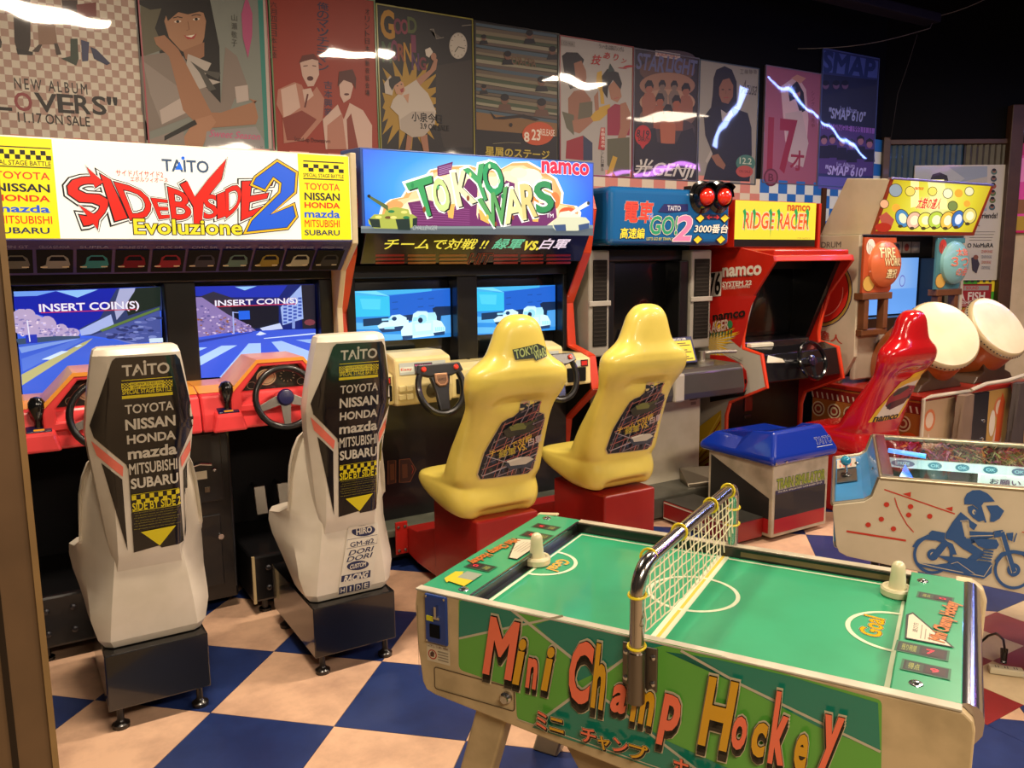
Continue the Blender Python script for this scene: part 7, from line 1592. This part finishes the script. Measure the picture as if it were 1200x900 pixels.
# ================================================================ FLIPPER GAME WITH MOTORCYCLE
FO = Vector((2.54, 1.695, 0)); FR = math.radians(-53.3); FU = Vector((math.cos(FR), math.sin(FR), 0)); FV = Vector((-FU.y, FU.x, 0)); FW = .755
FG = thing('prize_game', 'low white glass-topped game with blue motorcyclist print and pale blue joystick panel', 'arcade machine', FO, FR)
GRY = mat('#bdb39c', 'plastic'); LBL = mat('#3a84bc', 'plastic'); EDG = mat('#a69e8c', 'brushed')
sp = [(0, .75), (-.020, .682), (-.045, .663), (-.145, .640), (-.146, .62), (-.128, .49), (-.118, .468), (-.09, .455), (1.3, .30), (1.3, .75)]
m = MB(); m.prism(sp, 'y', 0, .02); ns2 = m.build('near_side', GRY, FG, .003, local=True)
m = MB(); m.prism(sp, 'y', FW-.02, FW); m.build('far_side', GRY, FG, .003, local=True)
m = MB(); m.prism([(-.09, .46), (-.135, .48), (-.14, .50), (1.28, .50), (1.28, .31)], 'y', .02, FW-.02); m.build('cabinet_floor', GRY, FG, local=True)
m = MB(); m.prism([(-.135, .48), (-.146, .635), (-.045, .660), (-.018, .682), (.0, .745), (.012, .745), (.012, .50), (-.13, .48)], 'y', .02, FW-.02); cp = m.build('control_panel', LBL, FG, local=True)
m = MB(); m.tube([(-.146, .012, .642), (-.045, .012, .665), (-.02, .012, .684), (0, .012, .752)], .007, 6); m.tube([(-.146, FW-.01, .642), (-.045, FW-.01, .665), (-.02, FW-.01, .684), (0, FW-.01, .752)], .007, 6); m.tube([(-.147, .01, .642), (-.147, FW-.01, .642)], .008, 6); m.build('panel_edging', EDG, FG, local=True)
pn_ = Vector((-.105, 0, .651))
m = MB(); m.hexa([(-.135, .30, .6425), (-.062, .30, .6595), (-.062, .50, .6595), (-.135, .50, .6425)], [(-.135, .30, .6455), (-.062, .30, .6625), (-.062, .50, .6625), (-.135, .50, .6455)]); jp = m.build('joystick_plate', mat('#9a948a', 'brushed'), cp, local=True)
m = MB(); m.cyl((-.10, .40, .651), (-.104, .40, .70), .006, 10, r1=.005); m.build('joystick_shaft', CHR, cp, local=True); m = MB(); m.ball((-.105, .40, .712), .020); m.build('joystick_knob', mat('#1e7fa0', 'gloss'), cp, local=True)
m = MB(); m.ball((-.10, .40, .657), .022, sc=(1, 1.6, .25)); m.build('dust_cap', mat('#121212', 'plastic'), cp, local=True)
a = Art(FO+FU*(-.145)+Vector((0, 0, .6405)), (FU*.1+Vector((0, 0, .023))), FV, out=(0, 0, 1)); a.kind = 'print'; a.L = 4
a.rect(.01, .53, .085, .69, '#c0b8a8', px=False); a.ell(.05, .715, .012, .02, '#20304c', px=False)
for i in range(4): a.rect(.02+i*.014, .55, .026+i*.014, .60, '#c0705c', px=False); a.rect(.02+i*.014, .63, .026+i*.014, .675, '#c0705c', px=False)
a.build('instruction_print', cp)
m = MB(); m.lathe([(.009, 0), (.008, .006), (.004, .008)], (-.06, .58, .66), (0, 0, 1), 10); m.lathe([(.008, 0), (.007, .005)], (-.008, .30, .71), (-1, 0, .3), 10); m.build('screw', CHR, cp, local=True)
# glass top with interior
m = MB(); m.box(.0, 1.3, .0, .035, .742, .756); m.box(.0, 1.3, FW-.035, FW, .742, .757); m.box(0, .045, .035, FW-.035, .742, .756); m.box(1.26, 1.3, .035, FW-.035, .742, .756); m.build('top_frame', mat('#aaa18a', 'brushed'), FG, .003, local=True)
m = MB(); m.hexa([(.010, .03, .757), (.045, .03, .757), (.045, FW-.04, .757), (.010, FW-.04, .757)], [(.010, .03, .762), (.045, .03, .762), (.045, FW-.04, .762), (.010, FW-.04, .762)]); m.build('chrome_bar', mat('#a8a4c0', 'metal'), FG, local=True)
m = MB(); m.add([(.045, .035, .748), (1.26, .035, .748), (1.26, FW-.035, .748), (.045, FW-.035, .748)], [(0, 1, 2, 3)]); m.build('glass_pane', glass(), FG, local=True)
m = MB(); m.box(.02, 1.28, .02, FW-.02, .50, .535); pf = m.build('playfield', mat('#9cc8bc', 'plastic'), FG, local=True)
m = MB(); m.box(.02, 1.28, FW-.03, FW-.02, .535, .742); bw = m.build('inner_back_wall', mat('#4a4438', 'matte'), FG, local=True)
m = MB(); m.box(.06, 1.2, FW-.10, FW-.085, .640, .678); sg2 = m.build('prize_sign_strip', mat('#b8bcae', 'plastic'), FG, local=True)
a = Art(FO+FV*(FW-.1005), FU, (0, 0, 1)); a.kind = 'print'
for i in range(11): a.ell(.14+i*.1 if i else .12, .659, .045 if i == 0 else .026, .015, '#2c5c64', px=False, n=18); a.tq('PRIZE' if i == 0 else 'OK', [(.10+i*.1-.0*(i > 0)+(.025 if i else 0), .665), (.145+i*.1+(.012 if i else 0), .665), (.145+i*.1+(.012 if i else 0), .653), (.10+i*.1+(.025 if i else 0), .653)], '#8cb0a8', bold=.04)
a.build('sign_print', sg2)
m = MB(); rnd = random.Random(9); cols = [mat(c, 'plastic') for c in ('#9c2030', '#b86a30', '#6c4a24', '#8c8440', '#4a5c34', '#a03c5c', '#c8a070')]
for i in range(1500):
    u_ = rnd.uniform(.10, 1.22); v_ = rnd.uniform(FW-.075, FW-.035); z = rnd.uniform(.672, .735); d = rnd.uniform(.01, .022); k = rnd.randrange(7)
    if u_ < .3: k = rnd.choice([0, 0, 5, 1])
    q0 = Vector((u_, v_, z)); e = Vector((rnd.uniform(-1, 1), rnd.uniform(-.4, .2), rnd.uniform(-1, 1))).normalized()*d; f_ = Vector((rnd.uniform(-.3, .3), rnd.uniform(-1, 1), rnd.uniform(-.3, .3))).normalized()*d*.3
    m.hexa([q0-e-f_, q0+e-f_, q0+e+f_], [q0-e-f_+Vector((0, 0, .003)), q0+e-f_+Vector((0, 0, .003)), q0+e+f_+Vector((0, 0, .003))], cols[k])
tn = m.build('tinsel_garland', None, FG, local=True); tn['kind'] = 'stuff'
m = MB(); m.tube([(.06, FW-.12, .715), (.20, FW-.14, .705)], .010, 8); m.build('blue_light_tube', mat('#3aa0ff', 'emit', 1.6), FG, local=True)
m = MB(); m.hexa([(.05, .12, .56), (.20, .3, .56), (.16, .55, .56)], [(.06, .2, .66), (.16, .34, .64), (.12, .55, .68)]); m.build('blue_figure_base', mat('#1c4cb4', 'gloss'), FG, local=True)
m = MB(); m.box(.36, .56, .40, .404, .55, .70); pp = m.build('paper_notice', mat('#c2c0ae', 'matte'), FG, local=True)
a = Art(FO+FV*.3995, FU, (0, 0, 1)); a.kind = 'print'; a.tq('お願い', [(.40, .685), (.50, .685), (.50, .665), (.40, .665)], '#34343c', bold=.04); a.tq('景品はこちら', [(.38, .635), (.54, .635), (.54, .61), (.38, .61)], '#4c4c50', bold=.03); a.build('notice_print', pp)
m = MB(); m.box(.68, .695, FW-.16, FW-.15, .53, .73); m.box(.82, .835, FW-.16, FW-.15, .53, .73); m.box(.68, .835, FW-.16, FW-.15, .72, .735); m.build('red_gate', mat('#a82c3c', 'plastic'), FG, local=True)
for u_ in (.02, 1.2):
    for v_ in (.05, FW-.11): 
        m = MB(); m.box(u_, u_+.06, v_, v_+.06, 0, .50 if u_ < 1 else .4); m.build('leg', mat('#1b1a1c', 'plastic'), FG, .004, local=True)
l = area(FO+FU*.35+FV*.45+Vector((0, 0, .735)), .5, .3, 4, (.7, .9, 1), (0, 0, FR), 'game_interior_light'); l.parent = None
a = Art(FO-FV*.0004, FU, (0, 0, 1), crop=(960, 500, 4.092)); a.kind = 'print'; RD, BU = '#b02c1c', '#1c4c84'
a.line([(312, 301), (650, 418)], 6, RD); a.poly([(400, 322), (440, 313), (438, 338)], RD); a.poly([(604, 392), (640, 383), (637, 406)], RD); a.line([(131, 501), (416, 546)], 9, RD)
a.line([(362, 341), (375, 385), (395, 425), (420, 468), (453, 506)], 5, RD)
for x, y in ((323, 373), (438, 383), (298, 443), (429, 423), (530, 429), (235, 470), (356, 489)): a.ell(x, y, 13, 12, RD, n=20)
BG = '#b3a88e'
a.poly([(696, 372), (695, 345), (708, 320), (735, 304), (770, 303), (805, 318), (828, 340), (842, 358), (790, 362), (778, 378), (802, 458), (795, 460), (760, 390), (735, 372)], BU)
a.poly([(800, 378), (855, 376), (887, 403), (865, 440), (838, 456), (818, 455), (822, 420), (812, 400)], BU); a.poly([(712, 382), (735, 376), (765, 398), (790, 448), (765, 455), (735, 435), (715, 410)], BU); a.ell(742, 408, 9, 12, BG, n=14); a.ell(746, 410, 4, 7, BU, n=10)
a.poly([(678, 408), (715, 438), (730, 452), (758, 470), (742, 496), (720, 480), (718, 450), (682, 455), (697, 522), (706, 535), (835, 528), (838, 500), (880, 493), (882, 500), (832, 505), (720, 500), (730, 560), (790, 600), (782, 622), (695, 675), (680, 655), (735, 610), (690, 585), (640, 545), (604, 535), (607, 510), (640, 455)], BU)
a.line([(676, 452), (712, 447), (722, 498)], 4, BG); a.line([(697, 524), (838, 520)], 4, BG)
a.poly([(525, 510), (540, 496), (605, 508), (600, 540), (530, 528)], BU); a.poly([(446, 574), (470, 540), (520, 516), (580, 535), (640, 560), (660, 612), (640, 612), (620, 565), (560, 545), (500, 540), (470, 560), (455, 578)], BU)
def wheel(x, y, R_, r2):
    a.ring(x, y, R_, R_*.98, 14, BU, n=48); a.ell(x, y, r2, r2, BU, n=24); a.ell(x, y, r2*.45, r2*.45, BG, n=16)
wheel(545, 612, 88, 28); wheel(932, 685, 88, 32)
a.poly([(590, 548), (622, 560), (562, 635), (535, 632), (530, 618)], BU); a.poly([(560, 615), (680, 625), (830, 655), (825, 700), (790, 728), (640, 700), (480, 668), (470, 650), (560, 660), (630, 650)], BU); a.line([(480, 652), (560, 672), (700, 700), (790, 716), (826, 660)], 4, BG)
a.poly([(740, 540), (780, 535), (850, 540), (862, 565), (850, 584), (800, 585), (760, 570)], BU); 
for i in range(5): a.line([(785-i*6, 590+i*13), (835-i*3, 598+i*13)], 8, BU)
a.poly([(632, 655), (660, 648), (720, 680), (745, 705), (700, 705), (665, 680)], BU); a.line([(632, 655), (662, 646), (745, 704)], 3, BG)
a.poly([(868, 505), (886, 500), (945, 690), (925, 698), (900, 640)], BU); a.line([(864, 506), (922, 700)], 3, BG); a.poly([(838, 498), (870, 500), (872, 525), (838, 530)], BU); a.poly([(895, 508), (930, 505), (925, 548), (905, 540)], BU); a.line([(946, 508), (932, 550)], 6, BU)
a.poly([(840, 640), (870, 600), (930, 588), (1000, 600), (1000, 620), (930, 605), (880, 620), (850, 660)], BU); a.line([(970, 503), (1010, 508)], 5, RD)
a.build('motorcycle_print', ns2)
# ================================================================ POWER STRIP
pc = oz(1179, 784, .02); R = thing('power_strip', 'small white power strip on the cream and red tiles beyond the hockey table', 'power strip', (pc.x, pc.y, 0), math.radians(-50))
m = MB(); m.box(-.055, .055, -.018, .018, .002, .026); m.build('strip_body', mat('#d0c8ae', 'plastic'), R, .004, local=True)
m = MB()
for k in (-.03, 0, .03): m.box(k-.006, k-.003, -.007, .007, .0255, .0268); m.box(k+.003, k+.006, -.007, .007, .0255, .0268)
m.build('socket', mat('#3c362c', 'plastic'), R, local=True)
m = MB(); c = Matrix.Rotation(-math.radians(-50), 4, 'Z')
m.tube([(.055, 0, .014), (.10, -.01, .006), (.2, .02, .005), (.4, -.02, .005)], .004, 6); m.build('white_cord', mat('#c8c0a8', 'plastic'), R, local=True)
p0 = oz(1176, 777, .03); o = MB(); pts = [oz(1150, 752, .03), oz(1158, 745, .06), oz(1168, 742, .09), oz(1176, 750, .10), oz(1178, 765, .075), p0]
o = MB().tube(pts, .0045, 8); o.cyl(oz(1177, 760, .075), p0, .013, 10, r1=.010); o = o.build('power_plug', mat('#0d0d0d', 'plastic')); tag(o, 'black plug and cord arching into the white power strip', 'plug')
